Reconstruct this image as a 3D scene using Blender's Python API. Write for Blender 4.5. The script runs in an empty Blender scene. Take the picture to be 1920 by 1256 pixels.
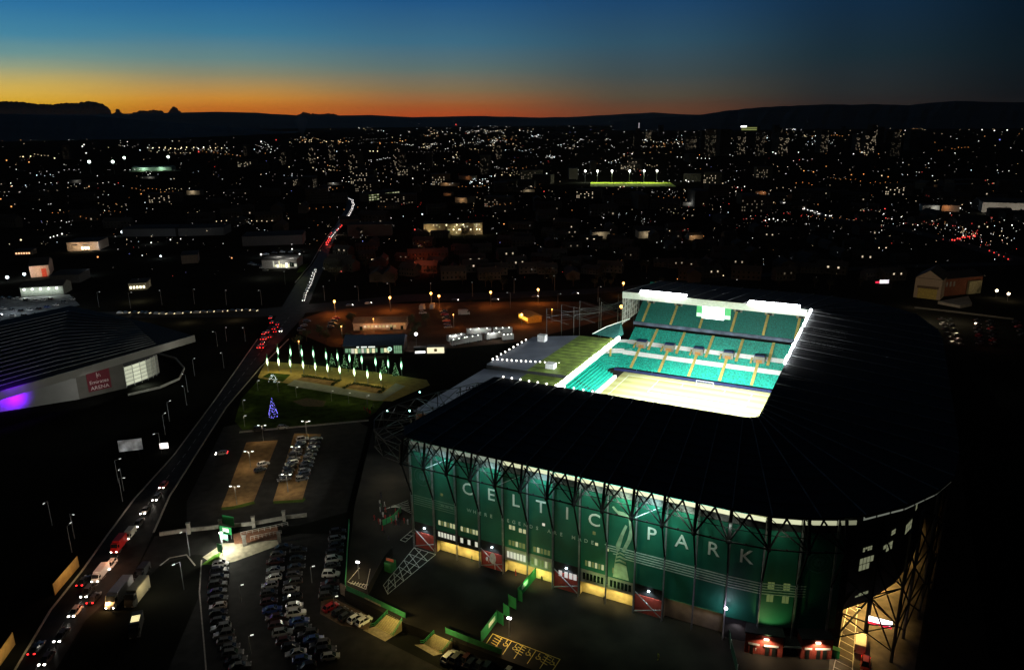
import bpy, math, random
from math import radians, pi, sin, cos, tan, atan2, sqrt, hypot
from mathutils import Vector, Matrix
R = random.Random(7)
sc = bpy.context.scene; col = sc.collection
# ---------------------------------------------------------------- camera
FPX, PT, RO, CH = 1378.811, radians(16.11), radians(-0.621), 110.0
def cray(u, v):
    c, s = cos(RO), sin(RO); u, v = c*u - s*v, s*u + c*v
    return Vector((u, cos(PT) + v*sin(PT), -sin(PT) + v*cos(PT)))
def ray(x, y): return cray((x - 960)/FPX, (628 - y)/FPX)
ZG = -2.5
def G(x, y, z=ZG):                       # a point of the level ground (or a level z) seen at a photo pixel
    r = ray(x, y); T = (z - CH)/r.z
    return Vector((r.x*T, r.y*T, z))
def D(x, y, dist):                       # a point at a horizontal distance
    r = ray(x, y); T = dist/hypot(r.x, r.y); return Vector((r.x*T, r.y*T, CH + r.z*T))
cam = bpy.data.cameras.new('camera'); co = bpy.data.objects.new('camera', cam); col.objects.link(co)
f0 = cray(0, 0); ax = (cray(1, 0) - f0).normalized(); ay = (cray(0, 1) - f0).normalized(); az = -f0.normalized()
co.matrix_world = Matrix(((ax.x, ay.x, az.x, 0), (ax.y, ay.y, az.y, 0), (ax.z, ay.z, az.z, CH), (0, 0, 0, 1)))
cam.sensor_width = 36; cam.lens = FPX/1920*36; cam.clip_start = 1; cam.clip_end = 120000
sc.camera = co
# ---------------------------------------------------------------- render
sc.view_settings.view_transform = 'Standard'; sc.view_settings.look = 'None'
sc.view_settings.exposure = 0; sc.view_settings.gamma = 1
try:
    sc.cycles.use_denoising = True; sc.cycles.denoiser = 'OPENIMAGEDENOISE'
    sc.cycles.sample_clamp_indirect = 4; sc.cycles.max_bounces = 6; sc.cycles.diffuse_bounces = 3
    sc.cycles.caustics_reflective = False; sc.cycles.caustics_refractive = False
except Exception: pass
def lin(r, g, b):
    f = lambda c: (c/255/12.92) if c < 10 else ((c/255 + .055)/1.055)**2.4
    return (f(r), f(g), f(b), 1)
# ---------------------------------------------------------------- dusk sky (graded by compass bearing and elevation)
w = bpy.data.worlds.new('World'); sc.world = w; w.use_nodes = True
nt = w.node_tree; nt.nodes.clear()
N = lambda t: nt.nodes.new(t)
def L(a, b): nt.links.new(a, b)
out = N('ShaderNodeOutputWorld'); bg = N('ShaderNodeBackground'); L(bg.outputs[0], out.inputs[0])
tc = N('ShaderNodeTexCoord'); sep = N('ShaderNodeSeparateXYZ'); L(tc.outputs['Generated'], sep.inputs[0])
def M(op, a, b=None):
    n = N('ShaderNodeMath'); n.operation = op
    for i, q in enumerate((a, b)):
        if q is None: continue
        if isinstance(q, (int, float)): n.inputs[i].default_value = q
        else: L(q, n.inputs[i])
    return n.outputs[0]
el = M('ARCSINE', sep.outputs[2]); az_ = M('ARCTAN2', sep.outputs[0], sep.outputs[1])
nz = N('ShaderNodeTexNoise'); nz.inputs['Scale'].default_value = 7; nz.inputs['Detail'].default_value = 3
mp = N('ShaderNodeMapping'); mp.inputs['Scale'].default_value = (1, 1, 9); L(tc.outputs['Generated'], mp.inputs[0]); L(mp.outputs[0], nz.inputs[0])
el2 = M('ADD', el, M('MULTIPLY', M('SUBTRACT', nz.outputs[0], .5), .007))
fac = M('MULTIPLY', el2, 1/.5)
SKY = [(-40, [(0, 46, 116, 164), (60, 72, 138, 166), (95, 112, 154, 154), (125, 160, 170, 136), (152, 212, 186, 104), (174, 238, 194, 80), (195, 246, 190, 48), (228, 246, 176, 34)]),
       (400, [(0, 38, 105, 156), (60, 62, 126, 158), (108, 108, 142, 142), (140, 150, 148, 118), (165, 197, 156, 90), (185, 230, 156, 60), (205, 232, 132, 44), (228, 222, 106, 34)]),
       (800, [(0, 34, 90, 140), (80, 66, 116, 142), (130, 104, 124, 120), (170, 150, 126, 90), (195, 192, 114, 60), (214, 208, 92, 42), (228, 202, 82, 36)]),
       (1200, [(0, 30, 73, 114), (80, 52, 88, 108), (140, 72, 86, 88), (180, 98, 88, 72), (206, 124, 80, 56), (228, 126, 70, 46)]),
       (1600, [(0, 18, 45, 70), (100, 28, 48, 58), (170, 44, 48, 49), (198, 52, 45, 43), (228, 54, 43, 39)]),
       (1960, [(0, 7, 24, 38), (100, 12, 26, 34), (190, 18, 21, 24), (228, 18, 19, 20)])]
prev = None
for x, stops in SKY:
    rp = N('ShaderNodeValToRGB'); L(fac, rp.inputs[0]); e = rp.color_ramp.elements
    st = []
    for y, r, g, b in stops:
        g_ = 1 - .05*min(1, max(0, x/900)); r, g, b = r*g_, g*g_, b*g_; v = ray(x, y).normalized(); st.append((max(0, math.asin(v.z))*2, lin(r, g, b)))
    st.sort(key=lambda q: q[0])
    c0 = st[-1][1]; st.append((.6, (c0[0]*.35, c0[1]*.35, c0[2]*.4, 1))); st.append((1, (.004, .0065, .010, 1)))
    while len(e) < len(st): e.new(.5)
    for el_, (p_, c_) in zip(e, st): el_.position = min(p_, 1); el_.color = c_
    v = ray(x, 150); azv = atan2(v.x, v.y)
    if prev is not None:
        mr = N('ShaderNodeMapRange'); mr.interpolation_type = 'SMOOTHSTEP'
        L(az_, mr.inputs['Value']); mr.inputs['From Min'].default_value = paz; mr.inputs['From Max'].default_value = azv
        mx = N('ShaderNodeMix'); mx.data_type = 'RGBA'; L(mr.outputs[0], mx.inputs['Factor'])
        L(prev, mx.inputs[6]); L(rp.outputs[0], mx.inputs[7]); prev = mx.outputs[2]
    else: prev = rp.outputs[0]
    paz = azv
# the eastern half of the sky, behind the drone, is already night
ms = N('ShaderNodeMapRange'); L(sep.outputs[1], ms.inputs['Value']); ms.inputs['From Min'].default_value = .0; ms.inputs['From Max'].default_value = .55
mx = N('ShaderNodeMix'); mx.data_type = 'RGBA'; L(ms.outputs[0], mx.inputs['Factor']); mx.inputs[6].default_value = (.0035, .0045, .006, 1); L(prev, mx.inputs[7])
L(mx.outputs[2], bg.inputs[0]); bg.inputs[1].default_value = 1.0

# ---------------------------------------------------------------- helpers
MATS = {}
def mat(name, c, rough=.7, emit=None, es=1., metal=0., noise=.25, nscale=1.2, spec=.3, sample=True, bump=0., objcol=False, alpha=1., trans=0.):
    if name in MATS: return MATS[name]
    m = bpy.data.materials.new(name); m.use_nodes = True; t = m.node_tree; b = t.nodes['Principled BSDF']
    c = tuple(c)[:3] + (1,)
    b.inputs['Base Color'].default_value = c; b.inputs['Roughness'].default_value = rough; b.inputs['Metallic'].default_value = metal
    b.inputs['Specular IOR Level'].default_value = spec; b.inputs['Alpha'].default_value = alpha; b.inputs['Transmission Weight'].default_value = trans
    src = None
    if objcol:
        oi = t.nodes.new('ShaderNodeObjectInfo'); src = oi.outputs['Color']; t.links.new(src, b.inputs['Base Color'])
    if noise and emit is None:
        tcn = t.nodes.new('ShaderNodeTexCoord'); n = t.nodes.new('ShaderNodeTexNoise'); n.inputs['Scale'].default_value = nscale; n.inputs['Detail'].default_value = 5
        t.links.new(tcn.outputs['Object'], n.inputs['Vector'])
        mr = t.nodes.new('ShaderNodeMapRange'); mr.inputs['From Min'].default_value = .3; mr.inputs['From Max'].default_value = .7
        mr.inputs['To Min'].default_value = 1 - noise; mr.inputs['To Max'].default_value = 1 + noise
        t.links.new(n.outputs[0], mr.inputs['Value'])
        mm = t.nodes.new('ShaderNodeMix'); mm.data_type = 'RGBA'; mm.blend_type = 'MULTIPLY'; mm.inputs['Factor'].default_value = 1
        if src: t.links.new(src, mm.inputs[6])
        else: mm.inputs[6].default_value = c
        t.links.new(mr.outputs[0], mm.inputs[7]); t.links.new(mm.outputs[2], b.inputs['Base Color'])
        if bump:
            bp = t.nodes.new('ShaderNodeBump'); bp.inputs['Strength'].default_value = bump; t.links.new(n.outputs[0], bp.inputs['Height']); t.links.new(bp.outputs[0], b.inputs['Normal'])
    if emit is not None:
        b.inputs['Emission Color'].default_value = tuple(emit)[:3] + (1,); b.inputs['Emission Strength'].default_value = es
        if not sample: m.cycles.emission_sampling = 'NONE'
    MATS[name] = m; return m
WORLD = {}
class MB:
    def __init__(s): s.v = []; s.f = []; s.m = []
    def add(s, vs, fs, mi=0):
        n = len(s.v); s.v += [Vector(q) for q in vs]; s.f += [[i + n for i in f] for f in fs]; s.m += [mi]*len(fs); return s
    def quad(s, a, b, c, d, mi=0): return s.add((a, b, c, d), ((0, 1, 2, 3),), mi)
    def box(s, c, size, rz=0., mi=0):
        x, y, z = (q/2 for q in size); cs, sn = cos(rz), sin(rz); c = Vector(c)
        vs = [c + Vector((cs*i*x - sn*j*y, sn*i*x + cs*j*y, k*z)) for k in (-1, 1) for i, j in ((-1, -1), (1, -1), (1, 1), (-1, 1))]
        return s.add(vs, ((3, 2, 1, 0), (4, 5, 6, 7), (0, 1, 5, 4), (1, 2, 6, 5), (2, 3, 7, 6), (3, 0, 4, 7)), mi)
    def prism(s, poly, z0, z1, mi=0):
        n = len(poly); a = sum(poly[i][0]*poly[(i+1) % n][1] - poly[(i+1) % n][0]*poly[i][1] for i in range(n))
        if a < 0: poly = poly[::-1]
        vs = [(p[0], p[1], z0) for p in poly] + [(p[0], p[1], z1) for p in poly]
        fs = [list(range(n))[::-1], list(range(n, 2*n))] + [(i, (i+1) % n, n + (i+1) % n, n + i) for i in range(n)]
        return s.add(vs, fs, mi)
    def beam(s, p, q, w=.2, w2=None, n=4, mi=0):
        p, q = Vector(p), Vector(q); d = q - p
        if d.length < 1e-6: return s
        d.normalize(); u = d.cross(Vector((0, 0, 1)) if abs(d.z) < .95 else Vector((1, 0, 0))).normalized(); v = d.cross(u)
        w2 = w if w2 is None else w2; vs = []
        for c, r in ((p, w/2), (q, w2/2)):
            for k in range(n):
                a = 2*pi*(k + .5)/n; vs.append(c + u*cos(a)*r*1.2 + v*sin(a)*r*1.2)
        fs = [(k, (k+1) % n, n + (k+1) % n, n + k) for k in range(n)] + [list(range(n))[::-1], list(range(n, 2*n))]
        return s.add(vs, fs, mi)
    def path(s, pts, w=.2, n=4):
        for a, b in zip(pts, pts[1:]): s.beam(a, b, w, n=n)
        return s
    def loft(s, rings, cap=True, mi=0):
        n = len(rings[0]); vs = [q for r in rings for q in r]; fs = []
        for k in range(len(rings) - 1):
            for i in range(n): fs.append((k*n + i, k*n + (i+1) % n, (k+1)*n + (i+1) % n, (k+1)*n + i))
        if cap: fs += [list(range(n))[::-1], list(range((len(rings)-1)*n, len(rings)*n))]
        return s.add(vs, fs, mi)
    def lathe(s, prof, c=(0, 0, 0), n=8, mi=0):
        c = Vector(c); return s.loft([[c + Vector((r*cos(2*pi*k/n), r*sin(2*pi*k/n), z)) for k in range(n)] for r, z in prof], mi=mi)
    def ball(s, c, r, n=8, m=5, mi=0, sz=1.):
        return s.lathe([(max(.02*r, r*sin(pi*k/m)), -r*sz*cos(pi*k/m)) for k in range(m+1)], c, n, mi)
    def slab(s, A, B, th, mi=0):          # a roof strip between two matched edges, with thickness
        n = len(A); dz = Vector((0, 0, th)); vs = list(A) + list(B) + [q - dz for q in A] + [q - dz for q in B]; fs = []
        for i in range(n-1):
            fs += [(i, i+1, n+i+1, n+i), (2*n+i+1, 2*n+i, 3*n+i, 3*n+i+1), (i+1, i, 2*n+i, 2*n+i+1), (n+i, n+i+1, 3*n+i+1, 3*n+i)]
        fs += [(0, n, 3*n, 2*n), (2*n-1, n-1, 3*n-1, 4*n-1)]
        return s.add(vs, fs, mi)
    def xf(s, M_): s.v = [M_ @ q for q in s.v]; return s
    def obj(s, name, m, parent=None, kind=None):
        off = WORLD.get(parent, Vector()) if parent else Vector()
        me = bpy.data.meshes.new(name); me.from_pydata([tuple(q - off) for q in s.v], [], s.f); me.update()
        for q in (m if isinstance(m, (list, tuple)) else [m]): me.materials.append(q)
        if isinstance(m, (list, tuple)): me.polygons.foreach_set('material_index', s.m)
        o = bpy.data.objects.new(name, me); col.objects.link(o)
        if parent: o.parent = parent; WORLD[o] = off
        if kind: o['kind'] = kind
        return o
def tag(o, label, cat, group=None):
    o['label'] = label; o['category'] = cat
    if group: o['group'] = group
    return o
def thing(name, label, cat, loc=(0, 0, 0), group=None, rz=0):
    o = bpy.data.objects.new(name, None); col.objects.link(o); o.location = loc; o.rotation_euler = (0, 0, rz)
    o.empty_display_size = .1; WORLD[o] = Vector(loc) if rz == 0 else Vector(); return tag(o, label, cat, group)
def dup(root, loc, rz=0, label=None, group=None, color=None, scale=None):
    r = root.copy(); col.objects.link(r); r.location = loc; r.rotation_euler = (0, 0, rz)
    if label: r['label'] = label
    if group: r['group'] = group
    if color: r.color = color
    if scale: r.scale = scale
    for ch in root.children:
        c = ch.copy(); col.objects.link(c); c.parent = r
        if color and c.type == 'MESH': c.color = color
        for g in ch.children:
            d_ = g.copy(); col.objects.link(d_); d_.parent = c
    return r
def lamp(kind, loc, power, color=(1, 1, 1), target=None, parent=None, size=.3, spot=90, blend=.6, sy=None):
    l = bpy.data.lights.new('lamp_light', kind); l.energy = power; l.color = color[:3]
    if kind == 'AREA':
        l.shape = 'RECTANGLE'; l.size = size; l.size_y = sy or size; l.spread = radians(120)
    else: l.shadow_soft_size = size
    if kind == 'SPOT': l.spot_size = radians(spot); l.spot_blend = blend
    o = bpy.data.objects.new('lamp_light', l); col.objects.link(o)
    if target is not None: o.rotation_euler = (Vector(target) - Vector(loc)).to_track_quat('-Z', 'Y').to_euler()
    if parent: o.parent = parent; loc = Vector(loc) - WORLD.get(parent, Vector())
    o.location = loc; return o
def text_mb(body, size, org, xdir, ydir, th=.08, align='CENTER', mb=None, bold=0.):
    c = bpy.data.curves.new('lettering', 'FONT'); c.body = body; c.size = size; c.align_x = align; c.align_y = 'CENTER'; c.extrude = th/2; c.resolution_u = 3; c.offset = bold
    o = bpy.data.objects.new('lettering', c); col.objects.link(o); dg = bpy.context.evaluated_depsgraph_get(); dg.update()
    me = o.evaluated_get(dg).to_mesh(); zdir = Vector(xdir).cross(Vector(ydir)).normalized(); mb = mb or MB()
    mb.add([Vector(org) + Vector(xdir)*v.co.x + Vector(ydir)*v.co.y + zdir*v.co.z for v in me.vertices], [list(p.vertices) for p in me.polygons])
    o.evaluated_get(dg).to_mesh_clear(); bpy.data.objects.remove(o); bpy.data.curves.remove(c); return mb
def lerp(a, b, k): return a + (b - a)*k
def along(pts, n):                       # n points evenly along a pixel polyline
    ds = [hypot(b[0]-a[0], b[1]-a[1]) for a, b in zip(pts, pts[1:])]; tot = sum(ds); o = []
    for i in range(n):
        d_ = tot*i/max(1, n-1)
        for k, q in enumerate(ds):
            if d_ <= q + 1e-6 or k == len(ds) - 1:
                f = d_/q; o.append((lerp(pts[k][0], pts[k+1][0], f), lerp(pts[k][1], pts[k+1][1], f))); break
            d_ -= q
    return o
# stadium frame: s along the lettered front, t into the ground
TH = radians(27.47); FX, FY = -26.739, 176.077
AS = Vector((cos(TH), -sin(TH), 0)); AT = Vector((sin(TH), cos(TH), 0)); UP = Vector((0, 0, 1)); RZ = -TH
def S(s, t, z=0.): return Vector((FX, FY, z)) + AS*s + AT*t
# ================================================================ ground, roads, hills
asph = mat('asphalt', (.018, .0175, .0165), .85, noise=.35, nscale=.35, bump=.05, spec=.12)
gnd = mat('dark_ground', (.010, .0105, .009), 1., noise=.5, nscale=.02, spec=0)
MB().quad((-39000, -6500, ZG-.02), (39000, -6500, ZG-.02), (39000, 40500, ZG-.02), (-39000, 40500, ZG-.02)).obj('ground', gnd, kind='structure')
def strip(name, pts, m, z, kind='structure', parent=None):
    mb = MB(); a = [G(l[0], l[1], z) for l in pts]; b = [G(l[2], l[3], z) for l in pts]
    for i in range(len(pts)-1): mb.quad(a[i], b[i], b[i+1], a[i+1])
    return mb.obj(name, m, parent, kind)
def poly(name, px, m, z, kind='structure'):
    return MB().add([G(x, y, z) for x, y in px], [list(range(len(px)))]).obj(name, m, kind=kind)
wet = mat('wet_asphalt', (.015, .0145, .014), .7, noise=.5, nscale=.3, bump=.08, spec=.06)
LR = [(-60, 1380, 40, 1380), (28, 1256, 104, 1256), (95, 1143, 160, 1163), (151, 1074, 249, 1080), (205, 998, 288, 998), (252, 935, 318, 930), (326, 853, 372, 845), (397, 758, 424, 764), (447, 690, 484, 688), (485, 636, 530, 636),
      (520, 590, 570, 592), (556, 530, 594, 532), (587, 495, 610, 497), (603, 465, 619, 466), (624, 430, 637, 431), (643, 400, 660, 401), (650, 385, 668, 385), (648, 374, 662, 373)]
strip('main_road', LR, wet, ZG+.02)
strip('cross_road', [(60, 588, 60, 600), (230, 584, 230, 596), (480, 580, 490, 594), (560, 572, 566, 588), (650, 564, 655, 578), (760, 552, 760, 566), (950, 548, 950, 560), (1100, 542, 1100, 552), (1180, 536, 1180, 545), (1500, 506, 1500, 512), (1700, 496, 1700, 502), (1960, 490, 1960, 496)], asph, ZG+.012)
strip('far_road', [(1460, 379, 1463, 383), (1560, 407, 1558, 413), (1700, 428, 1696, 434), (1780, 446, 1775, 453), (1880, 474, 1872, 484), (1990, 500, 1980, 512)], asph, ZG+.012)
strip('side_road', [(250, 1110, 250, 1080), (300, 1060, 290, 1005), (360, 1040, 355, 992), (420, 1040, 420, 985)], asph, ZG+.016)
paint = mat('road_paint', (.2, .2, .19), .6, noise=.4, nscale=2)
kerb = mat('kerb_stone', (.34, .32, .28), .8)
def kline(name, px, z, w, h, m, kind='structure', parent=None):
    mb = MB(); P = [G(x, y, z) for x, y in px]
    for a, b in zip(P, P[1:]):
        d_ = b - a; mb.box((a+b)/2 + Vector((0, 0, h/2)), (d_.length + w*.3, w, h), atan2(d_.y, d_.x))
    return mb.obj(name, m, parent, kind)
kline('kerb', [(28, 1256), (95, 1143), (151, 1074), (205, 998), (252, 935), (326, 853), (397, 758), (445, 690), (483, 636)], ZG, .5, .14, kerb)
kline('kerb', [(288, 998), (318, 930), (372, 845), (424, 764), (489, 688), (541, 636)], ZG, .5, .14, kerb)
kline('kerb', [(553, 530), (583, 495), (600, 465), (623, 430)], ZG, .5, .14, kerb)
# lane paint
mb = MB()
for k in range(0, 58):
    f = k/57*9; i = min(int(f), 8); q = f - i; A = LR[i+1]; B = LR[i+2]
    for c in ((.5,) if k % 2 else (.5,)):
        a = G(lerp(lerp(A[0], A[2], c), lerp(B[0], B[2], c), q), lerp(lerp(A[1], A[3], c), lerp(B[1], B[3], c), q), ZG+.03)
        q2 = min(1, q+.09); b = G(lerp(lerp(A[0], A[2], c), lerp(B[0], B[2], c), q2), lerp(lerp(A[1], A[3], c), lerp(B[1], B[3], c), q2), ZG+.03)
        d_ = b-a; mb.box((a+b)/2, (d_.length, .16, .01), atan2(d_.y, d_.x))
mb.obj('lane_markings', paint, kind='structure')
# hills
def ridge(name, prof, dist, depth, m):
    xs = along(prof, 90); rows = [[], [], [], [], []]
    for i, (x, y) in enumerate(xs):
        y += (R.random()-.5)*1.0
        p = D(x, y, dist); h = max(p.z, 12); d2 = Vector((p.x, p.y, 0)).normalized()
        rows[0].append(p - d2*depth*min(1, h/150) - UP*(p.z - ZG)); rows[1].append(p - d2*depth*.55*min(1, h/150) - UP*(h*.5 + R.random()*.06*h)); rows[2].append(p - d2*depth*.2*min(1, h/150) - UP*(h*(.14+R.random()*.05)))
        rows[3].append(p); rows[4].append(p + d2*depth - UP*(p.z - ZG))
    n = len(xs); mb = MB(); mb.add([q for r in rows for q in r], [(k*n+i, k*n+i+1, (k+1)*n+i+1, (k+1)*n+i) for k in range(4) for i in range(n-1)])
    return mb.obj(name, m, kind='structure')
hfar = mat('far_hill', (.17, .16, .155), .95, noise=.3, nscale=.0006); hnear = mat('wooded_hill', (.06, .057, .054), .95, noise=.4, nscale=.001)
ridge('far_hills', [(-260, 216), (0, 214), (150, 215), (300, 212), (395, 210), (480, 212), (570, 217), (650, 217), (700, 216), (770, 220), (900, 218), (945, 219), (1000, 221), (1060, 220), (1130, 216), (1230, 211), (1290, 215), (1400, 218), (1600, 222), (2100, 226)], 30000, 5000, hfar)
ridge('right_hill', [(1150, 227), (1240, 221), (1320, 215), (1360, 208), (1420, 202), (1480, 199), (1560, 196), (1600, 197), (1635, 195), (1700, 198), (1745, 193), (1790, 190), (1850, 191), (1920, 192), (2040, 190), (2250, 196)], 13000, 3600, hnear)
ridge('left_hill', [(-400, 214), (-100, 215), (20, 214), (100, 217), (170, 217), (215, 221), (300, 229), (420, 237), (520, 247), (620, 256)], 11000, 3000, hnear)
# low clouds on the skyline
cl = mat('dusk_cloud', (.5, .45, .43), 1., noise=.2, nscale=.001)
_t = cl.node_tree; _tr = _t.nodes.new('ShaderNodeBsdfTranslucent'); _tr.inputs[0].default_value = (.30, .24, .22, 1); _m = _t.nodes.new('ShaderNodeMixShader'); _m.inputs[0].default_value = .5
_o = [n for n in _t.nodes if n.type == 'OUTPUT_MATERIAL'][0]; _t.links.new(_t.nodes['Principled BSDF'].outputs[0], _m.inputs[1]); _t.links.new(_tr.outputs[0], _m.inputs[2]); _t.links.new(_m.outputs[0], _o.inputs[0])
def cloud(px, dist, label, n=26):
    mb = MB(); xs = along(px, n)
    for x, y in xs:
        yb = 218
        while yb > y + 2:
            r_ = (2.2 + R.random()*2.6)*dist/FPX; yy = min(yb, 218); p = D(x + R.uniform(-2, 2), yy, dist + R.uniform(-900, 900)); yb -= 3.2
            mb.ball(p, r_, 8, 6, sz=.8)
        p = D(x, y + 2.0, dist); mb.ball(p, (2.0 + R.random()*2.2)*dist/FPX, 8, 6, sz=.85)
    o = mb.obj('cloud', cl); return tag(o, label, 'cloud')
cloud([(-60, 195), (0, 192), (40, 193), (66, 197), (100, 198), (125, 195), (150, 195), (163, 191), (180, 193), (196, 198), (204, 208)], 60000, 'long dark cloud bank above the skyline at far left', 90)
cloud([(216, 214), (221, 206), (226, 213)], 60000, 'small dark cloud puff just right of the long cloud bank', 5)
cloud([(254, 212), (262, 209), (275, 210), (285, 208), (300, 209), (306, 213)], 60000, 'flat dark cloud low on the orange skyline', 18)
cloud([(318, 212), (326, 201), (332, 206), (340, 212)], 60000, 'pointed dark cloud peak standing on the skyline', 8)
cloud([(560, 216), (570, 212), (580, 214), (600, 216), (620, 214), (630, 216)], 60000, 'thin dark cloud scraps above the smoke plume', 44)
# ================================================================ the stadium
B = 6.84
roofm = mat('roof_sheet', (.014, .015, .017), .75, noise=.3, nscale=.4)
ribm = mat('roof_rib_steel', (.20, .205, .21), .6, noise=.5, nscale=.3)
steel = mat('black_steel', (.005, .0055, .006), .75, spec=.08)
post_m = mat('grey_post_paint', (.16, .17, .18), .5, noise=.3, nscale=.8)
conc = mat('concrete_panel', (.28, .27, .24), .85, noise=.2, nscale=.5)
brick = mat('red_brick', (.26, .045, .03), .85, noise=.3, nscale=3)
dark = mat('dark_cladding', (.02, .022, .024), .8)
banner_m = mat('banner_green', (.009, .112, .074), .6, noise=.28, nscale=.12)
letter_m = mat('letter_white', (.62, .68, .64), .7, noise=.08)
faint_m = mat('banner_print', (.12, .26, .20), .7, noise=.15)
fadearm = mat('banner_print_skin', (.30, .42, .30), .7, noise=.3, nscale=.8)
win_y = mat('window_lit_yellow', (.1, .1, .05), .5, emit=(.95, 1, .55), es=.42, sample=False)
win_w = mat('window_lit_white', (.1, .1, .1), .5, emit=(1, 1, .8), es=.6, sample=False)
win_d = mat('window_dim', (.1, .1, .05), .5, emit=(.55, .75, .25), es=.13, sample=False)
glass_d = mat('dark_glass', (.01, .02, .015), .15, spec=.5)
seat_m = mat('seat_teal', (.006, .30, .235), .5, noise=.6, nscale=1.6)
stripe_m = mat('seat_white', (.75, .75, .75), .6, noise=.1)
aisle_m = mat('aisle_yellow', (.42, .33, .10), .8)
fascia_m = mat('fascia_cream', (.72, .76, .70), .6, noise=.08)
navy = mat('navy_board', (.02, .03, .12), .5)
floodm = mat('floodlight_glass', (1, 1, 1), .5, emit=(.93, .96, 1), es=30, sample=False)
floodw = mat('floodlight_glass_warm', (1, 1, 1), .5, emit=(1, .95, .88), es=9, sample=False)
greyw = mat('grey_louvre', (.17, .175, .18), .7, noise=.3, nscale=.6)

def stepmb(s0, s1, t0, z0, t1, z1, n, mb=None, lift=0., fn=None):
    mb = mb or MB(); fn = fn or (lambda a, b, z: S(a, b, z))
    for k in range(n):
        ta, tb = lerp(t0, t1, k/n), lerp(t0, t1, (k+1)/n); za, zb = lerp(z0, z1, k/n) + lift, lerp(z0, z1, (k+1)/n) + lift
        m_ = lerp(ta, tb, .45)
        mb.quad(fn(s0, ta, za), fn(s1, ta, za), fn(s1, m_, za + .02), fn(s0, m_, za + .02))
        mb.quad(fn(s0, m_, za + .02), fn(s1, m_, za + .02), fn(s1, m_ + .08, zb + .25), fn(s0, m_ + .08, zb + .25))
        mb.quad(fn(s0, m_ + .08, zb + .25), fn(s1, m_ + .08, zb + .25), fn(s1, tb, zb), fn(s0, tb, zb))
    return mb

# ---------------------------------------------------------------- stand with the lettered front
E_ = thing('grandstand', 'grandstand with green lettered front under a wide black roof', 'grandstand', S(40, 0, 0), 'grandstands of the stadium')
outE = [(-5.2, 4.5), (-1.6, -.4)] + [(B*i, -1.1) for i in range(1, 13)] + [(90, -.3), (99, 3.2), (107, 8.5)]
innE = [(2, 41.5), (5, 41.8)] + [(5 + 71*i/12, 42) for i in range(1, 13)] + [(78, 42.5), (79.4, 43.6), (80, 45.2)]
zo, zi = 32., 35.5
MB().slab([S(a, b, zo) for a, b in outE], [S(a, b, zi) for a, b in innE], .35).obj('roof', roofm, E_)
for (a, b), (c, d_) in list(zip(outE, innE))[1:]:
    mb = MB(); p, q = S(a, b, zo + .22), S(c, d_, zi + .22); mb.beam(p, q, .26); mb.obj('roof_rib', ribm, E_)
mb = MB()
for k in range(1, 9):                     # purlin lines across the roof
    f = k/9; mb.path([S(lerp(a, c, f), lerp(b, d_, f), lerp(zo, zi, f) + .1) for (a, b), (c, d_) in zip(outE, innE)], .12)
mb.obj('roof_purlin', mat('purlin_steel', (.03, .032, .035), .7), E_)
mb = MB(); mb.path([S(c, d_ + .1, zi - .3) for c, d_ in innE], .7); mb.obj('roof_edge_beam', dark, E_)
mb = MB()
for k in range(26):                        # small bulbs along the inner edge
    p = S(5 + 2.9*k, 42.3, zi + .3)
    if k < 11: mb.ball(p, .3, 6, 4)
mb.obj('edge_lamp', mat('edge_bulb', (1, 1, 1), .5, emit=(1, .95, .85), es=4, sample=False), E_, 'stuff')
# facade line (s, t) at the posts
FP = [(B*i, 0) for i in range(13)] + [(88.9, .5), (95.6, 2.6), (102, 5.6), (105.5, 7.6)]
def fpt(u, off=0.):                        # point of the facade at bay coordinate u, pushed out by off
    i = min(max(int(math.floor(u)), 0), len(FP)-2); f = u - i; a, b = FP[i], FP[i+1]
    dx, dy = b[0]-a[0], b[1]-a[1]; l_ = hypot(dx, dy); return lerp(a[0], b[0], f) + off*dy/l_, lerp(a[1], b[1], f) - off*dx/l_
def FS(u, z, off=0.): a, b = fpt(u, off); return S(a, b, z)
def fdir(u): return (FS(min(u + .3, 15.99), 0) - FS(u - .3 if u > .5 else u, 0)).normalized()
def panel(mb, u0, u1, z0, z1, off=.12, back=.0):
    us = [u0] + [k for k in range(int(u0)+1, int(math.ceil(u1)))] + [u1]
    for a, b in zip(us, us[1:]):
        e = 1e-4; A0, A1, B0, B1 = FS(a+e, z0, off), FS(a+e, z1, off), FS(b-e, z0, off), FS(b-e, z1, off)
        C0, C1, D0, D1 = FS(a+e, z0, back), FS(a+e, z1, back), FS(b-e, z0, back), FS(b-e, z1, back)
        mb.add((A0, B0, B1, A1, C0, D0, D1, C1), ((0, 1, 2, 3), (5, 4, 7, 6), (3, 2, 6, 7), (1, 0, 4, 5), (0, 3, 7, 4), (2, 1, 5, 6)))
    return mb
# wall behind everything, above the openings
wall = MB(); panel(wall, -.0, 15.9, 7.2, 30, 0, -.5)
for a, b in ((0, 1), (3, 4), (6, 7), (9, 10), (12, 15.9)): panel(wall, a, b, 0, 7.2, 0, -.5)
wall.obj('wall', dark, E_)
BZ = {0: 7.6, 1: 7.0, 2: 7.0, 3: 7.6, 4: 7.6, 5: 7.6, 6: 7.4, 7: 7.4, 8: 7.2, 9: 7.4, 10: 5.8, 11: 5.8, 12: 5.4, 13: 5.2, 14: 5.2}
for i in range(15):
    mb = MB(); panel(mb, i + .02, i + .98 if i < 14 else 15.5, BZ[i], 28.2, .22, .02); mb.obj('banner', banner_m, E_)
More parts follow.
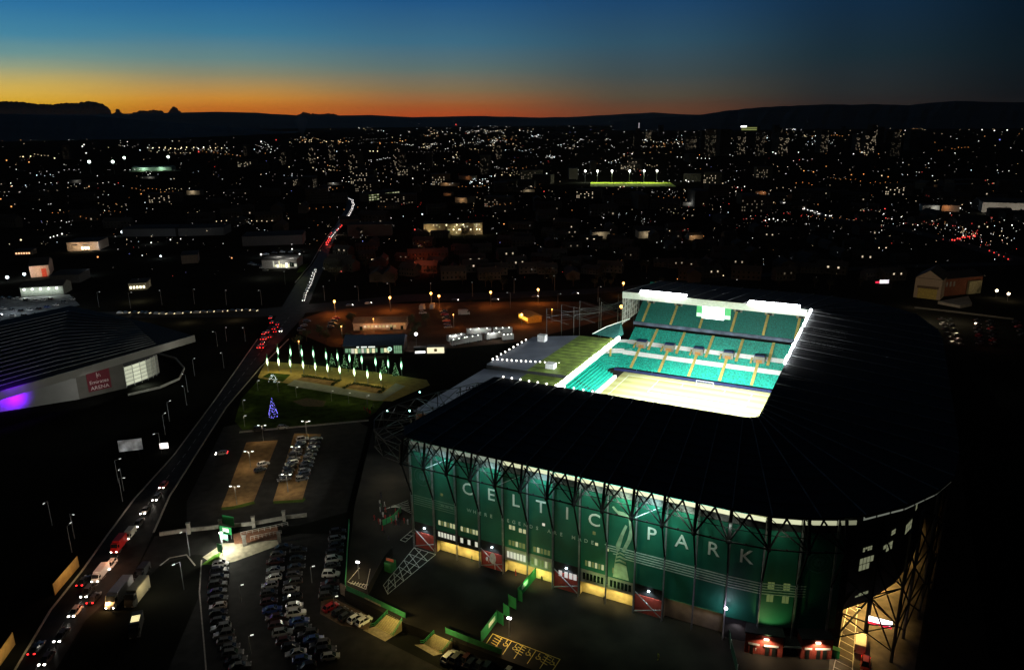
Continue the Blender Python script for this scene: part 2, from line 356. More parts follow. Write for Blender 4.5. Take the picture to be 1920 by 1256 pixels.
# grey louvred band and glowing clerestory over the banner
mb = MB()
for k in range(5): panel(mb, 0, 12.2, 28.35 + k*.32, 28.56 + k*.32, .15 + .03*(k % 2), .02)
mb.obj('louvre', greyw, E_, 'stuff')
for i in range(16):
    k = [.10, .16, .28, .32, .75, .9, .95, 1.0, 1.15, 1.15, 1.1, 1.0, .9, .8, .5, .22][i]
    gm = mat('clerestory_glow_%d' % i, (.01, .01, .01), .5, emit=((.95, .98, .62) if i > 3 else (.8, .95, .75)), es=k*.95, sample=False)
    mb = MB(); panel(mb, i, i + .97, 30.0, 30.95, .18, .0); mb.obj('clerestory_strip', gm, E_)  # emission stands in for stand light coming through the translucent strip
mb = MB(); panel(mb, 12.2, 15.9, 28.4, 29.9, .1, .02); mb.obj('upper_cladding', dark, E_)
# posts on every bay line, outriggers and tie trusses
for i in range(16):
    u = i if i else .02
    mb = MB(); mb.beam(FS(u, 0, .75), FS(u, 31.6, .75), .34); mb.beam(FS(u, 0, 1.25), FS(u, 31.2, 1.25), .12)
    for z in range(1, 31, 2): mb.beam(FS(u, z, .75), FS(u, z + 1, 1.25), .08)
    mb.obj('post', post_m, E_)
NZ, NO = 26.4, 4.6
for i in range(16):
    u = i if i else .02; n_ = FS(u, NZ, NO); mb = MB()
    mb.beam(n_, FS(u, 33, NO - 1.2), .62); mb.beam(n_, FS(u, 15.8, .75), .36); mb.beam(n_, FS(u, 31.4, .75), .34); mb.beam(FS(u, 29, NO - .6), FS(u, 29, .75), .2)
    mb.ball(n_, .6, 6, 4)
    if i < 15:
        m_ = FS(i + 1, NZ, NO); h_ = FS(i + .5, 31.9, 1.6)
        mb.beam(n_, m_, .3); mb.beam(n_, h_, .36); mb.beam(h_, m_, .36); mb.beam(FS(u, 31.8, 2.5), m_, .26); mb.beam(FS(u, 31.7, .8), FS(i+.5, 29.1, 1.8), .16)
        mb.beam(FS(u, 29.1, NO - .8), FS(i + 1, 29.1, NO - .8), .14); mb.ball(FS(i+.5, NZ + .1, NO), .3, 6, 4)
    mb.obj('tie_truss', steel, E_)
for i in (0, 3, 6, 9):                     # raking props and white pipes at the red bays
    for (a, b, c, d_) in ((i + .05, 5.6, i + .95, .6), (i + .05, .5, i + .95, 2.6)):
        mb = MB(); mb.beam(FS(a, a and b or b, .8), FS(c, d_, .8), .22); mb.obj('brace', mat('galvanised_brace', (.32, .33, .35), .5), E_)
# lettering
def letter(ch, u, z, h, name='letter', m=letter_m, off=.30):
    d_ = fdir(u); return text_mb(ch, h*1.38, FS(u, z, off), d_, UP, .08, bold=.02*h/3).obj(name, m, E_)
for ch, u in zip('CELTIC', (2.5, 3.5, 4.5, 5.5, 6.5, 7.5)): letter(ch, u, 21, 3.3)
for ch, u in zip('PARK', (9.5, 10.5, 11.5, 12.5)): letter(ch, u, 21, 3.3)
tx = 'WHERE LEGENDS ARE MADE'
for k, ch in enumerate(tx):
    if ch != ' ': letter(ch, lerp(2.55, 7.45, k/(len(tx)-1)), 15.1, .95, m=mat('letter_small', (.34, .46, .40), .7, noise=.05))
for k in range(5):
    mb = MB(); panel(mb, .05, 1.95, 12.9 + k*.62, 13.08 + k*.62, .28, .22); mb.obj('banner_stripe', faint_m, E_)
    mb = MB(); panel(mb, 8.0 - .1*k + .3, 14.3, 12.9 + k*.62, 13.12 + k*.62, .28, .22); mb.obj('banner_stripe', mat('banner_stripe_pale', (.38, .50, .44), .7), E_)
# two round crests with a four leafed clover
for u in (.5, 14.6):
    mb = MB(); c = FS(u, 21.4, .30); x_ = fdir(u)
    P = lambda r, a: c + x_*(r*cos(a)) + UP*(r*sin(a))
    for k in range(32):
        a, b = 2*pi*k/32, 2*pi*(k+1)/32
        for r0, r1 in ((2.35, 2.6), (1.6, 1.72)): mb.quad(P(r0, a), P(r1, a), P(r1, b), P(r0, b))
    for q in range(4):
        for sg in (-.24, .24):
            a = pi/4 + q*pi/2 + sg; k0 = len(mb.v); cc = P(.75, a)
            mb.add([cc + x_*(.42*cos(2*pi*j/10)) + UP*(.42*sin(2*pi*j/10)) for j in range(10)], [list(range(10))])
    mb.beam(c, P(1.45, -pi/2 + .2), .16)
    mb.obj('crest', mat('crest_print', (.05, .16, .14), .7), E_)
# printed arm in a hooped sleeve with two raised hands
x_ = fdir(8.5); c0 = FS(8.5, 7.6, .30); AP = lambda x, z: c0 + x_*x + UP*z
mb = MB(); mb.add([AP(*q) for q in ((-1.9, 0), (2.0, 0), (1.5, 2.6), (.95, 5.4), (.6, 7.2), (-.4, 7.4), (-1.1, 7.0), (-1.6, 3.2))], [list(range(8))]); mb.obj('printed_sleeve', mat('banner_print_sleeve', (.40, .50, .38), .7, noise=.3, nscale=.6), E_)
for z in (4.1, 5.1, 6.1, 7.0):
    mb = MB(); w_ = lerp(1.5, .95, (z-4)/3)
    mb.add([AP(-w_ + .1, z) + FS(8.5, 0, .06) - FS(8.5, 0, 0), AP(-w_*.3, z + .45) + FS(8.5, 0, .06) - FS(8.5, 0, 0), AP(w_*.9, z + .05) + FS(8.5, 0, .06) - FS(8.5, 0, 0), AP(w_*.9, z - .4) + FS(8.5, 0, .06) - FS(8.5, 0, 0), AP(-w_*.3, z - .02) + FS(8.5, 0, .06) - FS(8.5, 0, 0), AP(-w_ + .1, z - .45) + FS(8.5, 0, .06) - FS(8.5, 0, 0)], [list(range(6))]); mb.obj('sleeve_hoop', banner_m, E_)
for pts in (((-1.3, 7.3), (-.5, 7.5), (.3, 11.2), (1.2, 14.0), (.7, 14.3), (-.3, 11.8), (-1.4, 8.6)), ((.1, 7.6), (.8, 7.3), (2.2, 10.6), (2.6, 13.0), (2.1, 15.2), (1.4, 15.9), (1.7, 13.2), (1.3, 10.8))):
    mb = MB(); mb.add([AP(*q) for q in pts], [list(range(len(pts)))]); mb.obj('printed_forearm', fadearm, E_)
mb = MB(); mb.add([AP(*q) for q in ((-2.6, 18.0), (-2.2, 18.3), (-1.2, 17.3), (.2, 17.4), (1.3, 16.8), (1.5, 15.9), (.5, 16.0), (-.9, 16.4), (-2.0, 17.2))], [list(range(9))]); mb.obj('printed_hand', fadearm, E_)
# lit windows on and under the banner
def winrow(u0, u1, z0, z1, n, m, off=.27, gap=.3, name='window', th=.05):
    w_ = (u1 - u0)/n
    for k in range(n):
        mb = MB(); panel(mb, u0 + k*w_, u0 + (k+1-gap)*w_, z0, z1, off, off - th); mb.obj(name, m if not isinstance(m, (list, tuple)) else m[k % len(m)], E_)
for i in (1, 2): winrow(i + .15, i + .93, 8.6, 9.9, 6, [win_y, win_d, win_y, win_d, win_y])
for i in (4, 5): winrow(i + .2, i + .9, 8.4, 9.8, 5, [win_d, win_d, win_y] if i == 4 else [win_d, win_y, win_d, win_d])
for i in (7, 8): winrow(i + .2, i + .92 if i == 7 else i + .75, 8.5, 9.9, 6 if i == 7 else 4, [win_d, win_y, win_d, win_y])
winrow(4.22, 4.5, 12.9, 14.0, 2, win_y); winrow(4.62, 4.95, 12.7, 13.8, 2, win_y)
winrow(1.3, 1.45, 17.3, 18.0, 1, win_d); winrow(1.3, 1.9, 14.2, 14.8, 3, faint_m); winrow(5.55, 5.7, 16.2, 16.9, 1, win_w); winrow(7.45, 7.6, 17.3, 18.1, 1, win_d)
winrow(7.55, 7.7, 14.6, 15.3, 1, win_y); winrow(7.95, 8.1, 13.9, 14.6, 1, win_y)
for z in (11.2, 14.3): winrow(13.2, 13.4, z, z + 1.7, 2, win_d, gap=.1); winrow(13.65, 13.85, z, z + 1.7, 2, win_d, gap=.1)
for i, m, n in ((1, win_w, 6), (2, [win_w, glass_d], 5), (4, win_w, 6), (5, [win_d, win_y, win_d], 6), (7, glass_d, 6), (8, glass_d, 6)):
    mb = MB(); z1 = BZ[i]; panel(mb, i + .03, i + .97, 3.9, z1 - .05, .2, -.3); mb.obj('concrete_lintel', conc if i > 2 else dark, E_)
    winrow(i + .12, i + .92, 4.7 if i > 2 else 5.1, 6.5, n, m, off=.26)
redlit = mat('red_panel', (.34, .05, .035), .7, noise=.2, nscale=.7)
for i in (0, 3, 6, 9):
    mb = MB(); panel(mb, i + .03, i + .97, 0, 4.6, .18, 0); mb.obj('red_panel', redlit, E_)
for u in (6.2, 6.42, 6.6, 6.76): winrow(u, u + .14, 3.6, 5.2, 1, mat('window_lit_soft', (.1, .1, .1), .5, emit=(1, .92, .85), es=.55, sample=False), gap=.1)
# recesses of the ground floor openings
rec = mat('recess_plaster', (.55, .46, .22), .8, noise=.25, nscale=.5)
for a, b, zt in ((1, 3, 3.9), (4, 6, 3.9), (7, 9, 3.9), (10, 12, 6.0)):
    mb = MB(); m_ = rec if a < 10 else mat('recess_grey', (.30, .26, .20), .85, noise=.3, nscale=.4)
    dpt = -1.3
    mb.quad(FS(a+.02, 0, dpt), FS(b-.02, 0, dpt), FS(b-.02, zt, dpt), FS(a+.02, zt, dpt)); mb.quad(FS(a+.02, 0, 0), FS(a+.02, 0, dpt), FS(a+.02, zt, dpt), FS(a+.02, zt, 0)); mb.quad(FS(b-.02, 0, dpt), FS(b-.02, 0, 0), FS(b-.02, zt, 0), FS(b-.02, zt, dpt)); mb.quad(FS(a+.02, zt+.02, 0), FS(a+.02, zt+.02, dpt), FS(b-.02, zt+.02, dpt), FS(b-.02, zt+.02, 0))
    mb.obj('doorway', m_, E_)
    for u in ((a+b)/2 - .45, (a+b)/2 + .45):
        lamp('AREA', FS(u, zt - .12, .1), 300 if a < 10 else 40, (1, .78, .30) if a < 10 else (1, .72, .4), target=FS(u, 0, -.1), parent=E_, size=5, sy=.4)
# banner floodlights on the outriggers, pointing down the cloth
spotm = mat('spot_glass', (1, 1, 1), .5, emit=(.8, .95, 1), es=6, sample=False)
for u, pw, c in ((.7, 260, (.5, 1, .95)), (1.5, 700, (.6, 1, .95)), (3.5, 1000, (.6, 1, .92)), (5.5, 1100, (.6, 1, .95)), (7.4, 650, (.75, 1, .8)), (8.55, 1300, (.75, 1, .7)), (9.5, 1500, (.6, 1, .9)), (10.5, 900, (.8, 1, .75)), (12, 420, (.9, 1, .8)), (13.4, 160, (.95, 1, .7))):
    lamp('SPOT', FS(u, 30.2, 4.6), pw*4.4, c, target=FS(u, 23, 0), parent=E_, size=.6, spot=150, blend=1)
for u in (4.0, 9.0, 1.0): 
    mb = MB(); mb.beam(FS(u + .1, 26.6, 4.2), FS(u + .75, 28.6, 1.2), .15); mb.obj('lit_strut', mat('strut_lit_tone', (.34, .35, .37), .5, noise=.1), E_)  # struts catching light, drawn by a paler colour than the black steel
lowg = lamp('SPOT', FS(13.2, 5.0, 4.5), 900, (.75, 1, .35), target=FS(13.4, 9, 0), parent=E_, size=.2, spot=85)
lowg = lamp('SPOT', FS(8.0, 4.6, 5.5), 1100, (.7, 1, .35), target=FS(8.0, 9.5, 0), parent=E_, size=.2, spot=110)
lowg = lamp('SPOT', FS(4.6, 4.6, 5.5), 700, (.7, 1, .35), target=FS(4.8, 9.5, 0), parent=E_, size=.2, spot=110)
# wall lamps at the red bays
for i in (0, 3, 6, 9):
    mb = MB(); mb.box(FS(i+.5, 6.4, .45), (.5, .35, .2), RZ); o = mb.obj('wall_lamp', spotm, E_)
    lamp('SPOT', FS(i+.5, 6.3, .9), 420, (.8, .95, 1), target=FS(i+.5, 0, .4), parent=E_, size=.15, spot=140)
p = FS(12.05, 8.4, 1.6); MB().ball(p, .35, 8, 6).obj('post_lamp', mat('violet_lamp', (1, 1, 1), .5, emit=(.95, .75, 1), es=14, sample=False), E_); lamp('POINT', p + (FS(12, 0, .6) - FS(12, 0, 0)), 420, (.9, .8, 1), parent=E_, size=.3)
# satellite dish on the red bay
mb = MB(); c = FS(3.72, 4.6, 2.0); ax_ = (FS(3.7, 0, 1) - FS(3.7, 0, 0)); ax_ = (ax_ - AS*.5 + UP*.3).normalized(); u_ = ax_.cross(UP).normalized(); v_ = u_.cross(ax_)
mb.loft([[c + ax_*(.45*(r/1.3)**2) + (u_*cos(2*pi*k/16) + v_*sin(2*pi*k/16))*r for k in range(16)] for r in (.05, .5, .95, 1.35)]); mb.beam(c, FS(3.7, 1.0, 1.4), .2)
tag(mb.obj('satellite_dish', mat('dish_grey', (.6, .6, .6), .6)), 'large pale satellite dish standing before a red bay of the lettered front', 'satellite dish')
for u, r in ((3.35, .55), (3.5, .5)):
    mb = MB(); c = FS(u, 3.2, 1.2); mb.loft([[c + ax_*(.3*(q/1.3)**2) + (u_*cos(2*pi*k/12) + v_*sin(2*pi*k/12))*q for k in range(12)] for q in (.05, r*.6, r)]); mb.beam(c, FS(u, 1.6, .3), .12)
    tag(mb.obj('satellite_dish', mat('dish_grey', (.6, .6, .6), .6)), 'small satellite dish on the red bay beside the large one', 'satellite dish', 'small dishes on the red bay')
# simple seating of this stand, facing the pitch
for a, b, z0, z1 in ((54, 24, 1.5, 13), (30, 6, 16, 29)): stepmb(8, 78, a, z0, b, z1, 14).obj('seating', seat_m, E_)
# outriggers round the corner at the left end
pts = [(-1, -3.5), (-7, -2.5), (-13, 1.5), (-17, 7), (-18.5, 13), (-18, 19), (-16, 26), (-13, 33), (-9, 40), (-6, 46)]
corner = MB()
for (a, b), (c, d_) in zip(pts, pts[1:]):
    inn = (a*.45 + 1, b*.55 + 6)
    q = [S(a, b, z) for z in (26, 31)] ; r_ = [S(c, d_, z) for z in (26, 31)]; inn2 = (c*.45 + 1, d_*.55 + 6)
    for p_ in (q, r_): corner.beam(p_[0], p_[1], .28)
    corner.beam(q[0], r_[0], .22); corner.beam(q[1], r_[1], .22); corner.beam(q[0], r_[1], .18)
    corner.beam(q[0], S(inn[0], inn[1], 20), .22); corner.beam(q[1], S(inn[0], inn[1], 31.5), .22); corner.beam(q[1], S(inn2[0], inn2[1], 31.5), .16); corner.beam(q[0], S(inn[0]-1, inn[1], 30), .14)
    corner.beam(S(inn[0], inn[1], 0), S(inn[0], inn[1], 32), .35); corner.beam(S(inn[0], inn[1], 30), S(inn2[0], inn2[1], 30), .2); corner.beam(S(inn[0], inn[1], 30), S(inn2[0], inn2[1], 20), .14)
corner.obj('corner_truss', mat('corner_steel_grey', (.045, .05, .05), .6), E_)
for px, py in ((726, 771), (787, 735), (768, 770)):
    p_ = G(px, py, 27); MB().ball(p_, .28, 6, 4).obj('corner_lamp', mat('teal_lamp', (1, 1, 1), .5, emit=(.3, 1, .85), es=5, sample=False), E_); lamp('POINT', p_ + UP*.8, 260, (.5, 1, .9), parent=E_, size=.3)
mb = MB(); mb.add([S(-.3, 0, 0), S(-.3, 0, 30), S(-6, 8, 30), S(-6, 8, 0)], [(0, 1, 2, 3)]); mb.add([S(-6, 8, 0), S(-6, 8, 30), S(-5, 40, 30), S(-5, 40, 0)], [(0, 1, 2, 3)]); mb.obj('end_wall', banner_m, E_)
lamp('SPOT', S(-9, 1, 28), 900, (.5, 1, .9), target=S(-3, 4, 15), parent=E_, size=.3, spot=80)
mb = MB()
for t0, t1, s0 in ((44, 55, -9), (55, 66, -7)): mb.beam(S(s0 - 4, t0, 27), S(3, 41, 34.5), .3); mb.beam(S(s0 - 4, t0, 24), S(3, 41, 31), .3)
for k in range(8):
    a = S(lerp(-13, 3, k/8), lerp(50, 41, k/8), lerp(27, 34.5, k/8)); b = S(lerp(-13, 3, (k+.5)/8), lerp(50, 41, (k+.5)/8), lerp(24, 31.5, (k+.5)/8)); c = S(lerp(-13, 3, (k+1)/8), lerp(50, 41, (k+1)/8), lerp(27, 34.5, (k+1)/8)); mb.beam(a, b, .18); mb.beam(b, c, .18)
mb.beam(S(-13, 50, 27), S(3, 41, 34.5), .25); mb.beam(S(-13, 50, 24), S(3, 41, 31), .25); mb.obj('end_truss', steel, E_)

# ---------------------------------------------------------------- long stand on the right
N_ = thing('grandstand', 'long dark grandstand roof at right with floodlights on its inner edge', 'grandstand', S(115, 90, 0), 'grandstands of the stadium')
outN = [(107, 8.5), (114.5, 17), (120.5, 27), (124, 36), (125.6, 50)] + [(126, 60 + 10*k) for k in range(11)] + [(125, 172), (118, 195)]
innN = [(80, 45.2), (80, 47), (80, 50), (80, 54), (80, 58)] + [(80, 62 + 10*k) for k in range(11)] + [(79.6, 166.8), (78, 168.4)]
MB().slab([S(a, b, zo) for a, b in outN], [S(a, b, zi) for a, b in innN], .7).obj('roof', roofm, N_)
for (a, b), (c, d_) in list(zip(outN, innN))[1:]: MB().beam(S(a, b, zo+.22), S(c, d_, zi+.22), .24).obj('roof_rib', ribm, N_)
for k in range(11):
    t = 70 + 8.9*k + R.uniform(-2, 2); mb = MB(); mb.beam(S(80, t, zi + .4), S(80 + R.uniform(12, 20), t + R.uniform(-1, 1), zi + .1), .1); mb.obj('stay_cable', mat('cable_grey', (.035, .035, .037), .5), N_)
for t in (118, 134):                        # walkway frames on the roof behind the lamps
    mb = MB()
    for k in range(6): mb.beam(S(83 + 2*k, t - 4, zi + 1.2), S(85 + 2*k, t + 4, zi + .4), .1); mb.beam(S(83 + 2*k, t + 4, zi + 1.2), S(85 + 2*k, t - 4, zi + .4), .1)
    mb.beam(S(82, t - 4, zi + 1.3), S(95, t - 4, zi + .6), .16); mb.beam(S(82, t + 4, zi + 1.3), S(95, t + 4, zi + .6), .16); mb.obj('roof_walkway', mat('walkway_dark', (.05, .05, .05), .7), N_)
mb = MB(); mb.path([S(c - .1, d_, zi - .3) for c, d_ in innN], .7); mb.obj('roof_edge_beam', dark, N_)
for t0, t1, n in ((141, 165, 16), (117, 134, 12), (103, 114, 7), (92, 100, 5)):
    mb = MB()
    for k in range(n): mb.ball(S(79.6, lerp(t0, t1, k/(n-1)) + R.uniform(-.3, .3), zi + .6 + .4*(k % 2)), R.uniform(.34, .5), 8, 5)
    mb.obj('floodlight', floodm, N_)
for k, ((a, b), (c, d_)) in enumerate(list(zip(outN, outN[1:]))[:5]):
    for j in range(3):
        f0_, f1_ = j/3, (j + .9)/3; A = S(lerp(a, c, f0_) - .35, lerp(b, d_, f0_) + .25, 30.55); Bq = S(lerp(a, c, f1_) - .35, lerp(b, d_, f1_) + .25, 30.55)
        MB().add((A, Bq, Bq + UP*.95, A + UP*.95), ((0, 1, 2, 3),)).obj('clerestory_strip', mat('clerestory_dim_%d' % k, (.01, .01, .01), .5, emit=(.85, .92, .75), es=[.16, .12, .10, .06, .02][k], sample=False), N_)  # strip carried round the corner, its dim inside light put in as emission
nw = [(104, 7.2), (110, 14.5), (115, 24), (118.3, 36), (120, 50), (120.5, 90), (120.5, 168), (113, 190)]
mb = MB(); mb.slab([S(a, b, 31.4) for a, b in nw], [S(a - 1, b + .6, 31.4) for a, b in nw], 22.2); mb.obj('upper_wall', dark, N_)
mb = MB(); mb.slab([S(103.4, 8 + 10*k, 9.2) for k in range(17)], [S(102.9, 8 + 10*k, 9.2) for k in range(17)], 9.2); mb.obj('lower_wall', conc, N_)
mb = MB(); mb.slab([S(a, b, 9.3) for a, b in nw], [S(103, b, 9.3) for a, b in nw], .3); mb.obj('soffit', dark, N_)
nwin = [((107.0, 10.9), (109.6, 14.0), 17.5, 20.5, 4), ((107.3, 11.2), (109, 13.3), 22, 23, 4), ((111.2, 16.8), (113.0, 20.2), 19.5, 21.5, 3), ((112.4, 19.1), (113.3, 20.9), 23, 24.2, 1), ((115.3, 25.4), (116.6, 29.4), 20.6, 23.0, 3), ((117.0, 31.2), (117.4, 33), 24, 25.5, 1), ((107, 10.9), (109.5, 13.9), 11, 11.7, 4)]
for a, b, z0, z1, n in nwin:
    dx, dy = b[0]-a[0], b[1]-a[1]; l_ = hypot(dx, dy); ox, oy = dy/l_*.12, -dx/l_*.12
    for k in range(n):
        for r_ in (0, 1):
            if R.random() < .15 and n > 1: continue
            f0_, f1_ = k/n, (k + .84)/n; zz0 = lerp(z0, z1, r_*.52); zz1 = zz0 + (z1 - z0)*.46
            A = S(lerp(a[0], b[0], f0_) + ox, lerp(a[1], b[1], f0_) + oy, zz0); Bq = S(lerp(a[0], b[0], f1_) + ox, lerp(a[1], b[1], f1_) + oy, zz0)
            MB().add((A, Bq, Bq + UP*(zz1-zz0), A + UP*(zz1-zz0)), ((0, 1, 2, 3),)).obj('window', mat('corner_window', (.02, .02, .02), .5, emit=(.95, 1, .60), es=.17, sample=False), N_)
cols = [(110.2, 15.6), (115.4, 7.6), (117.6, 17), (120.6, 26), (123.6, 40), (124.6, 58)]
for a, b in cols:
    mb = MB(); mb.beam(S(a, b, 0), S(a, b, 31.4), .9 if a < 111 else .6, n=6); mb.obj('column', steel if a < 111 else mat('dark_column', (.05, .05, .052), .6), N_)
for i, (p_, q_) in enumerate(zip(cols, cols[1:])):
    mb = MB()
    for z0, z1 in ((2, 9), (9, 2), (9, 9.2), (9.4, 18), (18, 9.4), (18, 18.2), (18.2, 27), (27, 18.2)): mb.beam(S(*p_, z0), S(*q_, z1), .3)
    mb.obj('cross_brace', steel, N_)
mb = MB()
for z0, z1 in ((2.5, 9), (9, 2.5), (9.3, 18), (18, 9.3)): mb.beam(S(104.2, 7, z0), S(110.2, 15.6, z1), .34); mb.beam(S(104.2, 7, z0), S(115.4, 7.6, z1), .22)
mb.obj('cross_brace', steel, N_)
for a, b, z0, z1 in ((84, 110, 1.5, 13), (96, 118, 16, 29)):
    stepmb(58, 158, a, z0, b, z1, 14, fn=lambda q, t, z: S(t, q, z)).obj('seating', seat_m, N_)

# ---------------------------------------------------------------- stand behind the far goal
W_ = thing('grandstand', 'floodlit two tier grandstand of green seats facing the camera', 'grandstand', S(40, 190, 0), 'grandstands of the stadium')
outW = [(118, 195), (108, 205), (95, 212), (84, 215)] + [(76 - 8*k, 216) for k in range(10)]
innW = [(78, 168.4), (77, 168.5), (76, 168.6), (75, 168.6)] + [(68 - 7.7*k, 168.6) for k in range(9)] + [(-.5, 168.6)]
MB().slab([S(a, b, zo) for a, b in outW], [S(a, b, zi) for a, b in innW], .6).obj('roof', roofm, W_)
for (a, b), (c, d_) in list(zip(outW, innW))[1:]: MB().beam(S(a, b, zo+.22), S(c, d_, zi+.22), .22).obj('roof_rib', ribm, W_)
mb = MB(); mb.slab([S(a, b, 31.8) for a, b in [(113, 190), (106, 200), (92, 209), (80, 212), (0, 212)]], [S(a, b, 31.8) for a, b in [(112, 189), (105, 199), (91.5, 208), (80, 211.5), (0, 211.5)]], 31.8); mb.obj('wall', dark, W_)
mb = MB(); mb.slab([S(s, 168.2, 35.75) for s in (-.6, 20, 40, 60, 76)] + [S(78.6, 168.0, 35.75)], [S(s, 168.55, 35.75) for s in (-.6, 20, 40, 60, 76)] + [S(78.8, 168.4, 35.75)], 2.9); mb.obj('fascia', fascia_m, W_)
for s0, s1, n in ((8, 14.6, 8), (15.4, 28, 15), (55, 74.5, 23)):
    mb = MB()
    for k in range(n):
        s = lerp(s0, s1, k/(n-1)); mb.ball(S(s, 168.2, 36.2), .55, 8, 5); mb.ball(S(s + .3, 168.3, 37.0), .42, 8, 5)
    mb.obj('floodlight', floodm, W_)
LT = dict(t0=163.5, z0=1.5, t1=190, z1=13.6); UT = dict(t0=187.5, z0=17.2, t1=211, z1=32)
NR = 30
def lt(k): return lerp(LT['t0'], LT['t1'], k/NR), lerp(LT['z0'], LT['z1'], k/NR)
def tier(mb, s0, s1, k0, k1, lift=0.): a, za = lt(k0); b, zb = lt(k1); return stepmb(s0, s1, a, za, b, zb, k1 - k0, mb, lift)
la = [6, 19.2, 32.6, 46, 59.4]
edges = [-1] + la + [78]
for a, b in zip(edges, edges[1:]):
    for k0, k1, m, nm in ((0, 9, seat_m, 'seating'), (9, 12, stripe_m, 'seat_stripe'), (12, 17, seat_m, 'seating'), (17, 20, stripe_m, 'seat_stripe'), (20, 30, seat_m, 'seating')): tier(MB(), a, b, k0, k1).obj(nm, m, W_)
for a in la:
    tier(MB(), a - .62, a + .62, 0, 15, .3).obj('aisle', aisle_m, W_); tier(MB(), a + 3.6, a + 4.8, 14, 30, .32).obj('aisle', aisle_m, W_)
    tier(MB(), a - 3.4, a - 2.6, 14, 18, .32).obj('aisle', aisle_m, W_)
    t, z = lt(15); mb = MB()
    mb.box(S(a + .3, t + 2.2, z + 1.2), (4.6, 3.6, 3.4), RZ); o = mb.obj('entrance_box', conc, W_)
    mb = MB(); mb.box(S(a + .3, t + .36, z + .6), (2.6, .12, 2.0), RZ); d_ = mb.obj('door', mat('doorway_tan', (.45, .22, .08), .8), o)
    mb = MB(); mb.box(S(a + .3, t + 2.2, z + 3.2), (4.2, 3.0, .5), RZ); mb.obj('box_roof', navy, o)
ua = [3.4, 17, 30.6, 45, 59, 72.6]
def ut(k): return lerp(UT['t0'], UT['t1'], k/26), lerp(UT['z0'], UT['z1'], k/26)
def utier(mb, s0, s1, k0, k1, lift=0.): a, za = ut(k0); b, zb = ut(k1); return stepmb(s0, s1, a, za, b, zb, k1 - k0, mb, lift)
seat_u = mat('seat_teal_shaded', (.004, .15, .125), .6, noise=.4, nscale=2.0)  # darker copy of the seat teal, the upper tier's shade put into the colour
for a, b in zip([-.5] + ua, ua + [79]): utier(MB(), a, b, 0, 26).obj('seating', seat_u, W_)
for a in ua:
    utier(MB(), a - .55, a + .55, 0, 12, .3).obj('aisle', aisle_m, W_); utier(MB(), a - 1.5, a - .6, 12, 26, .32).obj('aisle', aisle_m, W_)
    t, z = ut(12); mb = MB(); mb.box(S(a + .6, t + 1.6, z + 1.0), (3.6, 3, 2.8), RZ); o = mb.obj('entrance_box', conc, W_)
    MB().box(S(a + .6, t + .04, z + .7), (2, .12, 1.8), RZ).obj('door', mat('doorway_dark', (.03, .03, .03), .8), o)
mb = MB(); mb.box(S(39, 187.2, 16.6), (80, .5, 1.5), RZ); mb.obj('parapet', mat('parapet_grey', (.10, .12, .20), .7, noise=.6, nscale=.25), W_)
mb = MB(); mb.box(S(38.5, 162.4, .6), (80, .25, 1.2), RZ); mb.obj('advertising_board', navy, W_)
mb = MB()
for k in range(6): mb.box(S(-4.5 - .0*k, 165, 1), (.1, .1, 2), RZ)
# side screen of glazing
gl = mat('screen_glazing', (.30, .27, .25), .25, noise=.9, nscale=.5, spec=.6)
mb = MB(); q = [(168.6, 20.5), (168.6, 33), (193, 32), (190, 21)]
mb.add([S(-.4, t, z) for t, z in q] + [S(-.6, t, z) for t, z in q], ((0, 1, 2, 3), (7, 6, 5, 4), (0, 4, 5, 1), (1, 5, 6, 2), (2, 6, 7, 3), (3, 7, 4, 0))); scr = mb.obj('glazed_screen', gl, W_)
mb = MB()
for k in range(8): t = 168.6 + k*3.4; mb.beam(S(-.3, t, 20.5 + k*.08), S(-.3, t, 33 - k*.14), .12)
for k in range(6): z = 21 + k*2.3; mb.beam(S(-.3, 168.6, z), S(-.3, 191, z + .1), .12)
mb.obj('mullion', mat('mullion_white', (.6, .6, .6), .6), scr)
# curved lower corner at the left
mb = MB(); ms_ = MB()
for j in range(6):
    a0, a1 = radians(90 + 15*j), radians(90 + 15*(j+1)); c0 = (3.5, 157)
    for k in range(18):
        r0, r1 = 6.5 + 1.0*k, 7.5 + 1.0*k; z = 1.5 + k*.45
        tgt = ms_ if 9 <= k < 12 or k >= 16 else mb
        P = lambda r, a, z: S(c0[0] + r*cos(a), c0[1] + r*sin(a), z)
        tgt.quad(P(r0, a0, z), P(r1, a0, z), P(r1, a1, z), P(r0, a1, z)); tgt.quad(P(r1, a0, z), P(r1, a0, z + .45), P(r1, a1, z + .45), P(r1, a1, z))
mb.obj('corner_seating', seat_m, W_); ms_.obj('corner_stripe', stripe_m, W_)
MB().beam(S(-5.5, 168, 2), S(-5.5, 168, 14), 1.1).obj('corner_column', aisle_m, W_)
# masts and cables outside the far left corner
mb = MB()
for k, (s, t) in enumerate(((-30, 150), (-27, 160), (-22, 170), (-16, 180), (-10, 190), (-5, 200), (0, 210), (-20, 158), (-12, 172))):
    mb.beam(S(s, t, 0), S(s, t, 29), .3)
    for q in range(3): mb.path([lerp(S(s, t, 29 - q*3), S(-1, 178 + q*7, 31), f) - UP*(6*f*(1-f)*4*.6) for f in [i/8 for i in range(9)]], .09)
    mb.beam(S(s, t, 25), S(s + 7, t + 9, 25), .22); mb.beam(S(s, t, 25), S(s + 7, t + 9, 20), .15)
mb.obj('corner_truss', mat('corner_steel', (.035, .036, .038), .5), W_)

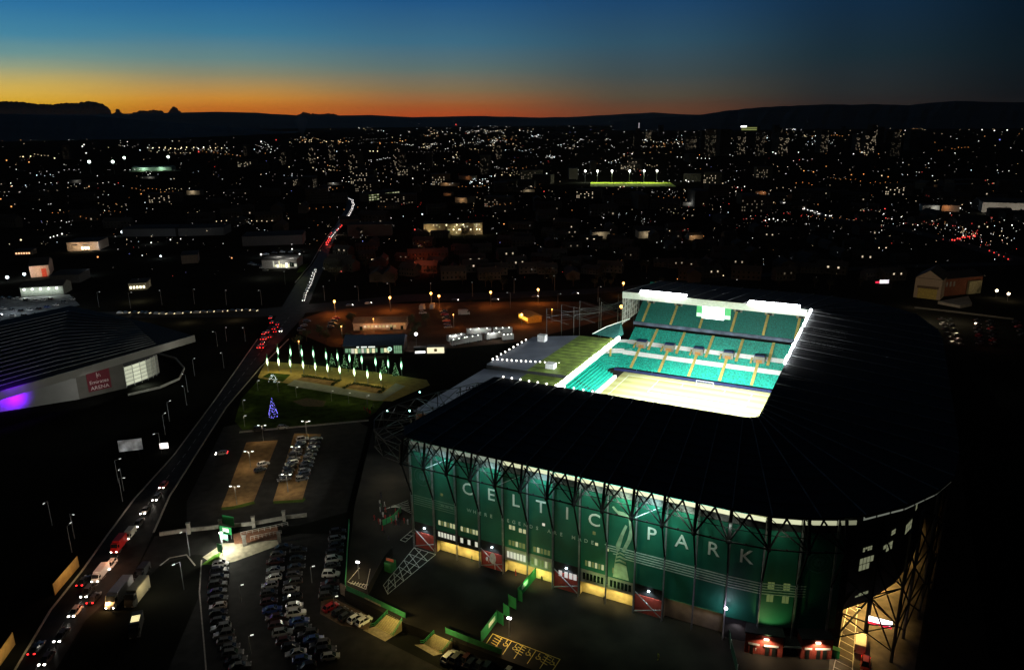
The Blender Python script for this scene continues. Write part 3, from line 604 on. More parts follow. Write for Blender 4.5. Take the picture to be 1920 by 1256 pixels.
# ---------------------------------------------------------------- low old stand on the left
Q_ = thing('grandstand', 'low old grandstand on the left with grey roof and roof lights painted with green pitch glow', 'grandstand', S(-12, 98, 0), 'grandstands of the stadium')
rg = mat('grey_roof_sheet', (.15, .17, .22), .6, noise=.2, nscale=.15)
gp = mat('roof_light_green_glow', (.15, .22, .035), .5, noise=.5, nscale=.35)  # pitch light shining through the translucent sheets, put into an opaque green
for t0, t1, z0, z1 in ((46, 97, 16.0, 17.4), (97.3, 150, 17.4, 18.8)):
    mb = MB(); mb.slab([S(-14, t0, lerp(z0, z1, .6)), S(-14, t1, lerp(z0, z1, .6))], [S(-33, t0 + 2, z0), S(-33, t1 - (8 if t1 > 100 else 0), z0)], .5); mb.obj('roof', rg, Q_)
    mb = MB(); mb.slab([S(4, t0, z1), S(4, t1, z1)], [S(-13.97, t0, lerp(z0, z1, .6)), S(-13.97, t1, lerp(z0, z1, .6))], .45); gr = mb.obj('roof_light', gp, Q_)
    mb = MB()
    for k in range(1, 13): t = lerp(t0, t1, k/13); mb.beam(S(4, t, z1 + .03), S(-13.9, t, lerp(z0, z1, .6) + .03), .16)
    mb.obj('glazing_bar', mat('glazing_bar', (.05, .07, .03), .6), gr)
mb = MB(); mb.slab([S(4.3, 46, 18.4), S(4.3, 150, 19.6)], [S(5.2, 46, 18.4), S(5.2, 150, 19.6)], 1.2); mb.obj('fascia', fascia_m, Q_)
for k in range(9):
    t0 = 60 + 10*k; mb = MB()
    for j in range(12): mb.ball(S(4.9, t0 + .8*j, 18.9 + (t0 - 46)/104*1.1), .55, 8, 5)
    if t0 < 146: mb.obj('floodlight', floodm, Q_)
mb = MB(); mb.slab([S(-32, 48, 15.6), S(-32, 142, 15.6)], [S(-31.6, 48, 15.6), S(-31.6, 142, 15.6)], 15.6); mb.obj('rear_wall', mat('rear_wall_red', (.2, .06, .04), .8), Q_)
mb = MB(); mb.slab([S(-31, 141, 17), S(-19, 149.5, 17.6)], [S(-31, 140.6, 17), S(-19, 149.1, 17.6)], 17); mb.obj('end_wall', mat('rear_wall_red', (.2, .06, .04)), Q_)
mb = MB(); mb.slab([S(-32, 97.1, 17.3), S(4, 97.1, 18.7)], [S(-32, 97.35, 17.3), S(4, 97.35, 18.7)], 2.2); mb.obj('roof_step', dark, Q_)
mb = MB(); mb.add([S(4, 150, 19), S(4, 158, 19), S(2, 160, 24), S(-8, 150.5, 19.5)], [(0, 1, 2, 3)]); mb.obj('glazed_wing', mat('wing_glass', (.03, .12, .11), .2), Q_)
mb = MB(); mb.path([S(-8, 150.5, 19.6), S(-3, 155, 22.4), S(2, 160, 24.1), S(4, 166, 24.1)], .4); mb.obj('wing_frame', fascia_m, Q_)
stepmb(62, 152, 2, 1.5, -20, 12, 18, fn=lambda q, t, z: S(t, q, z)).obj('seating', seat_m, Q_)
for t in (74, 92, 110, 128): stepmb(t - .5, t + .5, 2, 1.5, -20, 12, 18, lift=.05, fn=lambda q, t, z: S(t, q, z)).obj('aisle', mat('aisle_dark', (.04, .05, .04), .8), Q_)
mb = MB(); mb.slab([S(3.4, 62, 1.5), S(3.4, 152, 1.5)], [S(2.2, 62, 1.5), S(2.2, 152, 1.5)], 1.5); mb.obj('front_wall', fascia_m, Q_)
for px, py in ((1017, 638), (1033, 692)):
    p = G(px, py, 18.0); mb = MB(); mb.box(p + UP*.9, (3.4, 3.0, 3.0), RZ); mb.box(p + UP*2.45, (3.6, 3.2, .12), RZ); mb.obj('plant_box', mat('plant_white', (.55, .56, .58), .6), Q_)
bulb = mat('bulb_warm', (1, 1, 1), .5, emit=(1, .93, .82), es=5, sample=False)
for a, b, n in (((924, 673), (1048, 681), 15), ((924, 673), (986, 637), 9)):
    for k in range(n): 
        p = G(lerp(a[0], b[0], k/(n-1)), lerp(a[1], b[1], k/(n-1)), 18.3); MB().ball(p, .34, 6, 4).obj('roof_bulb', bulb, Q_)
# ---------------------------------------------------------------- pitch and its kit
pm = mat('pitch_grass', (.20, .235, .105), .9, noise=.1, nscale=.6)
t_ = pm.node_tree; wv = t_.nodes.new('ShaderNodeTexWave'); wv.wave_type = 'BANDS'; wv.bands_direction = 'Y'; wv.inputs['Scale'].default_value = .045; wv.inputs['Distortion'].default_value = .4
tcx = t_.nodes.new('ShaderNodeTexCoord'); mpx = t_.nodes.new('ShaderNodeMapping'); mpx.inputs['Rotation'].default_value = (0, 0, TH); t_.links.new(tcx.outputs['Object'], mpx.inputs[0]); t_.links.new(mpx.outputs[0], wv.inputs[0])
mxx = t_.nodes.new('ShaderNodeMix'); mxx.data_type = 'RGBA'; mxx.inputs[6].default_value = (.215, .205, .07, 1); mxx.inputs[7].default_value = (.27, .28, .13, 1); t_.links.new(wv.outputs[1], mxx.inputs['Factor']); t_.links.new(mxx.outputs[2], t_.nodes['Principled BSDF'].inputs['Base Color'])
MB().quad(S(3.4, 55, .03), S(83, 55, .03), S(83, 162.2, .03), S(3.4, 162.2, .03)).obj('pitch', pm, kind='structure')
mb = MB()
def ln(a, b, w_=.14): mb.beam(S(*a, .045), S(*b, .045), w_)
for a, b in (((7, 56), (75, 56)), ((75, 56), (75, 158)), ((75, 158), (7, 158)), ((7, 158), (7, 56)), ((7, 107), (75, 107)), ((21, 158), (21, 141.5)), ((61, 158), (61, 141.5)), ((21, 141.5), (61, 141.5)), ((32, 158), (32, 152.5)), ((50, 158), (50, 152.5)), ((32, 152.5), (50, 152.5))): ln(a, b)
mb.obj('pitch_markings', letter_m, kind='structure')
def goal(loc, w_, h, dpt, label):
    g = thing('football_goal', label, 'football goal', loc); mb = MB(); l_ = Vector(loc); pt = lambda x, y, z: l_ + AS*x + AT*y + UP*z
    mb.path([pt(-w_/2, 0, 0), pt(-w_/2, 0, h), pt(w_/2, 0, h), pt(w_/2, 0, 0)], .13); mb.path([pt(-w_/2, 0, h), pt(-w_/2, dpt, 0), pt(w_/2, dpt, 0), pt(w_/2, 0, h)], .08); mb.obj('frame', mat('goal_white', (.8, .8, .8), .5), g)
    mb = MB()
    for k in range(1, 12): x = lerp(-w_/2, w_/2, k/12); mb.beam(pt(x, 0, h), pt(x, dpt, 0), .03)
    for k in range(1, 6): mb.beam(pt(-w_/2, dpt*k/6, h*(1-k/6)), pt(w_/2, dpt*k/6, h*(1-k/6)), .03)
    mb.obj('net', mat('net_grey', (.5, .5, .5), .8), g)
goal(S(41, 158, .05), 7.3, 2.44, 2, 'full size white goal on the far goal line')
goal(G(1208, 697, .05), 7.3, 2.3, 2, 'white goal parked at the left end of the navy boards')
for k, (px, py) in enumerate(((1242, 700), (1258, 703), (1300, 708), (1330, 713), (1372, 722), (1420, 729))):
    pass
# floodlights over the pitch
fl = (.95, 1, .93)
for t in (145, 122, 98): lamp('AREA', S(79.0, t, 34.6), 44000, fl, target=S(40, t - 12, 0), parent=N_, size=14, sy=1.5)
for s in (18, 64): lamp('AREA', S(s, 167.4, 34.8), 52000, fl, target=S(42, 118, 0), parent=W_, size=14, sy=1.2)
for t in (72, 98, 124): lamp('AREA', S(5.9, t, 18.6), 34000, fl, target=S(45, t + 8, 0), parent=Q_, size=14, sy=1)
for s in (25, 58): lamp('AREA', S(s, 43.2, 34.4), 30000, fl, target=S(42, 92, 0), parent=E_, size=14, sy=1.2)
# video screen under the far roof
V_ = thing('video_screen', 'glowing white video screen hung under the far roof edge', 'screen', S(40, 169.6, 27))
MB().box(S(40.2, 169.6, 30), (9.4, .3, 5.6), RZ).obj('display', mat('screen_white', (1, 1, 1), .5, emit=(.86, .95, 1), es=3.2), V_)
for s in (34.2, 46.4):
    MB().box(S(s, 169.7, 30.2), (2.4, .3, 5.2), RZ).obj('side_panel', mat('screen_side_green', (.05, .3, .12), .5, emit=(.1, .7, .25), es=.35, sample=False), V_)
    MB().box(S(s, 169.5, 28.6), (2.2, .1, 1.6), RZ).obj('side_caption', mat('screen_side_pale', (.6, .8, .7), .5, emit=(.6, .9, .75), es=.5, sample=False), V_)
# ================================================================ around the stadium
plat = [G(x, y, 0) for x, y in ((700, 800), (664, 950), (655, 1030), (646, 1112), (690, 1134), (760, 1168), (880, 1212), (1000, 1256), (1080, 1290))]
plat = [(p.x, p.y) for p in plat] + [(S(*q).x, S(*q).y) for q in ((70, -70), (134, -60), (134, 200), (112, 232))] + [(S(*q).x, S(*q).y) for q in ((60, 300), (-40, 165), (-44, 60))]
fore = mat('forecourt_asphalt', (.014, .0125, .0095), .9, noise=.6, nscale=.12, bump=.05, spec=.15)
MB().prism(plat, ZG - 1, 0).obj('forecourt', fore, kind='structure')
lawn = mat('night_lawn', (.045, .075, .015), 1., noise=.4, nscale=.3, spec=0)
tan_ = mat('plaza_paving', (.32, .235, .06), .85, noise=.2, nscale=.4, spec=.1)
pale = mat('plaza_stone', (.28, .30, .25), .8, noise=.15, nscale=.6, spec=.1)
soil = mat('brown_gravel', (.19, .12, .055), .95, noise=.3, nscale=.5, spec=.05)
poly('lawn', [(452, 748), (490, 706), (720, 752), (705, 772), (680, 790), (560, 800), (455, 806), (440, 790)], lawn, ZG+.01)
poly('plaza', [(484, 706), (499, 677), (600, 686), (700, 697), (800, 712), (806, 722), (735, 752), (700, 751), (484, 708)], tan_, ZG+.03)
poly('plaza_border', [(538, 722), (552, 712), (624, 724), (690, 736), (716, 738), (742, 718), (760, 724), (716, 751), (700, 750)], pale, ZG+.045)
for q in ([(556, 712), (569, 705), (636, 714), (624, 723)], [(643, 725), (661, 719), (724, 729), (709, 737)]): poly('gravel_bed', q, soil, ZG+.06)
poly('lawn', [(492, 706), (505, 699), (545, 702), (530, 716)], lawn, ZG+.05)
poly('gravel_patch', [(548, 752), (575, 746), (612, 752), (606, 762), (570, 762)], mat('bare_earth', (.08, .055, .02), 1., noise=.4), ZG+.02)
poly('car_park', [(350, 940), (420, 800), (470, 790), (650, 780), (690, 800), (650, 960), (560, 985), (350, 1000)], asph, ZG+.008)
poly('parking_bay', [(462, 829), (521, 825), (476, 939), (440, 948), (415, 951)], soil, ZG+.05)
poly('parking_bay', [(552, 812), (602, 814), (567, 936), (512, 939)], soil, ZG+.05)
for q in ([(415, 951), (440, 948), (476, 939), (478, 944), (441, 954), (416, 956)], [(512, 939), (567, 936), (570, 931), (573, 936), (568, 941), (513, 944)]): poly('grass_verge', q, lawn, ZG+.06)
poly('car_park', [(380, 1045), (560, 1000), (640, 1000), (660, 1120), (720, 1200), (900, 1290), (900, 1420), (300, 1420), (300, 1290), (372, 1120)], asph, ZG+.008)
poly('gravel_patch', [(604, 1105), (640, 1128), (700, 1158), (690, 1180), (640, 1172), (600, 1150)], mat('brown_tarmac', (.10, .065, .035), .9, noise=.3), ZG+.03)
poly('compound', [(560, 600), (640, 572), (900, 566), (1100, 566), (1170, 590), (980, 640), (780, 660), (620, 650), (560, 625)], mat('compound_ground', (.065, .042, .03), .9, noise=.4, nscale=.05, spec=.05), ZG+.006)
kline('kerb', [(378, 1050), (374, 1110), (382, 1200), (390, 1300)], ZG, .3, .13, kerb)
kline('kerb', [(300, 1060), (318, 1046), (350, 1040), (366, 1060)], ZG, .3, .13, kerb)
kline('footpath', [(450, 810), (560, 800), (690, 788)], ZG, 1.6, .05, kerb)
# forecourt paint
yl = mat('yellow_paint', (.62, .47, .10), .6, noise=.3, nscale=2); wl = mat('white_paint', (.55, .54, .48), .6, noise=.4, nscale=1.5)
def lines(name, segs, m, z=.012, w_=.14):
    mb = MB()
    for a, b in segs:
        p, q = G(*a, z), G(*b, z); d_ = q - p; mb.box((p+q)/2, (d_.length + w_, w_, .012), atan2(d_.y, d_.x))
    return mb.obj(name, m, kind='structure')
C4 = lambda x, y: (680 + x/4.243, 960 + y/4.243)
sg = []
quad = [C4(410, 280), C4(580, 335), C4(200, 650), C4(165, 580)]
for k in range(7):
    f = k/6; a = (lerp(quad[0][0], quad[3][0], f), lerp(quad[0][1], quad[3][1], f)); b = (lerp(quad[1][0], quad[2][0], f), lerp(quad[1][1], quad[2][1], f)); sg.append((a, b))
for k in range(4):
    f = k/3; a = (lerp(quad[0][0], quad[1][0], f), lerp(quad[0][1], quad[1][1], f)); b = (lerp(quad[3][0], quad[2][0], f), lerp(quad[3][1], quad[2][1], f)); sg.append((a, b))
for k in range(6):
    f, g_ = k/6, (k+1)/6; sg.append(((lerp(quad[0][0], quad[3][0], f), lerp(quad[0][1], quad[3][1], f)), (lerp(quad[1][0], quad[2][0], g_), lerp(quad[1][1], quad[2][1], g_))))
sg += [(C4(300, 220), C4(415, 125)), (C4(340, 235), C4(420, 165)), (C4(300, 220), C4(340, 235)), (C4(325, 200), C4(368, 212)), (C4(355, 178), C4(395, 190)), (C4(385, 152), C4(418, 165))]
lines('hatch_markings', sg, wl)
sg = [(C4(1035, 965), C4(1570, 1168))]
for x in (1035, 1110, 1185, 1275, 1380, 1480, 1570):
    y = lerp(965, 1168, (x-1035)/535); sg.append((C4(x, y), C4(x - 70, y + 105)))
for x in (1060, 1250, 1455):
    y = lerp(965, 1168, (x-1035)/535)
    for k in range(4): sg.append((C4(x - 12*k, y + 18*k + 6), C4(x + 48 - 12*k, y + 18*k + 34)))
lines('bay_markings', sg, yl)
mb = MB()
for x, y in ((1140, 1045), (1215, 1075), (1320, 1118), (1400, 1150), (1510, 1192)):       # wheelchair symbols
    c = G(*C4(x, y), .015); A_ = Matrix.Rotation(-.5, 3, 'Z')
    pt = lambda a, b: c + A_ @ Vector((a, b, 0))
    mb.path([pt(.45*cos(q), -.3 + .45*sin(q)) for q in [pi*.9 + i*pi*1.3/8 for i in range(9)]], .12); mb.path([pt(-.25, .75), pt(-.2, .1), pt(.35, .1), pt(.6, -.6), pt(.85, -.6)], .13); mb.ball(pt(-.25, 1.0), .16, 6, 3, sz=.1)
mb.obj('wheelchair_symbols', yl, kind='structure')
sg = [((674, 1064), (652, 1090)), ((652, 1090), (686, 1104)), ((686, 1104), (694, 1066)), ((656, 1092), (690, 1096))]
for k in range(6): sg.append(((658 + 5*k, 1094 + 1.2*k), (662 + 5*k, 1089 + 1.2*k)))
lines('bay_markings', sg, wl)
def lamp_at(px, py, z, power, color, size=.25): return lamp('POINT', G(px, py, z), power, color, size=size)
# ---------------------------------------------------------------- lane under the corner
MB().add([S(104.2, -6, .005), S(118.5, -6, .005), S(123, 40, .005), S(123, 90, .005), S(103.6, 90, .005), S(103.6, 7, .005)], [list(range(6))]).obj('lane', mat('lane_tarmac', (.085, .075, .06), .85, noise=.4, nscale=.4), kind='structure')
lines('lane_markings', [((1598, 1102), (1562, 1256)), ((1612, 1096), (1604, 1180)), ((1604, 1180), (1598, 1256)), ((1637, 1095), (1632, 1140))] + [((1596 - k*2.9, 1112 + k*12.5), (1611 - k*1.4, 1122 + k*13)) for k in range(12)], wl)
for s, t, pw in ((109, 22, 1500), (110, 36, 1600), (112, 52, 1500), (113, 68, 1000), (108, 11, 420)):
    l_ = thing('soffit_lamp', 'amber lamp under the stadium corner above the parking lane', 'lamp', S(s, t, 8.6), 'lamps under the stadium corner')
    MB().box(S(s, t, 8.75), (1.2, .4, .18), RZ).obj('housing', steel, l_); MB().box(S(s, t, 8.62), (1.0, .3, .08), RZ).obj('diffuser', mat('amber_tube', (1, 1, 1), .5, emit=(1, .7, .25), es=6, sample=False), l_)
    lamp('SPOT', S(s, t, 8.4), pw*12, (1, .60, .17), target=S(s - .5, t, 0), parent=l_, size=.4, spot=125, blend=.8)
sb = thing('lit_sign', 'glowing white and red sign box under the stadium corner', 'sign', S(113, 16, 3)); c = S(112.6, 13.2, 5.3)
MB().box(c, (4.6, .3, 1.1), RZ).obj('panel', mat('sign_white_glow', (1, 1, 1), .5, emit=(1, .92, .97), es=3), sb); MB().box(c - UP*.85, (4.6, .32, .55), RZ).obj('red_band', mat('sign_red_glow', (.5, .02, .03), .5, emit=(1, .03, .08), es=1.0), sb); MB().beam(c + AT*.2 - UP*1, S(110.2, 15.6, 4.3), .2).obj('bracket', steel, sb)
# ---------------------------------------------------------------- brick turnstile blocks
def fbox(mb, u0, u1, z0, z1, o0, o1): mb.add([FS(u0, z0, o0), FS(u1, z0, o0), FS(u1, z0, o1), FS(u0, z0, o1), FS(u0, z1, o0), FS(u1, z1, o0), FS(u1, z1, o1), FS(u0, z1, o1)], ((0, 1, 2, 3), (7, 6, 5, 4), (0, 4, 5, 1), (1, 5, 6, 2), (2, 6, 7, 3), (3, 7, 4, 0)))
hut = []
for k, (u0, u1) in enumerate(((12.72, 13.72), (14.2, 15.12))):
    T_ = thing('turnstile_block', ('red brick turnstile block at the foot of the green front, nearer the middle', 'red brick turnstile block at the right end of the green front')[k], 'turnstile block', FS((u0+u1)/2, 0, 2), 'turnstile blocks')
    mb = MB(); fbox(mb, u0, u1, 0, 4.9, .3, 3.4); mb.obj('wall', brick, T_)
    mb = MB(); fbox(mb, u0 - .03, u1 + .03, 4.9, 5.2, .25, 3.6); mb.obj('roof', dark, T_)
    for q, w_ in ((.2, .09), (.55, .09), (.75, .09)):
        mb = MB(); uu = lerp(u0, u1, q); fbox(mb, uu - w_/1.6, uu + w_/1.6, 0, 2.2, 3.38, 3.46); mb.obj('door', mat('turnstile_dark', (.015, .02, .018), .5), T_)
        mb = MB(); fbox(mb, uu - .1, uu + .12, 2.35, 2.8, 3.4, 3.47); mb.obj('door_sign', mat('sign_board_white', (.7, .7, .68), .6), T_)
    mb = MB(); uu = (u0+u1)/2; fbox(mb, uu - .07, uu + .07, 4.05, 4.3, 3.4, 3.7); mb.obj('wall_lamp', mat('hut_lamp', (1, 1, 1), .5, emit=(1, .8, .6), es=5, sample=False), T_)
    lamp('SPOT', FS(uu, 4.1, 4.2), 1300, (1, .72, .45), target=FS(uu, 0, 3.6), parent=T_, size=.1, spot=150)
mb = MB(); fbox(mb, 13.74, 14.18, 2.9, 3.1, .3, 3.6); cp = mb.obj('entrance_canopy', dark); tag(cp, 'dark flat canopy between the two brick turnstile blocks', 'canopy')
mb = MB(); fbox(mb, 13.74, 14.18, 2.75, 3.15, 3.6, 3.7); mb.obj('canopy_edge', fascia_m, cp)
lamp('SPOT', FS(12.4, 4.4, 1.2), 300, (1, .8, .8), target=FS(12.4, 0, .6), size=.15, spot=140)
mb = MB(); mb.beam(FS(12.15, 0, 2), FS(12.15, 0, 2) + (G(1378, 1290, 0) - FS(12.15, 0, 2)), .1)
def fence(name, px, h, m, label, z=0, th=.1, cat='fence', cap=None):
    mb = MB(); P = [G(x, y, z) for x, y in px]
    for a, b in zip(P, P[1:]): d_ = b - a; mb.box((a+b)/2 + UP*h/2, (d_.length, th, h), atan2(d_.y, d_.x))
    T_ = thing(name, label, cat, P[0]); mb.obj('panel', m, T_)
    mb = MB()
    for p in P: mb.box(p + UP*(h/2 + .05), (.16, .16, h + .1))
    mb.obj('fence_post', cap or m, T_); return T_
grn = mat('green_board', (.015, .18, .055), .6, noise=.2, nscale=.5); grnd = mat('green_rail', (.02, .13, .05), .6)
fence('fence', [(1362, 1168), (1370, 1215), (1382, 1262)], 2.2, mat('fence_dark_green', (.012, .06, .035), .6), 'dark green fence running from the front to the bottom edge beside the turnstiles', cap=fascia_m)
mb = MB(); p = FS(15.45, 0, 2.4); mb.box(p + UP*.9, (1.6, 1.4, 1.8), RZ); tag(mb.obj('wheelie_bin', grn), 'green bin at the right end of the brick turnstiles', 'bin')
# zigzag hoarding on the forecourt
zz = [[C4(1395, 500), C4(1235, 690)], [C4(1235, 700), C4(1268, 712)], [C4(1220, 772), C4(1160, 740)], [C4(1165, 838), C4(1122, 812)], [C4(1118, 898), C4(1070, 868)], [C4(1070, 868), C4(942, 1040)]]
for k, seg in enumerate(zz):
    T_ = fence('hoarding', seg, 3.0, grn, ('long green hoarding nearest the lit doorways', 'short green hoarding end below the long one', 'green hoarding third from the doorways', 'narrow green hoarding fourth from the doorways', 'green hoarding fifth from the doorways', 'long green hoarding ending beside the yellow bays')[k], cat='hoarding')
    if k in (0, 5):
        a, b = G(*seg[0], 0), G(*seg[1], 0); d_ = (b-a).normalized(); n_ = Vector((d_.y, -d_.x, 0)); n_ = n_ if n_.y < 0 else -n_
        mb = MB(); q = lerp(a, b, .68 if k == 0 else .35) + n_*.12 + UP*1.9; mb.box(q, (3.2, .06, 1.1), atan2(d_.y, d_.x)); mb.obj('notice', mat('notice_white', (.75, .75, .7), .6), T_)
lamp('AREA', G(*C4(1300, 560), 3.2), 160, (.4, 1, .3), target=G(*C4(1420, 480), .5), size=1)
fence('fence', [(752, 960), (737, 976), (718, 985)], 1.8, grn, 'green barrier beside the queue of people at the left corner')
fence('fence', [(655, 985), (652, 1030), (648, 1100)], 2.0, mat('fence_green_mid', (.02, .20, .07), .6), 'tall green fence between the parked row and the hatched bays', z=0)
fence('fence', [(650, 1106), (690, 1124), (760, 1158)], 1.4, grnd, 'low green fence along the top of the retaining wall')
fence('fence', [(836, 1186), (880, 1204), (940, 1226)], 1.4, grnd, 'low dark green fence right of the second stair')
fence('fence', [(692, 1112), (718, 1062), (736, 1040)], 2.4, mat('fence_black', (.02, .02, .02), .6), 'dark panel fence slanting from the wall toward the front corner')
mb = MB(); p = G(732, 1068, 0); mb.box(p + UP*1.3, (2.2, 2.2, 2.6), RZ); k_ = tag(mb.obj('kiosk', grnd), 'small dark green kiosk with a pale red topped sign on the forecourt', 'kiosk'); MB().box(p + UP*2.9, (2.3, .2, .8), RZ).obj('kiosk_sign', mat('kiosk_sign_red', (.5, .12, .08), .6), k_)
# walls and stairs
fence('retaining_wall', [(640, 1112), (688, 1138), (716, 1152)], 2.9, mat('wall_stone', (.25, .2, .15), .9, noise=.3), 'stone retaining wall behind the five angled cars', z=ZG, th=.5, cat='wall')
def stair(tl, tr, br, bl, label, n=14):
    T_ = thing('staircase', label, 'stairs', G(*bl, ZG)); a, b, c, d_ = G(*tl, 0), G(*tr, 0), G(*br, ZG), G(*bl, ZG); mb = MB()
    for k in range(n):
        f, g_ = k/n, (k+1)/n; p, q, r_, s_ = lerp(a, d_, f), lerp(b, c, f), lerp(b, c, g_), lerp(a, d_, g_)
        for v in (r_, s_): v.z = p.z
        q.z = p.z; lo = UP*(ZG - .1 - p.z)
        mb.add((p, q, r_, s_, p + lo, q + lo, r_ + lo, s_ + lo), ((0, 1, 2, 3), (3, 2, 6, 7), (0, 3, 7, 4), (2, 1, 5, 6)))
    mb.obj('steps', mat('stair_concrete', (.34, .29, .14), .8, noise=.15, nscale=2), T_)
    mb = MB()
    for k in range(1, n): f = k/n; p, q = lerp(a, d_, f), lerp(b, c, f); mb.beam(p + UP*.03, q + UP*.03, .1)
    mb.obj('nosing', dark, T_)
    for p, q in ((a, d_), (b, c)):
        mb = MB(); e_ = q + (q - p)*.35; e_.z = q.z; mb.path([p + UP*1.0, q + UP*1.0, e_ + UP*1.0], .14); mb.path([p + UP*.5, q + UP*.5, e_ + UP*.5], .1)
        for f in (0, .25, .5, .75, 1): r_ = lerp(p, q, f); mb.beam(r_, r_ + UP*1.0, .1)
        mb.obj('handrail', grn, T_)
    ra = MB(); ra.add([d_ + UP*.01, c + UP*.01, c + (c-b)*.9 + UP*(1.55*0), d_ + (d_-a)*.9], [(0, 1, 2, 3)])
    for i in (-2, -1): ra.v[i].z = ZG + .012
    ra.obj('landing', mat('landing_slab', (.2, .17, .11), .9, noise=.3), T_)
    m_ = (a + b)/2; lamp('POINT', m_ + UP*3.2 - AT*1.5, 1700, (1, .74, .26), parent=T_, size=.2)
stair((727, 1150), (754, 1164), (738, 1192), (703, 1174), 'yellow lit flight of steps with green handrails beside the white cars')
stair((814, 1188), (848, 1203), (830, 1225), (795, 1207), 'yellow lit flight of steps with green handrails, further right below the forecourt')
# bollard lamps on the forecourt
def bollard(px, py, z, label, pw, c=(1, .95, .85)):
    p = G(px, py, z); T_ = thing('path_lamp', label, 'lamp', p); MB().beam(p, p + UP*4.6, .2).obj('pole', post_m, T_); MB().box(p + UP*4.7, (.9, .5, .2), RZ).obj('lamp_head', mat('path_lamp_glass', (1, 1, 1), .5, emit=(1, .95, .9), es=9, sample=False), T_)
    lamp('POINT', p + UP*4.3, pw, c, parent=T_, size=.15)
bollard(955, 1192, 0, 'white lamp post standing beside the yellow wheelchair bays', 6500, (1, .70, .35)); bollard(673, 1084, 0, 'white lamp post among the hatched bays left of the forecourt', 3000, (1, .75, .4))
# ---------------------------------------------------------------- gate with stone pillars
stone = mat('gate_stone', (.30, .29, .26), .9, noise=.3, nscale=1)
kline('wall', [(300, 1004), (355, 996), (414, 990), (476, 984), (540, 972), (575, 968)], ZG, .5, 1.1, stone, None).name = 'boundary_wall'
tag(bpy.data.objects['boundary_wall'], 'low rubble stone wall along the side road by the gate', 'wall')
for k, (px, py, h) in enumerate(((355, 1000, 3.2), (415, 994, 3.2), (476, 988, 3.2), (533, 976, 3.0), (459, 1022, 2.8), (524, 1016, 2.8))):
    p = G(px, py); mb = MB(); mb.box(p + UP*h/2, (.9, .9, h), .3); mb.box(p + UP*(h + .12), (1.15, 1.15, .24), .3)
    tag(mb.obj('gate_pillar', stone), 'square stone gate pillar with a flat cap by the side road', 'pillar', 'stone gate pillars')
poly('paving', [(436, 1000), (520, 985), (522, 1010), (440, 1020)], mat('red_block_paving', (.20, .09, .05), .9, noise=.3), ZG+.03)
poly('pavement', [(380, 1044), (418, 1018), (520, 1012), (522, 1022), (440, 1052), (404, 1060)], mat('gate_pavement', (.30, .27, .19), .85, noise=.3, nscale=.7), ZG+.025)
poly('grass_verge', [(378, 1058), (402, 1040), (416, 1034), (404, 1058)], mat('bright_lawn', (.06, .16, .01), 1.), ZG+.04)
for k, (px, py, w_, h, z, m) in enumerate(((430, 991, 4.0, 3.0, 1.2, grn), (425, 1010, 4.0, 2.4, 1.6, grn), (421, 1016, 2.8, 1.8, .8, mat('green_white_sign', (.2, .6, .4), .6)), (414, 1042, 1.6, 2.6, 1.2, grn))):
    p = G(px, py); T_ = thing('green_sign', ('tall green notice board behind the stone gate', 'green notice board with white panel by the gate', 'white and green notice low by the gate', 'narrow green notice at the lawn corner')[k], 'sign', p)
    MB().box(p + UP*(z + h/2), (w_, .15, h), -.35).obj('board', m, T_)
    if k in (1, 2): MB().box(p + UP*(z + h*.55) + Vector((.1, -.16, 0)), (w_*.55, .06, h*.5), -.35).obj('white_panel', mat('notice_white', (.75, .75, .7), .6), T_)
    mb = MB(); [mb.beam(p + Vector((x, 0, 0)), p + Vector((x, 0, z + .2)), .14) for x in (-w_*.35, w_*.35)]; mb.obj('leg', post_m, T_)
p = G(418, 1030); T_ = thing('floodlight_post', 'bright white lamp post lighting the green gate signs', 'lamp', p); MB().beam(p, p + UP*5.2, .16).obj('pole', post_m, T_); MB().box(p + UP*5.25, (.8, .4, .25)).obj('lamp_head', mat('path_lamp_glass', (1, 1, 1), .5), T_)
lamp('POINT', p + UP*4.2 + Vector((.9, -1.0, 0)), 5200, (1, .98, .8), parent=T_, size=.2)
for a, b in (((452, 1004), (540, 985)), ((470, 1012), (528, 1000))):
    mb = MB(); P = [G(lerp(a[0], b[0], k/8), lerp(a[1], b[1], k/8)) for k in range(9)]; mb.path([q + UP*1.1 for q in P], .1); mb.path([q + UP*.6 for q in P], .07); [mb.beam(q, q + UP*1.1, .09) for q in P]; tag(mb.obj('guard_rail', mat('galvanised_rail', (.5, .5, .46), .5)), 'galvanised guard rail on the red paving by the gate', 'railing', 'guard rails by the gate')
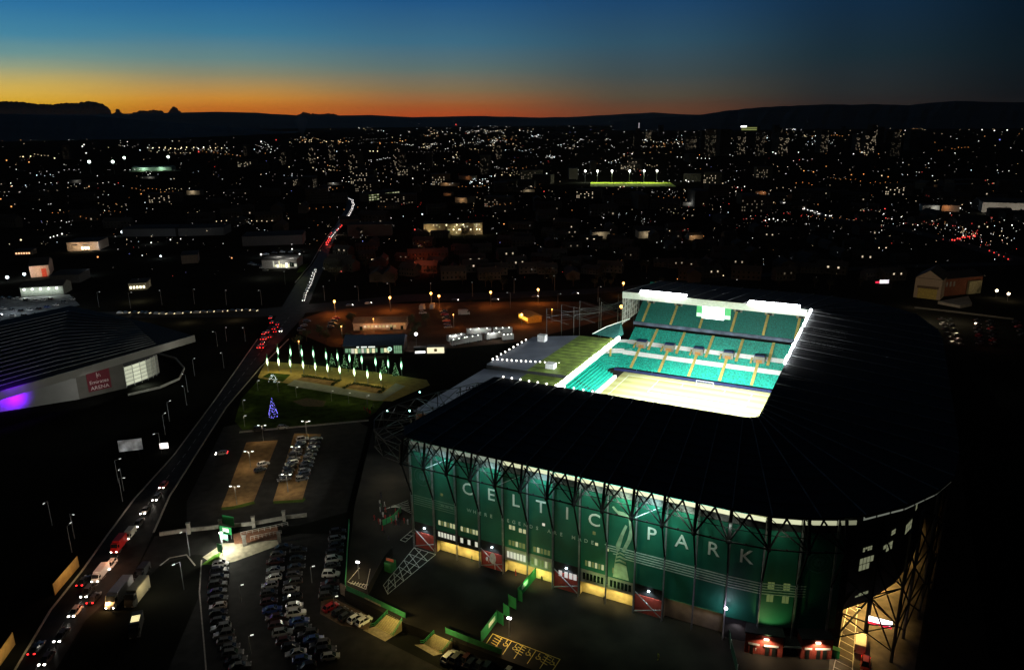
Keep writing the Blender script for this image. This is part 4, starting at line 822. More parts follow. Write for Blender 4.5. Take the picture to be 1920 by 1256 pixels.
# ---------------------------------------------------------------- lamp posts
dim = mat('dim_lamp', (.8, .8, .8), .4, emit=(.9, .95, .9), es=.45, sample=False)
def make_post(name, h, heads, m_head, label, group, arm=1.0, loc=(0, 0, 0)):
    T_ = thing(name, label, 'street lamp', loc, group); l_ = Vector(loc); mb = MB(); mb.beam(l_, l_ + UP*h, .22, .12, 6); mb.obj('pole', post_m, T_)
    for sgn in heads:
        MB().beam(l_ + UP*h, l_ + Vector((arm*sgn, 0, h + .15)), .09).obj('arm', post_m, T_)
        MB().box(l_ + Vector((arm*sgn + .25*sgn, 0, h + .15)), (.7, .3, .16)).obj('lamp_head', m_head, T_)
    return T_
cpl = mat('carpark_lamp_glass', (1, 1, 1), .5, emit=(.95, 1, .9), es=2.2, sample=False)
base = None
for k, (px, py, pw) in enumerate(((494, 826, 260), (470, 877, 420), (576, 818, 120), (444, 945, 330), (540, 922, 330), (557, 868, 150))):
    p = G(px, py)
    if base is None: base = make_post('street_lamp', 6, (-1, 1), cpl, 'twin headed lamp post standing in the gravel parking islands', 'twin lamp posts of the gravel car park', loc=p); T_ = base
    else: T_ = dup(base, p)
    lamp('POINT', p + UP*5.7, pw*3.0, (1, .78, .50), size=.4)
base = None
for k, (px, py) in enumerate(((186, 576), (245, 578), (304, 572), (365, 570), (425, 572), (491, 572), (535, 534), (609, 564), (673, 565), (732, 560), (808, 558), (886, 556), (964, 550), (1040, 545), (1121, 566), (957, 578), (1046, 580))):
    p = G(px, py)
    if base is None: base = make_post('street_lamp', 10, (1,), dim, 'tall unlit lamp post beside the dual carriageway', 'unlit lamp posts of the dual carriageway', 1.6, p)
    else: dup(base, p, R.uniform(0, 6))
base = None
for px, py in ((230, 940), (222, 905), (140, 1010), (98, 985), (135, 1035), (232, 920), (310, 815), (318, 790), (352, 735), (365, 705), (408, 650), (425, 640), (345, 1105), (356, 1042), (350, 760), (420, 690), (460, 640), (303, 850)):
    p = G(px, py)
    if (px, py) in ((345, 1105),): lamp('POINT', p + UP*8.4 + Vector((2, 0, 0)), 900, (1, .95, .85), size=.3)
    if base is None: base = make_post('street_lamp', 8, (1,), dim, 'slim dark lamp post beside the main road', 'dark lamp posts along the main road', 1.4, p)
    else: dup(base, p, R.uniform(0, 6))
base = None
for px, py in ((556, 745), (622, 752), (654, 756), (689, 761), (484, 732), (522, 735), (457, 770), (459, 800), (574, 812)):
    p = G(px, py)
    if base is None: base = make_post('street_lamp', 4.5, (1,), dim, 'short dim lamp post on the lawn by the plaza', 'short lamp posts on the plaza lawn', .5, p)
    else: dup(base, p)
    lamp('POINT', p + UP*4.1, 150, (1, .9, .5), size=.3)
CP_ = base
sod = mat('sodium_lamp', (1, .6, .2), .5, emit=(1, .48, .12), es=7, sample=False)
base = None
for k, (px, py, h, pw) in enumerate(((627, 565, 9, 9000), (731, 558, 9, 6500), (920, 548, 9, 5000), (1009, 543, 9, 8000), (1169, 531, 9, 6000), (1165, 575, 10, 14000), (823, 555, 8, 2600), (808, 550, 8, 1800), (978, 590, 7, 4200), (560, 640, 8, 900), (850, 590, 8, 1500), (700, 598, 8, 2200), (640, 612, 8, 1500), (1035, 580, 8, 2200))):
    c = G(px, py, ZG + h); p = Vector((c.x, c.y, ZG)); T_ = thing('street_lamp', 'orange sodium street lamp glowing beside the dual carriageway', 'street lamp', p, 'sodium street lamps')
    MB().beam(p, p + UP*h, .24, .14, 6).obj('pole', post_m, T_)
    if k not in (9, 10, 11, 12, 13): MB().ball(p + UP*h, 1.0 if k in (5,) else .75, 8, 6).obj('lamp_head', sod, T_)
    else: MB().ball(p + UP*h, .28, 8, 6).obj('lamp_head', sod, T_)
    lamp('POINT', p + UP*(h - .9), pw, (1, .31, .045), parent=T_, size=.6)
# plaza columns with tall glowing bars
gb = mat('plaza_light_bar', (1, 1, 1), .5, emit=(.18, .9, .44), es=.85, sample=False)
C5 = lambda x, y: (440 + x/3.925, 560 + y/3.925)
base = None; row = [(240, 465), (323, 465), (408, 475), (503, 487), (593, 499), (683, 510), (773, 524), (880, 540), (977, 556), (1074, 571)]
row2 = [(318, 387), (411, 395), (494, 400), (579, 406), (673, 420), (757, 430), (845, 440), (935, 451), (1037, 466), (1130, 480), (1227, 492)]
for k, (x, y) in enumerate(row + row2):
    px, py = C5(x, y); c = G(px, py, ZG + 5.0); p = Vector((c.x, c.y, ZG))
    lb = ('slim column with a tall mint green light bar in the front row on the tan plaza', 'slim column with a tall mint green light bar in the back row behind the tan plaza')[k >= 10]; gp_ = ('front row of plaza light columns', 'back row of plaza light columns')[k >= 10]
    if base is None:
        T_ = base = thing('light_column', lb, 'lamp', p, gp_)
        MB().beam(p, p + UP*3.2, .22, n=6).obj('pole', post_m, T_); mb = MB(); mb.lathe([(.2, 3.2), (.40, 4.4), (.42, 6.2), (.2, 7.0)], p, 8); mb.obj('light_bar', gb, T_)
        mb = MB(); mb.lathe([(.2, 7.1), (.3, 7.5), (.22, 8.6), (.05, 9.2)], p, 8); mb.obj('finial', mat('finial_green', (.02, .12, .06), .5), T_)
    else: dup(base, p, 0, lb, gp_)
    lamp('POINT', p + UP*5 + Vector((0, -.9, 0)), 520 if k < 10 else 220, (1, .88, .42) if k < 10 else (.6, 1, .6), size=.6)
# trees with fairy lights
needle = mat('conifer_needles', (.012, .05, .018), .95, noise=.3); bark = mat('bark', (.05, .035, .02), .9)
def conifer(p, h, rr, bulbm, label, group=None, n=420, nb=90, bs=.09):
    T_ = thing('lit_conifer', label, 'tree', p, group); MB().beam(p, p + UP*h*.5, .3, .12, 6).obj('trunk', bark, T_); mb = MB(); fb = MB()
    for k in range(n):
        z = h*(.1 + .88*R.random()**1.4); r_ = rr*(1 - z/h)*(.35 + .65*R.random()) + .05; a = R.uniform(0, 2*pi); c = p + Vector((r_*cos(a), r_*sin(a), z)); s_ = .28 + .25*R.random()
        u_ = Vector((cos(a), sin(a), -.5))*s_; v_ = Vector((-sin(a), cos(a), R.uniform(-.3, .3)))*s_*.6; mb.add((c - v_, c + v_, c + u_), ((0, 1, 2),))
    mb.obj('foliage', needle, T_)
    for k in range(nb):
        z = h*(.08 + .9*R.random()**1.2); r_ = rr*(1 - z/h)*1.02 + .05; a = R.uniform(0, 2*pi); fb.ball(p + Vector((r_*cos(a), r_*sin(a), z)), bs, 5, 3)
    fb.obj('fairy_light', bulbm, T_, 'stuff'); return T_
conifer(G(513, 783), 8.6, 2.0, mat('fairy_violet', (1, 1, 1), .5, emit=(.22, .2, 1), es=3.0, sample=False), 'tall Christmas tree lit violet on the dark lawn', nb=95, bs=.11)
conifer(G(512, 716), 4.2, 2.2, mat('fairy_white', (1, 1, 1), .5, emit=(.85, 1, .9), es=3, sample=False), 'small bush with white fairy lights at the plaza corner', nb=46, n=200)
for x, y in ((720, 500), (812, 510), (895, 505), (1098, 550), (1185, 570)):
    conifer(G(*C5(x, y)), 6.6, 1.6, mat('fairy_green', (1, 1, 1), .5, emit=(.35, .9, .35), es=.9, sample=False), 'conical tree wound with dim green fairy lights at the back of the plaza', 'green lit conical trees', nb=90)
leaf = mat('dark_leaves', (.035, .04, .018), 1., noise=.4)
def tree(p, h, label, group, n=520, rr=None):
    T_ = thing('tree', label, 'tree', p, group); rr = rr or h*.34; tr = MB(); tr.beam(p, p + UP*h*.45, .4, .24, 6)
    br = [p + UP*h*.4]; lf = MB()
    for k in range(9):
        a = R.uniform(0, 2*pi); e_ = p + Vector((cos(a)*rr*R.uniform(.3, .8), sin(a)*rr*R.uniform(.3, .8), h*R.uniform(.55, .95))); tr.beam(p + UP*h*R.uniform(.3, .45), e_, .16, .04)
        for j in range(n//9):
            c = e_ + Vector((R.gauss(0, 1), R.gauss(0, 1), R.gauss(0, .8)))*rr*.27; s_ = .16 + .22*R.random(); u_ = Vector((R.gauss(0, 1), R.gauss(0, 1), R.gauss(0, 1))).normalized()*s_; v_ = u_.orthogonal().normalized()*s_*.6; lf.add((c - u_, c + v_, c + u_, c - v_), ((0, 1, 2, 3),))
    tr.obj('trunk', bark, T_); lf.obj('crown', leaf, T_)
for px, py in ((600, 632), (612, 642), (640, 626), (652, 650), (770, 618), (782, 626), (776, 640), (660, 612), (800, 612), (575, 640), (560, 655)): tree(G(px, py), R.uniform(6, 9), 'dark leafy tree around the shop and the sodium lit compound', 'trees around the shop')
# shrubs in beds
for a, b in (((570, 706), (640, 716)), ((624, 722), (640, 712)), ((646, 728), (662, 719)), ((664, 720), (726, 730)), ((712, 736), (724, 730))):
    n = int(hypot(b[0]-a[0], b[1]-a[1])/7) + 1
    for k in range(n):
        p = G(lerp(a[0], b[0], k/n) + R.uniform(-.5, .5), lerp(a[1], b[1], k/n)); mb = MB()
        for j in range(60): c = p + Vector((R.gauss(0, .5), R.gauss(0, .4), abs(R.gauss(.4, .3)))); u_ = Vector((R.gauss(0, 1), R.gauss(0, 1), R.gauss(0, 1))).normalized()*.3; v_ = u_.orthogonal().normalized()*.2; mb.add((c-u_, c+v_, c+u_, c-v_), ((0, 1, 2, 3),))
        tag(mb.obj('shrub', mat('shrub_leaves', (.04, .06, .015), 1.)), 'low dark shrub edging a gravel bed on the plaza', 'shrub', 'shrubs edging the plaza beds')
# ---------------------------------------------------------------- shop, office and compound
def house(name, label, cat, pl, pr, depth, h, wallm, roofm_, rise=2.2, group=None, z=ZG, overhang=.4, flat=False):
    a, b = G(*pl, z), G(*pr, z); x_ = (b-a).normalized(); y_ = Vector((-x_.y, x_.x, 0)); w_ = (b-a).length; T_ = thing(name, label, cat, (a+b)/2, group); P = lambda u, v, zz: a + x_*u + y_*v + UP*zz
    mb = MB(); mb.add([P(0, 0, 0), P(w_, 0, 0), P(w_, depth, 0), P(0, depth, 0), P(0, 0, h), P(w_, 0, h), P(w_, depth, h), P(0, depth, h)] + ([] if flat else [P(0, depth/2, h + rise), P(w_, depth/2, h + rise)]), ((0, 1, 5, 4), (1, 2, 6, 5), (2, 3, 7, 6), (3, 0, 4, 7)) + (((4, 5, 6, 7),) if flat else ((5, 6, 9), (7, 4, 8)))); mb.obj('wall', wallm, T_)
    o = overhang; mb = MB()
    if flat: mb.slab([P(-o, -o, h + .35), P(w_ + o, -o, h + .35)], [P(-o, depth + o, h + .35 + rise*.2), P(w_ + o, depth + o, h + .35 + rise*.2)], .33)
    else: mb.slab([P(-o, -o, h + .1), P(w_+o, -o, h + .1)], [P(-o, depth/2, h + rise + .22), P(w_+o, depth/2, h + rise + .22)], .2); mb.slab([P(-o, depth/2, h + rise + .22), P(w_+o, depth/2, h + rise + .22)], [P(-o, depth+o, h + .1), P(w_+o, depth+o, h + .1)], .2)
    mb.obj('roof', roofm_, T_); return T_, P, w_
def fpanel(T_, P, u0, u1, z0, z1, m, name='window', d_=.06, parent=None): return MB().add([P(u0, -d_, z0), P(u1, -d_, z0), P(u1, -d_, z1), P(u0, -d_, z1), P(u0, .02, z0), P(u1, .02, z0), P(u1, .02, z1), P(u0, .02, z1)], ((0, 1, 2, 3), (0, 4, 5, 1), (1, 5, 6, 2), (2, 6, 7, 3), (3, 7, 4, 0))).obj(name, m, parent or T_)
T_, P, w_ = house('club_shop', 'long shop with dark navy roof and glowing glass front behind the plaza', 'shop', (645, 666), (757, 664), 16, 5.0, dark, mat('navy_roof', (.035, .055, .10), .7, noise=.15), 3.2)
sy, sg_ = mat('shop_yellow', (.1, .1, .1), .5, emit=(1, .95, .55), es=.9, sample=False), mat('shop_green', (.1, .1, .1), .5, emit=(.4, .8, .45), es=.4, sample=False)
u = .8
while u < w_*.74:
    q = R.uniform(.7, 1.6); fpanel(T_, P, u, u + q, .8 + R.random()*.6, 3.4, R.choice([sy, sg_, sg_, win_w, glass_d]), 'shop_window'); u += q + .25
for k in range(4): fpanel(T_, P, w_*.84 + k*1.05, w_*.84 + k*1.05 + .8, .6, 2.4, sg_, 'shop_window'); fpanel(T_, P, w_*.84 + k*1.05, w_*.84 + k*1.05 + .8, 2.6, 4.6, sg_, 'shop_window')
u = w_*.22
for q in (1.6, .3, 3.0, .3, 3.4):
    if q > .5:
        mb = MB(); n = int(q/.42)
        for k in range(n): uu = u + k*.42; mb.add([P(uu, -.12, 3.85), P(uu + .3, -.12, 3.85), P(uu + .3, -.12, 4.5), P(uu, -.12, 4.5)], ((0, 1, 2, 3),))
        mb.obj('shop_sign', mat('shop_sign_glow', (1, 1, 1), .5, emit=(.9, 1, .9), es=1.5, sample=False), T_)
    u += q + .2
mb = MB(); c = P(w_*.77, -.2, 2.9); mb.add([c + (P(1, 0, 0) - P(0, 0, 0))*1.15*cos(2*pi*k/20) + UP*1.15*sin(2*pi*k/20) for k in range(20)], [list(range(20))]); mb.obj('round_emblem', mat('emblem_glow', (1, 1, 1), .5, emit=(.6, .95, .8), es=1.1), T_)
mb = MB(); c2 = P(w_*.77, -.26, 2.9); xx = P(1, 0, 0) - P(0, 0, 0)
for q in range(4): cc = c2 + xx*.4*cos(pi/4 + q*pi/2) + UP*.4*sin(pi/4 + q*pi/2); mb.add([cc + xx*.3*cos(2*pi*k/10) + UP*.3*sin(2*pi*k/10) for k in range(10)], [list(range(10))])
mb.obj('clover', mat('clover_green', (.05, .45, .2), .6), T_)
lamp('AREA', P(w_*.45, -2, 3.2), 500, (.9, 1, .6), target=P(w_*.45, -6, 0), parent=T_, size=14, sy=1)
T_, P, w_ = house('office', 'long low brick office lit orange by sodium lamps behind the shop', 'office', (663, 620), (761, 618), 14, 4.2, mat('office_wall', (.38, .27, .2), .8), mat('office_roof', (.22, .16, .12), .8), 1.6)
for k in range(9): fpanel(T_, P, w_*.2 + k*2.1, w_*.2 + k*2.1 + 1.3, 1.6, 2.9, win_y if k % 3 else win_w)
for q in (.12, .7, .9): fpanel(T_, P, w_*q, w_*q + 1.6, .1, 2.4, glass_d, 'door')
lamp('POINT', P(w_*.35, -5, 4.5), 900, (1, .6, .25), parent=T_, size=.4)
lamp('POINT', P(w_*.9, -4, 4.5), 700, (1, .5, .2), parent=T_, size=.4)
p = G(867, 676); T_ = thing('snack_kiosk', 'dark snack kiosk with a glowing white counter on the dark yard', 'kiosk', G(788, 662)); c = G(788, 662); MB().box(c + UP*1.6, (6, 3, 3.2), .1).obj('body', dark, T_); MB().box(c + UP*1.0 + Vector((.2, -1.6, 0)), (5, .2, .9), .1).obj('counter', mat('counter_glow', (1, 1, 1), .5, emit=(1, .98, .95), es=3), T_); MB().box(c + UP*3.3, (6.4, 3.4, .2), .1).obj('roof', greyw, T_)
c = G(817, 663); T_ = thing('marquee', 'small box pavilion with a glowing cream front', 'pavilion', c); MB().box(c + UP*1.7 + Vector((0, 2, 0)), (9, 4, 3.4), .03).obj('body', greyw, T_); MB().box(c + UP*1.8, (8.6, .2, 3.0), .03).obj('lit_front', mat('marquee_glow', (1, 1, 1), .5, emit=(1, .88, .55), es=1.1), T_); MB().box(c + UP*1.9 + Vector((0, -.15, 0)), (1.5, .1, 1.5), .03).obj('motif', mat('motif_tan', (.4, .3, .15), .6), T_)
p = G(781, 651); T_ = make_post('street_lamp', 7, (1,), mat('white_mast_lamp', (1, 1, 1), .5, emit=(.95, .98, 1), es=14, sample=False), 'bright white lamp post between the shop and the kiosk', None, .3, p); lamp('POINT', p + UP*6.6, 3000, (.95, .98, 1), parent=T_, size=.3)
mb = MB(); mb.ball(p + UP*7.2, .75, 8, 6); mb.obj('lamp_globe', mat('white_mast_lamp', (1, 1, 1)), T_)
C2 = lambda x, y: (600 + x/4.8, 560 + y/4.8)
wt = mat('truck_white', (.5, .5, .5), .5, noise=.1); bl = mat('truck_bulb', (1, 1, 1), .5, emit=(1, 1, .92), es=4, sample=False)
for k, (x0, y0, x1, y1) in enumerate(((1150, 395, 1300, 370), (1180, 430, 1330, 400), (1320, 330, 1540, 318), (1490, 375, 1640, 350), (1560, 320, 1730, 312), (1300, 405, 1450, 380), (1640, 380, 1740, 372))):
    a, b = G(*C2(x0, y0)), G(*C2(x1, y1)); d_ = (b-a); T_ = thing('broadcast_truck', 'pale broadcast trailer with white work lamps behind the old stand', 'truck', (a+b)/2, 'broadcast trailers behind the stand'); rz_ = atan2(d_.y, d_.x); c = (a+b)/2
    MB().box(c + UP*2.3, (d_.length, 2.6, 3.0), rz_).obj('body', wt, T_); MB().box(c + UP*3.86, (d_.length*.98, 2.4, .1), rz_).obj('roof', greyw, T_)
    for q in (.1, .25, .75, .9): MB().lathe([(.01, -.15), (.5, -.15), (.5, .15), (.01, .15)], (0, 0, 0), 10).xf(Matrix.Translation(lerp(a, b, q) + UP*.5) @ Matrix.Rotation(rz_, 4, 'Z') @ Matrix.Rotation(pi/2, 4, 'X') @ Matrix.Translation((0, 0, 1.2))).obj('wheel', dark, T_)
    for q in range(3): MB().ball(lerp(a, b, (q+.5)/3) + UP*3.9 + Vector((0, -1.5, 0)), .3, 6, 4).obj('work_lamp', bl, T_)
    if k in (0, 2, 3): lamp('POINT', c + UP*5 + Vector((0, -3, 0)), 700, (1, 1, .92), parent=T_, size=.3)
T_, P, w_ = house('shed', 'small shed with glowing amber end behind the stand', 'shed', (972, 598), (990, 607), 9, 3.6, mat('amber_wall', (.5, .32, .05), .7), mat('amber_roof', (.25, .2, .1), .8), 1.2); fpanel(T_, P, .6, w_ - .6, 1.2, 3.2, mat('amber_glow', (1, 1, 1), .5, emit=(1, .55, .03), es=1.4), 'lit_panel')
# ---------------------------------------------------------------- indoor arena on the left
A, Bp, Cp, Dp = G(0, 772), G(149, 748), G(238, 727), G(300, 701)
A2 = A + (A - Bp)*1.2
pur = (.17, .0, 1)
T_ = thing('indoor_arena', 'large low indoor arena with ribbed grey roof and violet lit wall', 'arena', (A + Cp)/2)
aw = mat('arena_panel_white', (.20, .20, .19), .8, noise=.08, nscale=.2); ag = mat('arena_panel_grey', (.085, .08, .07), .85, noise=.15, nscale=.2)
dn = (Bp - A).normalized(); nn = Vector((dn.y, -dn.x, 0))
def wallp(a, b, z0, z1, m, name, off=0., th=.6): n_ = (b-a).normalized(); n_ = Vector((n_.y, -n_.x, 0)); mb = MB(); mb.slab([a + n_*off + UP*(z1), b + n_*off + UP*(z1)], [a + n_*(off-th) + UP*z1, b + n_*(off-th) + UP*z1], z1 - z0); return mb.obj(name, m, T_)
wallp(A2, Bp, 0, 9.6, aw, 'white_wall', .3); wallp(Bp, Cp, -.2, 12.5, ag, 'grey_wall', 0); wallp(A2, Bp, 0, 12.6, ag, 'grey_wall', -.5)
# glazed corner
pts = [Cp + (Dp - Cp)*f + Vector((dn.x, dn.y, 0))*(3.2*sin(pi*f)*.6) for f in [i/6 for i in range(7)]]
for k in range(6):
    g_ = mat('arena_glass_%d' % k, (.1, .1, .1), .4, emit=(.95, 1, .72), es=[.50, .62, .5, .16, .10, .05][k], sample=False)
    for r_ in range(5):
        a, b = pts[k], pts[k+1]; zz = 1.0 + r_*1.75; mb = MB(); e_ = (b-a)*.04; mb.add([a + e_ + UP*zz, b - e_ + UP*zz, b - e_ + UP*(zz + 1.55), a + e_ + UP*(zz + 1.55)], ((0, 1, 2, 3),)); mb.obj('window', g_, T_)
    MB().beam(pts[k], pts[k] + UP*10, .2).obj('mullion', fascia_m, T_)
mb = MB()
for r_ in range(6): mb.path([q + UP*(.95 + r_*1.75) for q in pts], .12)
mb.obj('transom', greyw, T_)
mb = MB(); bk = [q + Vector((-dn.y, dn.x, 0))*.5 - dn*.3 for q in pts]; mb.slab([q + UP*12 for q in bk], [q + UP*12 + Vector((-dn.y, dn.x, 0))*1 for q in bk], 12.5); mb.obj('rear_wall', dark, T_)
tip, Lf = G(365, 629, 14), G(0, 735, 14); Lx = Lf + (Lf - tip)*.55; bk1, bk2 = G(283, 606, 16.5), G(132, 573, 19); bk3 = bk2 + (Lf - tip)*.75
dd = (tip - Lf).normalized(); ny = Vector((-dd.y, dd.x, 0))
mb = MB(); mb.slab([Lx + UP*.2, tip + UP*.2], [Lx + ny*.8 + UP*.2, tip + ny*.8 + UP*.2], 3.3); mb.obj('fascia', mat('arena_fascia', (.15, .145, .13), .8, noise=.06, nscale=.2), T_)
rf = mat('arena_roof', (.010, .010, .0105), .8, noise=.3, nscale=.1); fr = [Lx + ny*.85, tip + ny*.85 - dd*.5]; bb = [bk3, bk1]
mb = MB(); mb.slab([fr[0], lerp(fr[0], fr[1], .5), fr[1]], [bk3, bk2, bk1], .6); mb.obj('roof', rf, T_)
for k in range(1, 17):
    f = k/18; a = lerp(fr[0], bk3, f) + UP*.3; b = lerp(lerp(fr[0], fr[1], .88 - .1*f), lerp(bk3, bk1, .72), f) + UP*.3
    m_ = lerp(lerp(fr[0], fr[1], .5), bk2, f) + UP*.35; mb = MB(); mb.path([a, m_, lerp(m_, lerp(fr[1], bk1, f) + UP*.3, .72)], .35); mb.obj('roof_seam', mat('arena_seam', (.10, .10, .095), .6, noise=.5, nscale=.1), T_)
mb = MB(); mb.slab([tip - dd*22 + ny*.9 - UP*2.6, tip - UP*2.6 + ny*.9], [tip - dd*30 + ny*13 - UP*2.6, bk1 - UP*3], .5); mb.obj('soffit', ag, T_)
# red sign on the grey wall
dB = (Cp - Bp).normalized(); nB = Vector((dB.y, -dB.x, 0)); o = Bp + dB*4.0 + nB*.2; Wd = (Cp - Bp).length; sw = 9.2
mb = MB(); mb.slab([o + UP*11.2, o + dB*sw + UP*11.2], [o + nB*-.15 + UP*11.2, o + dB*sw + nB*-.15 + UP*11.2], 9.2); sign = mb.obj('sign_panel', mat('sign_crimson', (.11, .007, .016), .7, noise=.1), T_)
lt_ = mat('sign_lettering', (.55, .45, .45), .6)
text_mb('Emirates', 2.2, o + dB*sw/2 + nB*.08 + UP*5.9, dB, UP, .06).obj('lettering', lt_, sign); text_mb('ARENA', 2.3, o + dB*sw/2 + nB*.08 + UP*3.3, dB, UP, .06).obj('lettering', lt_, sign)
mb = MB(); c = o + dB*sw/2 + nB*.1 + UP*8.9
for ph, r0 in ((0, 1.3), (1.1, .95), (2.2, 1.1), (3.6, .8)): mb.path([c + dB*(r0*.6*cos(ph + t*1.9)) + UP*((t - .5)*1.7 + .5*sin(ph*2 + t*5)) for t in [i/9 for i in range(10)]], .16)
mb.obj('script_emblem', lt_, sign)
lamp('SPOT', A + dn*6.5 + nn*5 + UP*4.6, 22000, pur, target=A + dn*5 + UP*5.5, parent=T_, size=.8, spot=150, blend=1)
lamp('SPOT', A + dn*0 + nn*5 + UP*4, 12000, pur, target=A - dn*5 + UP*6, parent=T_, size=.4, spot=130, blend=1)
lamp('SPOT', Lf + dd*4 - ny*3.5 + UP*4.6, 9000, pur, target=Lf + dd*5 + ny*3 + UP*.6, parent=T_, size=.4, spot=120, blend=1)
lamp('AREA', Bp + nn*16 + UP*9 + dn*6, 330, (1, .97, .9), target=Bp + UP*5, parent=T_, size=3)
lamp('AREA', tip - dd*14 - ny*9 - UP*4, 150, (1, .97, .85), target=tip - dd*12 - UP*1, parent=T_, size=3)
lamp('AREA', Cp + nB*-.0 + dB*5 + UP*5 + nn*1.5, 500, (.95, 1, .8), target=Cp + dB*8 + nn*6 - UP*0, parent=T_, size=2)
kline('ramp_wall', [(296, 664), (330, 674), (346, 692), (336, 712), (300, 728), (240, 742)], ZG, .4, 1.0, conc, None)
tag(bpy.data.objects['ramp_wall'], 'low curved concrete wall sweeping round the arena entrance', 'wall')
# billboards
def board(px, py, w_, h, z, label, m, rz_=.1, legs=True, cat='billboard'):
    p = G(px, py); T_ = thing('billboard', label, cat, p); MB().box(p + UP*(z + h/2), (w_, .3, h), rz_).obj('face', m, T_)
    mb = MB(); [mb.beam(p + Vector((x*cos(rz_), x*sin(rz_), 0)), p + Vector((x*cos(rz_), x*sin(rz_), z)), .25) for x in (-w_*.3, w_*.3)]; mb.obj('leg', steel, T_); return T_, p
T_, p = board(249, 862, 7.6, 4.2, 3.6, 'pale billboard on two legs beside the main road below the arena', mat('poster_grey', (.45, .46, .48), .7, noise=.8, nscale=.35), .28)
lamp('SPOT', p + Vector((1, -5, 1)), 420, (1, 1, 1), target=p + UP*5.6, parent=T_, size=.3, spot=80)
T_, p = board(309, 846, 2.8, 2.0, 1.2, 'small glowing bus stop panel beside the main road', mat('stop_glow', (1, 1, 1), .5, emit=(1, .9, .85), es=2.2), .2, cat='sign')
MB().box(p + UP*2.2 + Vector((-.5, -.2, 0)), (.8, .05, 1.3), .2).obj('poster', mat('poster_red', (.6, .08, .05), .6), T_)
for k, px in enumerate(([(103, 1115), (148, 1062)], [(-10, 1262), (28, 1208)])):
    T_ = fence('hoarding', px, 3.2, mat('hoarding_tan', (.32, .20, .06), .8, noise=.25, nscale=.6), ('tan roadside hoarding at left beside the main road', 'tan roadside hoarding at the bottom left corner')[k], z=ZG, cat='hoarding')
    a, b = G(*px[0]), G(*px[1]); c = (a+b)/2; d_ = (b-a).normalized(); lamp('AREA', c + Vector((d_.y, -d_.x, 0))*5 + UP*5, 130, (1, .75, .35), target=c + UP*1.5, size=6, sy=1)
# dark house on the right with gable
T_, P, w_ = house('school_house', 'pale gabled house with a big roller door right of the stadium', 'house', (1712, 557), (1762, 563), 24, 13.2, mat('house_render', (.40, .33, .25), .85, noise=.1), mat('house_slate', (.05, .045, .045), .8), 0.01, flat=False)
P0 = P; 
mb = MB(); mb.add([P(0, 0, 13.2), P(w_, 0, 13.2), P(w_/2, 0, 18.4), P(0, 24, 13.2), P(w_, 24, 13.2), P(w_/2, 24, 18.4)], ((0, 1, 2), (4, 3, 5))); mb.obj('gable', mat('house_render', (1, 1, 1)), T_)
mb = MB(); mb.slab([P(-.4, -.3, 13.1), P(-.4, 24.3, 13.1)], [P(w_/2, -.3, 18.6), P(w_/2, 24.3, 18.6)], .2); mb.slab([P(w_/2, -.3, 18.6), P(w_/2, 24.3, 18.6)], [P(w_+.4, -.3, 13.1), P(w_+.4, 24.3, 13.1)], .2); mb.obj('gable_roof', mat('house_slate', (1, 1, 1)), T_)
fpanel(T_, P, w_*.14, w_*.86, 0, 6.6, mat('roller_door', (.46, .38, .10), .7), 'door'); fpanel(T_, P, w_*.1, w_*.9, 6.65, 8.2, mat('lintel_brown', (.12, .09, .06), .8), 'door_hood', .5)
T2, P, w2 = house('school_house', 'long red brick house joined to the pale gabled one', 'house', (1766, 556), (1838, 549), 16, 11.5, mat('house_brick', (.20, .07, .04), .9, noise=.3), mat('house_slate', (1, 1, 1)), 3)
for k in range(3): fpanel(T2, P, 2 + k*3, 3.4 + k*3, 6.2, 9.4, mat('window_grey', (.2, .2, .2), .4))
fpanel(T2, P, w2*.62, w2*.95, .2, 9, mat('pale_extension', (.35, .33, .20), .8), 'bay', 1.5)
mb = MB(); mb.prism([(q.x, q.y) for q in (G(1758, 570), G(1800, 578), G(1822, 574), G(1815, 560))], ZG, ZG + 1.8); tag(mb.obj('yard_wall', conc), 'pale walled yard in front of the brick house', 'wall')
lamp('POINT', G(1738, 570, 9), 9000, (1, .80, .52), size=.5); lamp('POINT', G(1800, 572, 8), 3800, (1, .75, .48), size=.5); lamp('POINT', G(1714, 564, 2.0), 500, (1, .7, .45), size=.2)
for px, py in ((1869, 545), (1891, 551)):
    c = G(px, py, 2.2); p = Vector((c.x, c.y, ZG)); T_ = thing('street_lamp', 'bright warm lamp beside the brick house at right', 'street lamp', p, 'warm lamps by the brick house'); MB().beam(p, c, .16).obj('pole', post_m, T_); MB().ball(c, .85, 8, 6).obj('lamp_head', mat('warm_globe', (1, 1, 1), .5, emit=(1, .8, .5), es=7, sample=False), T_); lamp('POINT', c + Vector((0, -1.2, .6)), 900, (1, .72, .4), parent=T_, size=.4)
p = G(1657, 536); T_ = thing('lit_sign', 'glowing white roadside sign board behind the dark stadium roof', 'sign', p); MB().box(p + UP*3, (6.4, .3, 2.4)).obj('face', mat('sign_board_glow', (1, 1, 1), .5, emit=(1, .92, .97), es=1.3), T_); MB().box(p + UP*2.6 + Vector((-4.6, 0, 0)), (2.8, .3, 1.2)).obj('red_wing', mat('sign_red_glow', (.5, .02, .03)), T_); MB().beam(p, p + UP*2, .4).obj('leg', steel, T_)
fence('fence', [(1714, 578), (1770, 584), (1820, 590), (1900, 600)], 1.1, mat('picket_white', (.07, .07, .065), .7), 'pale picket fence in front of the brick house', z=ZG, th=.06)
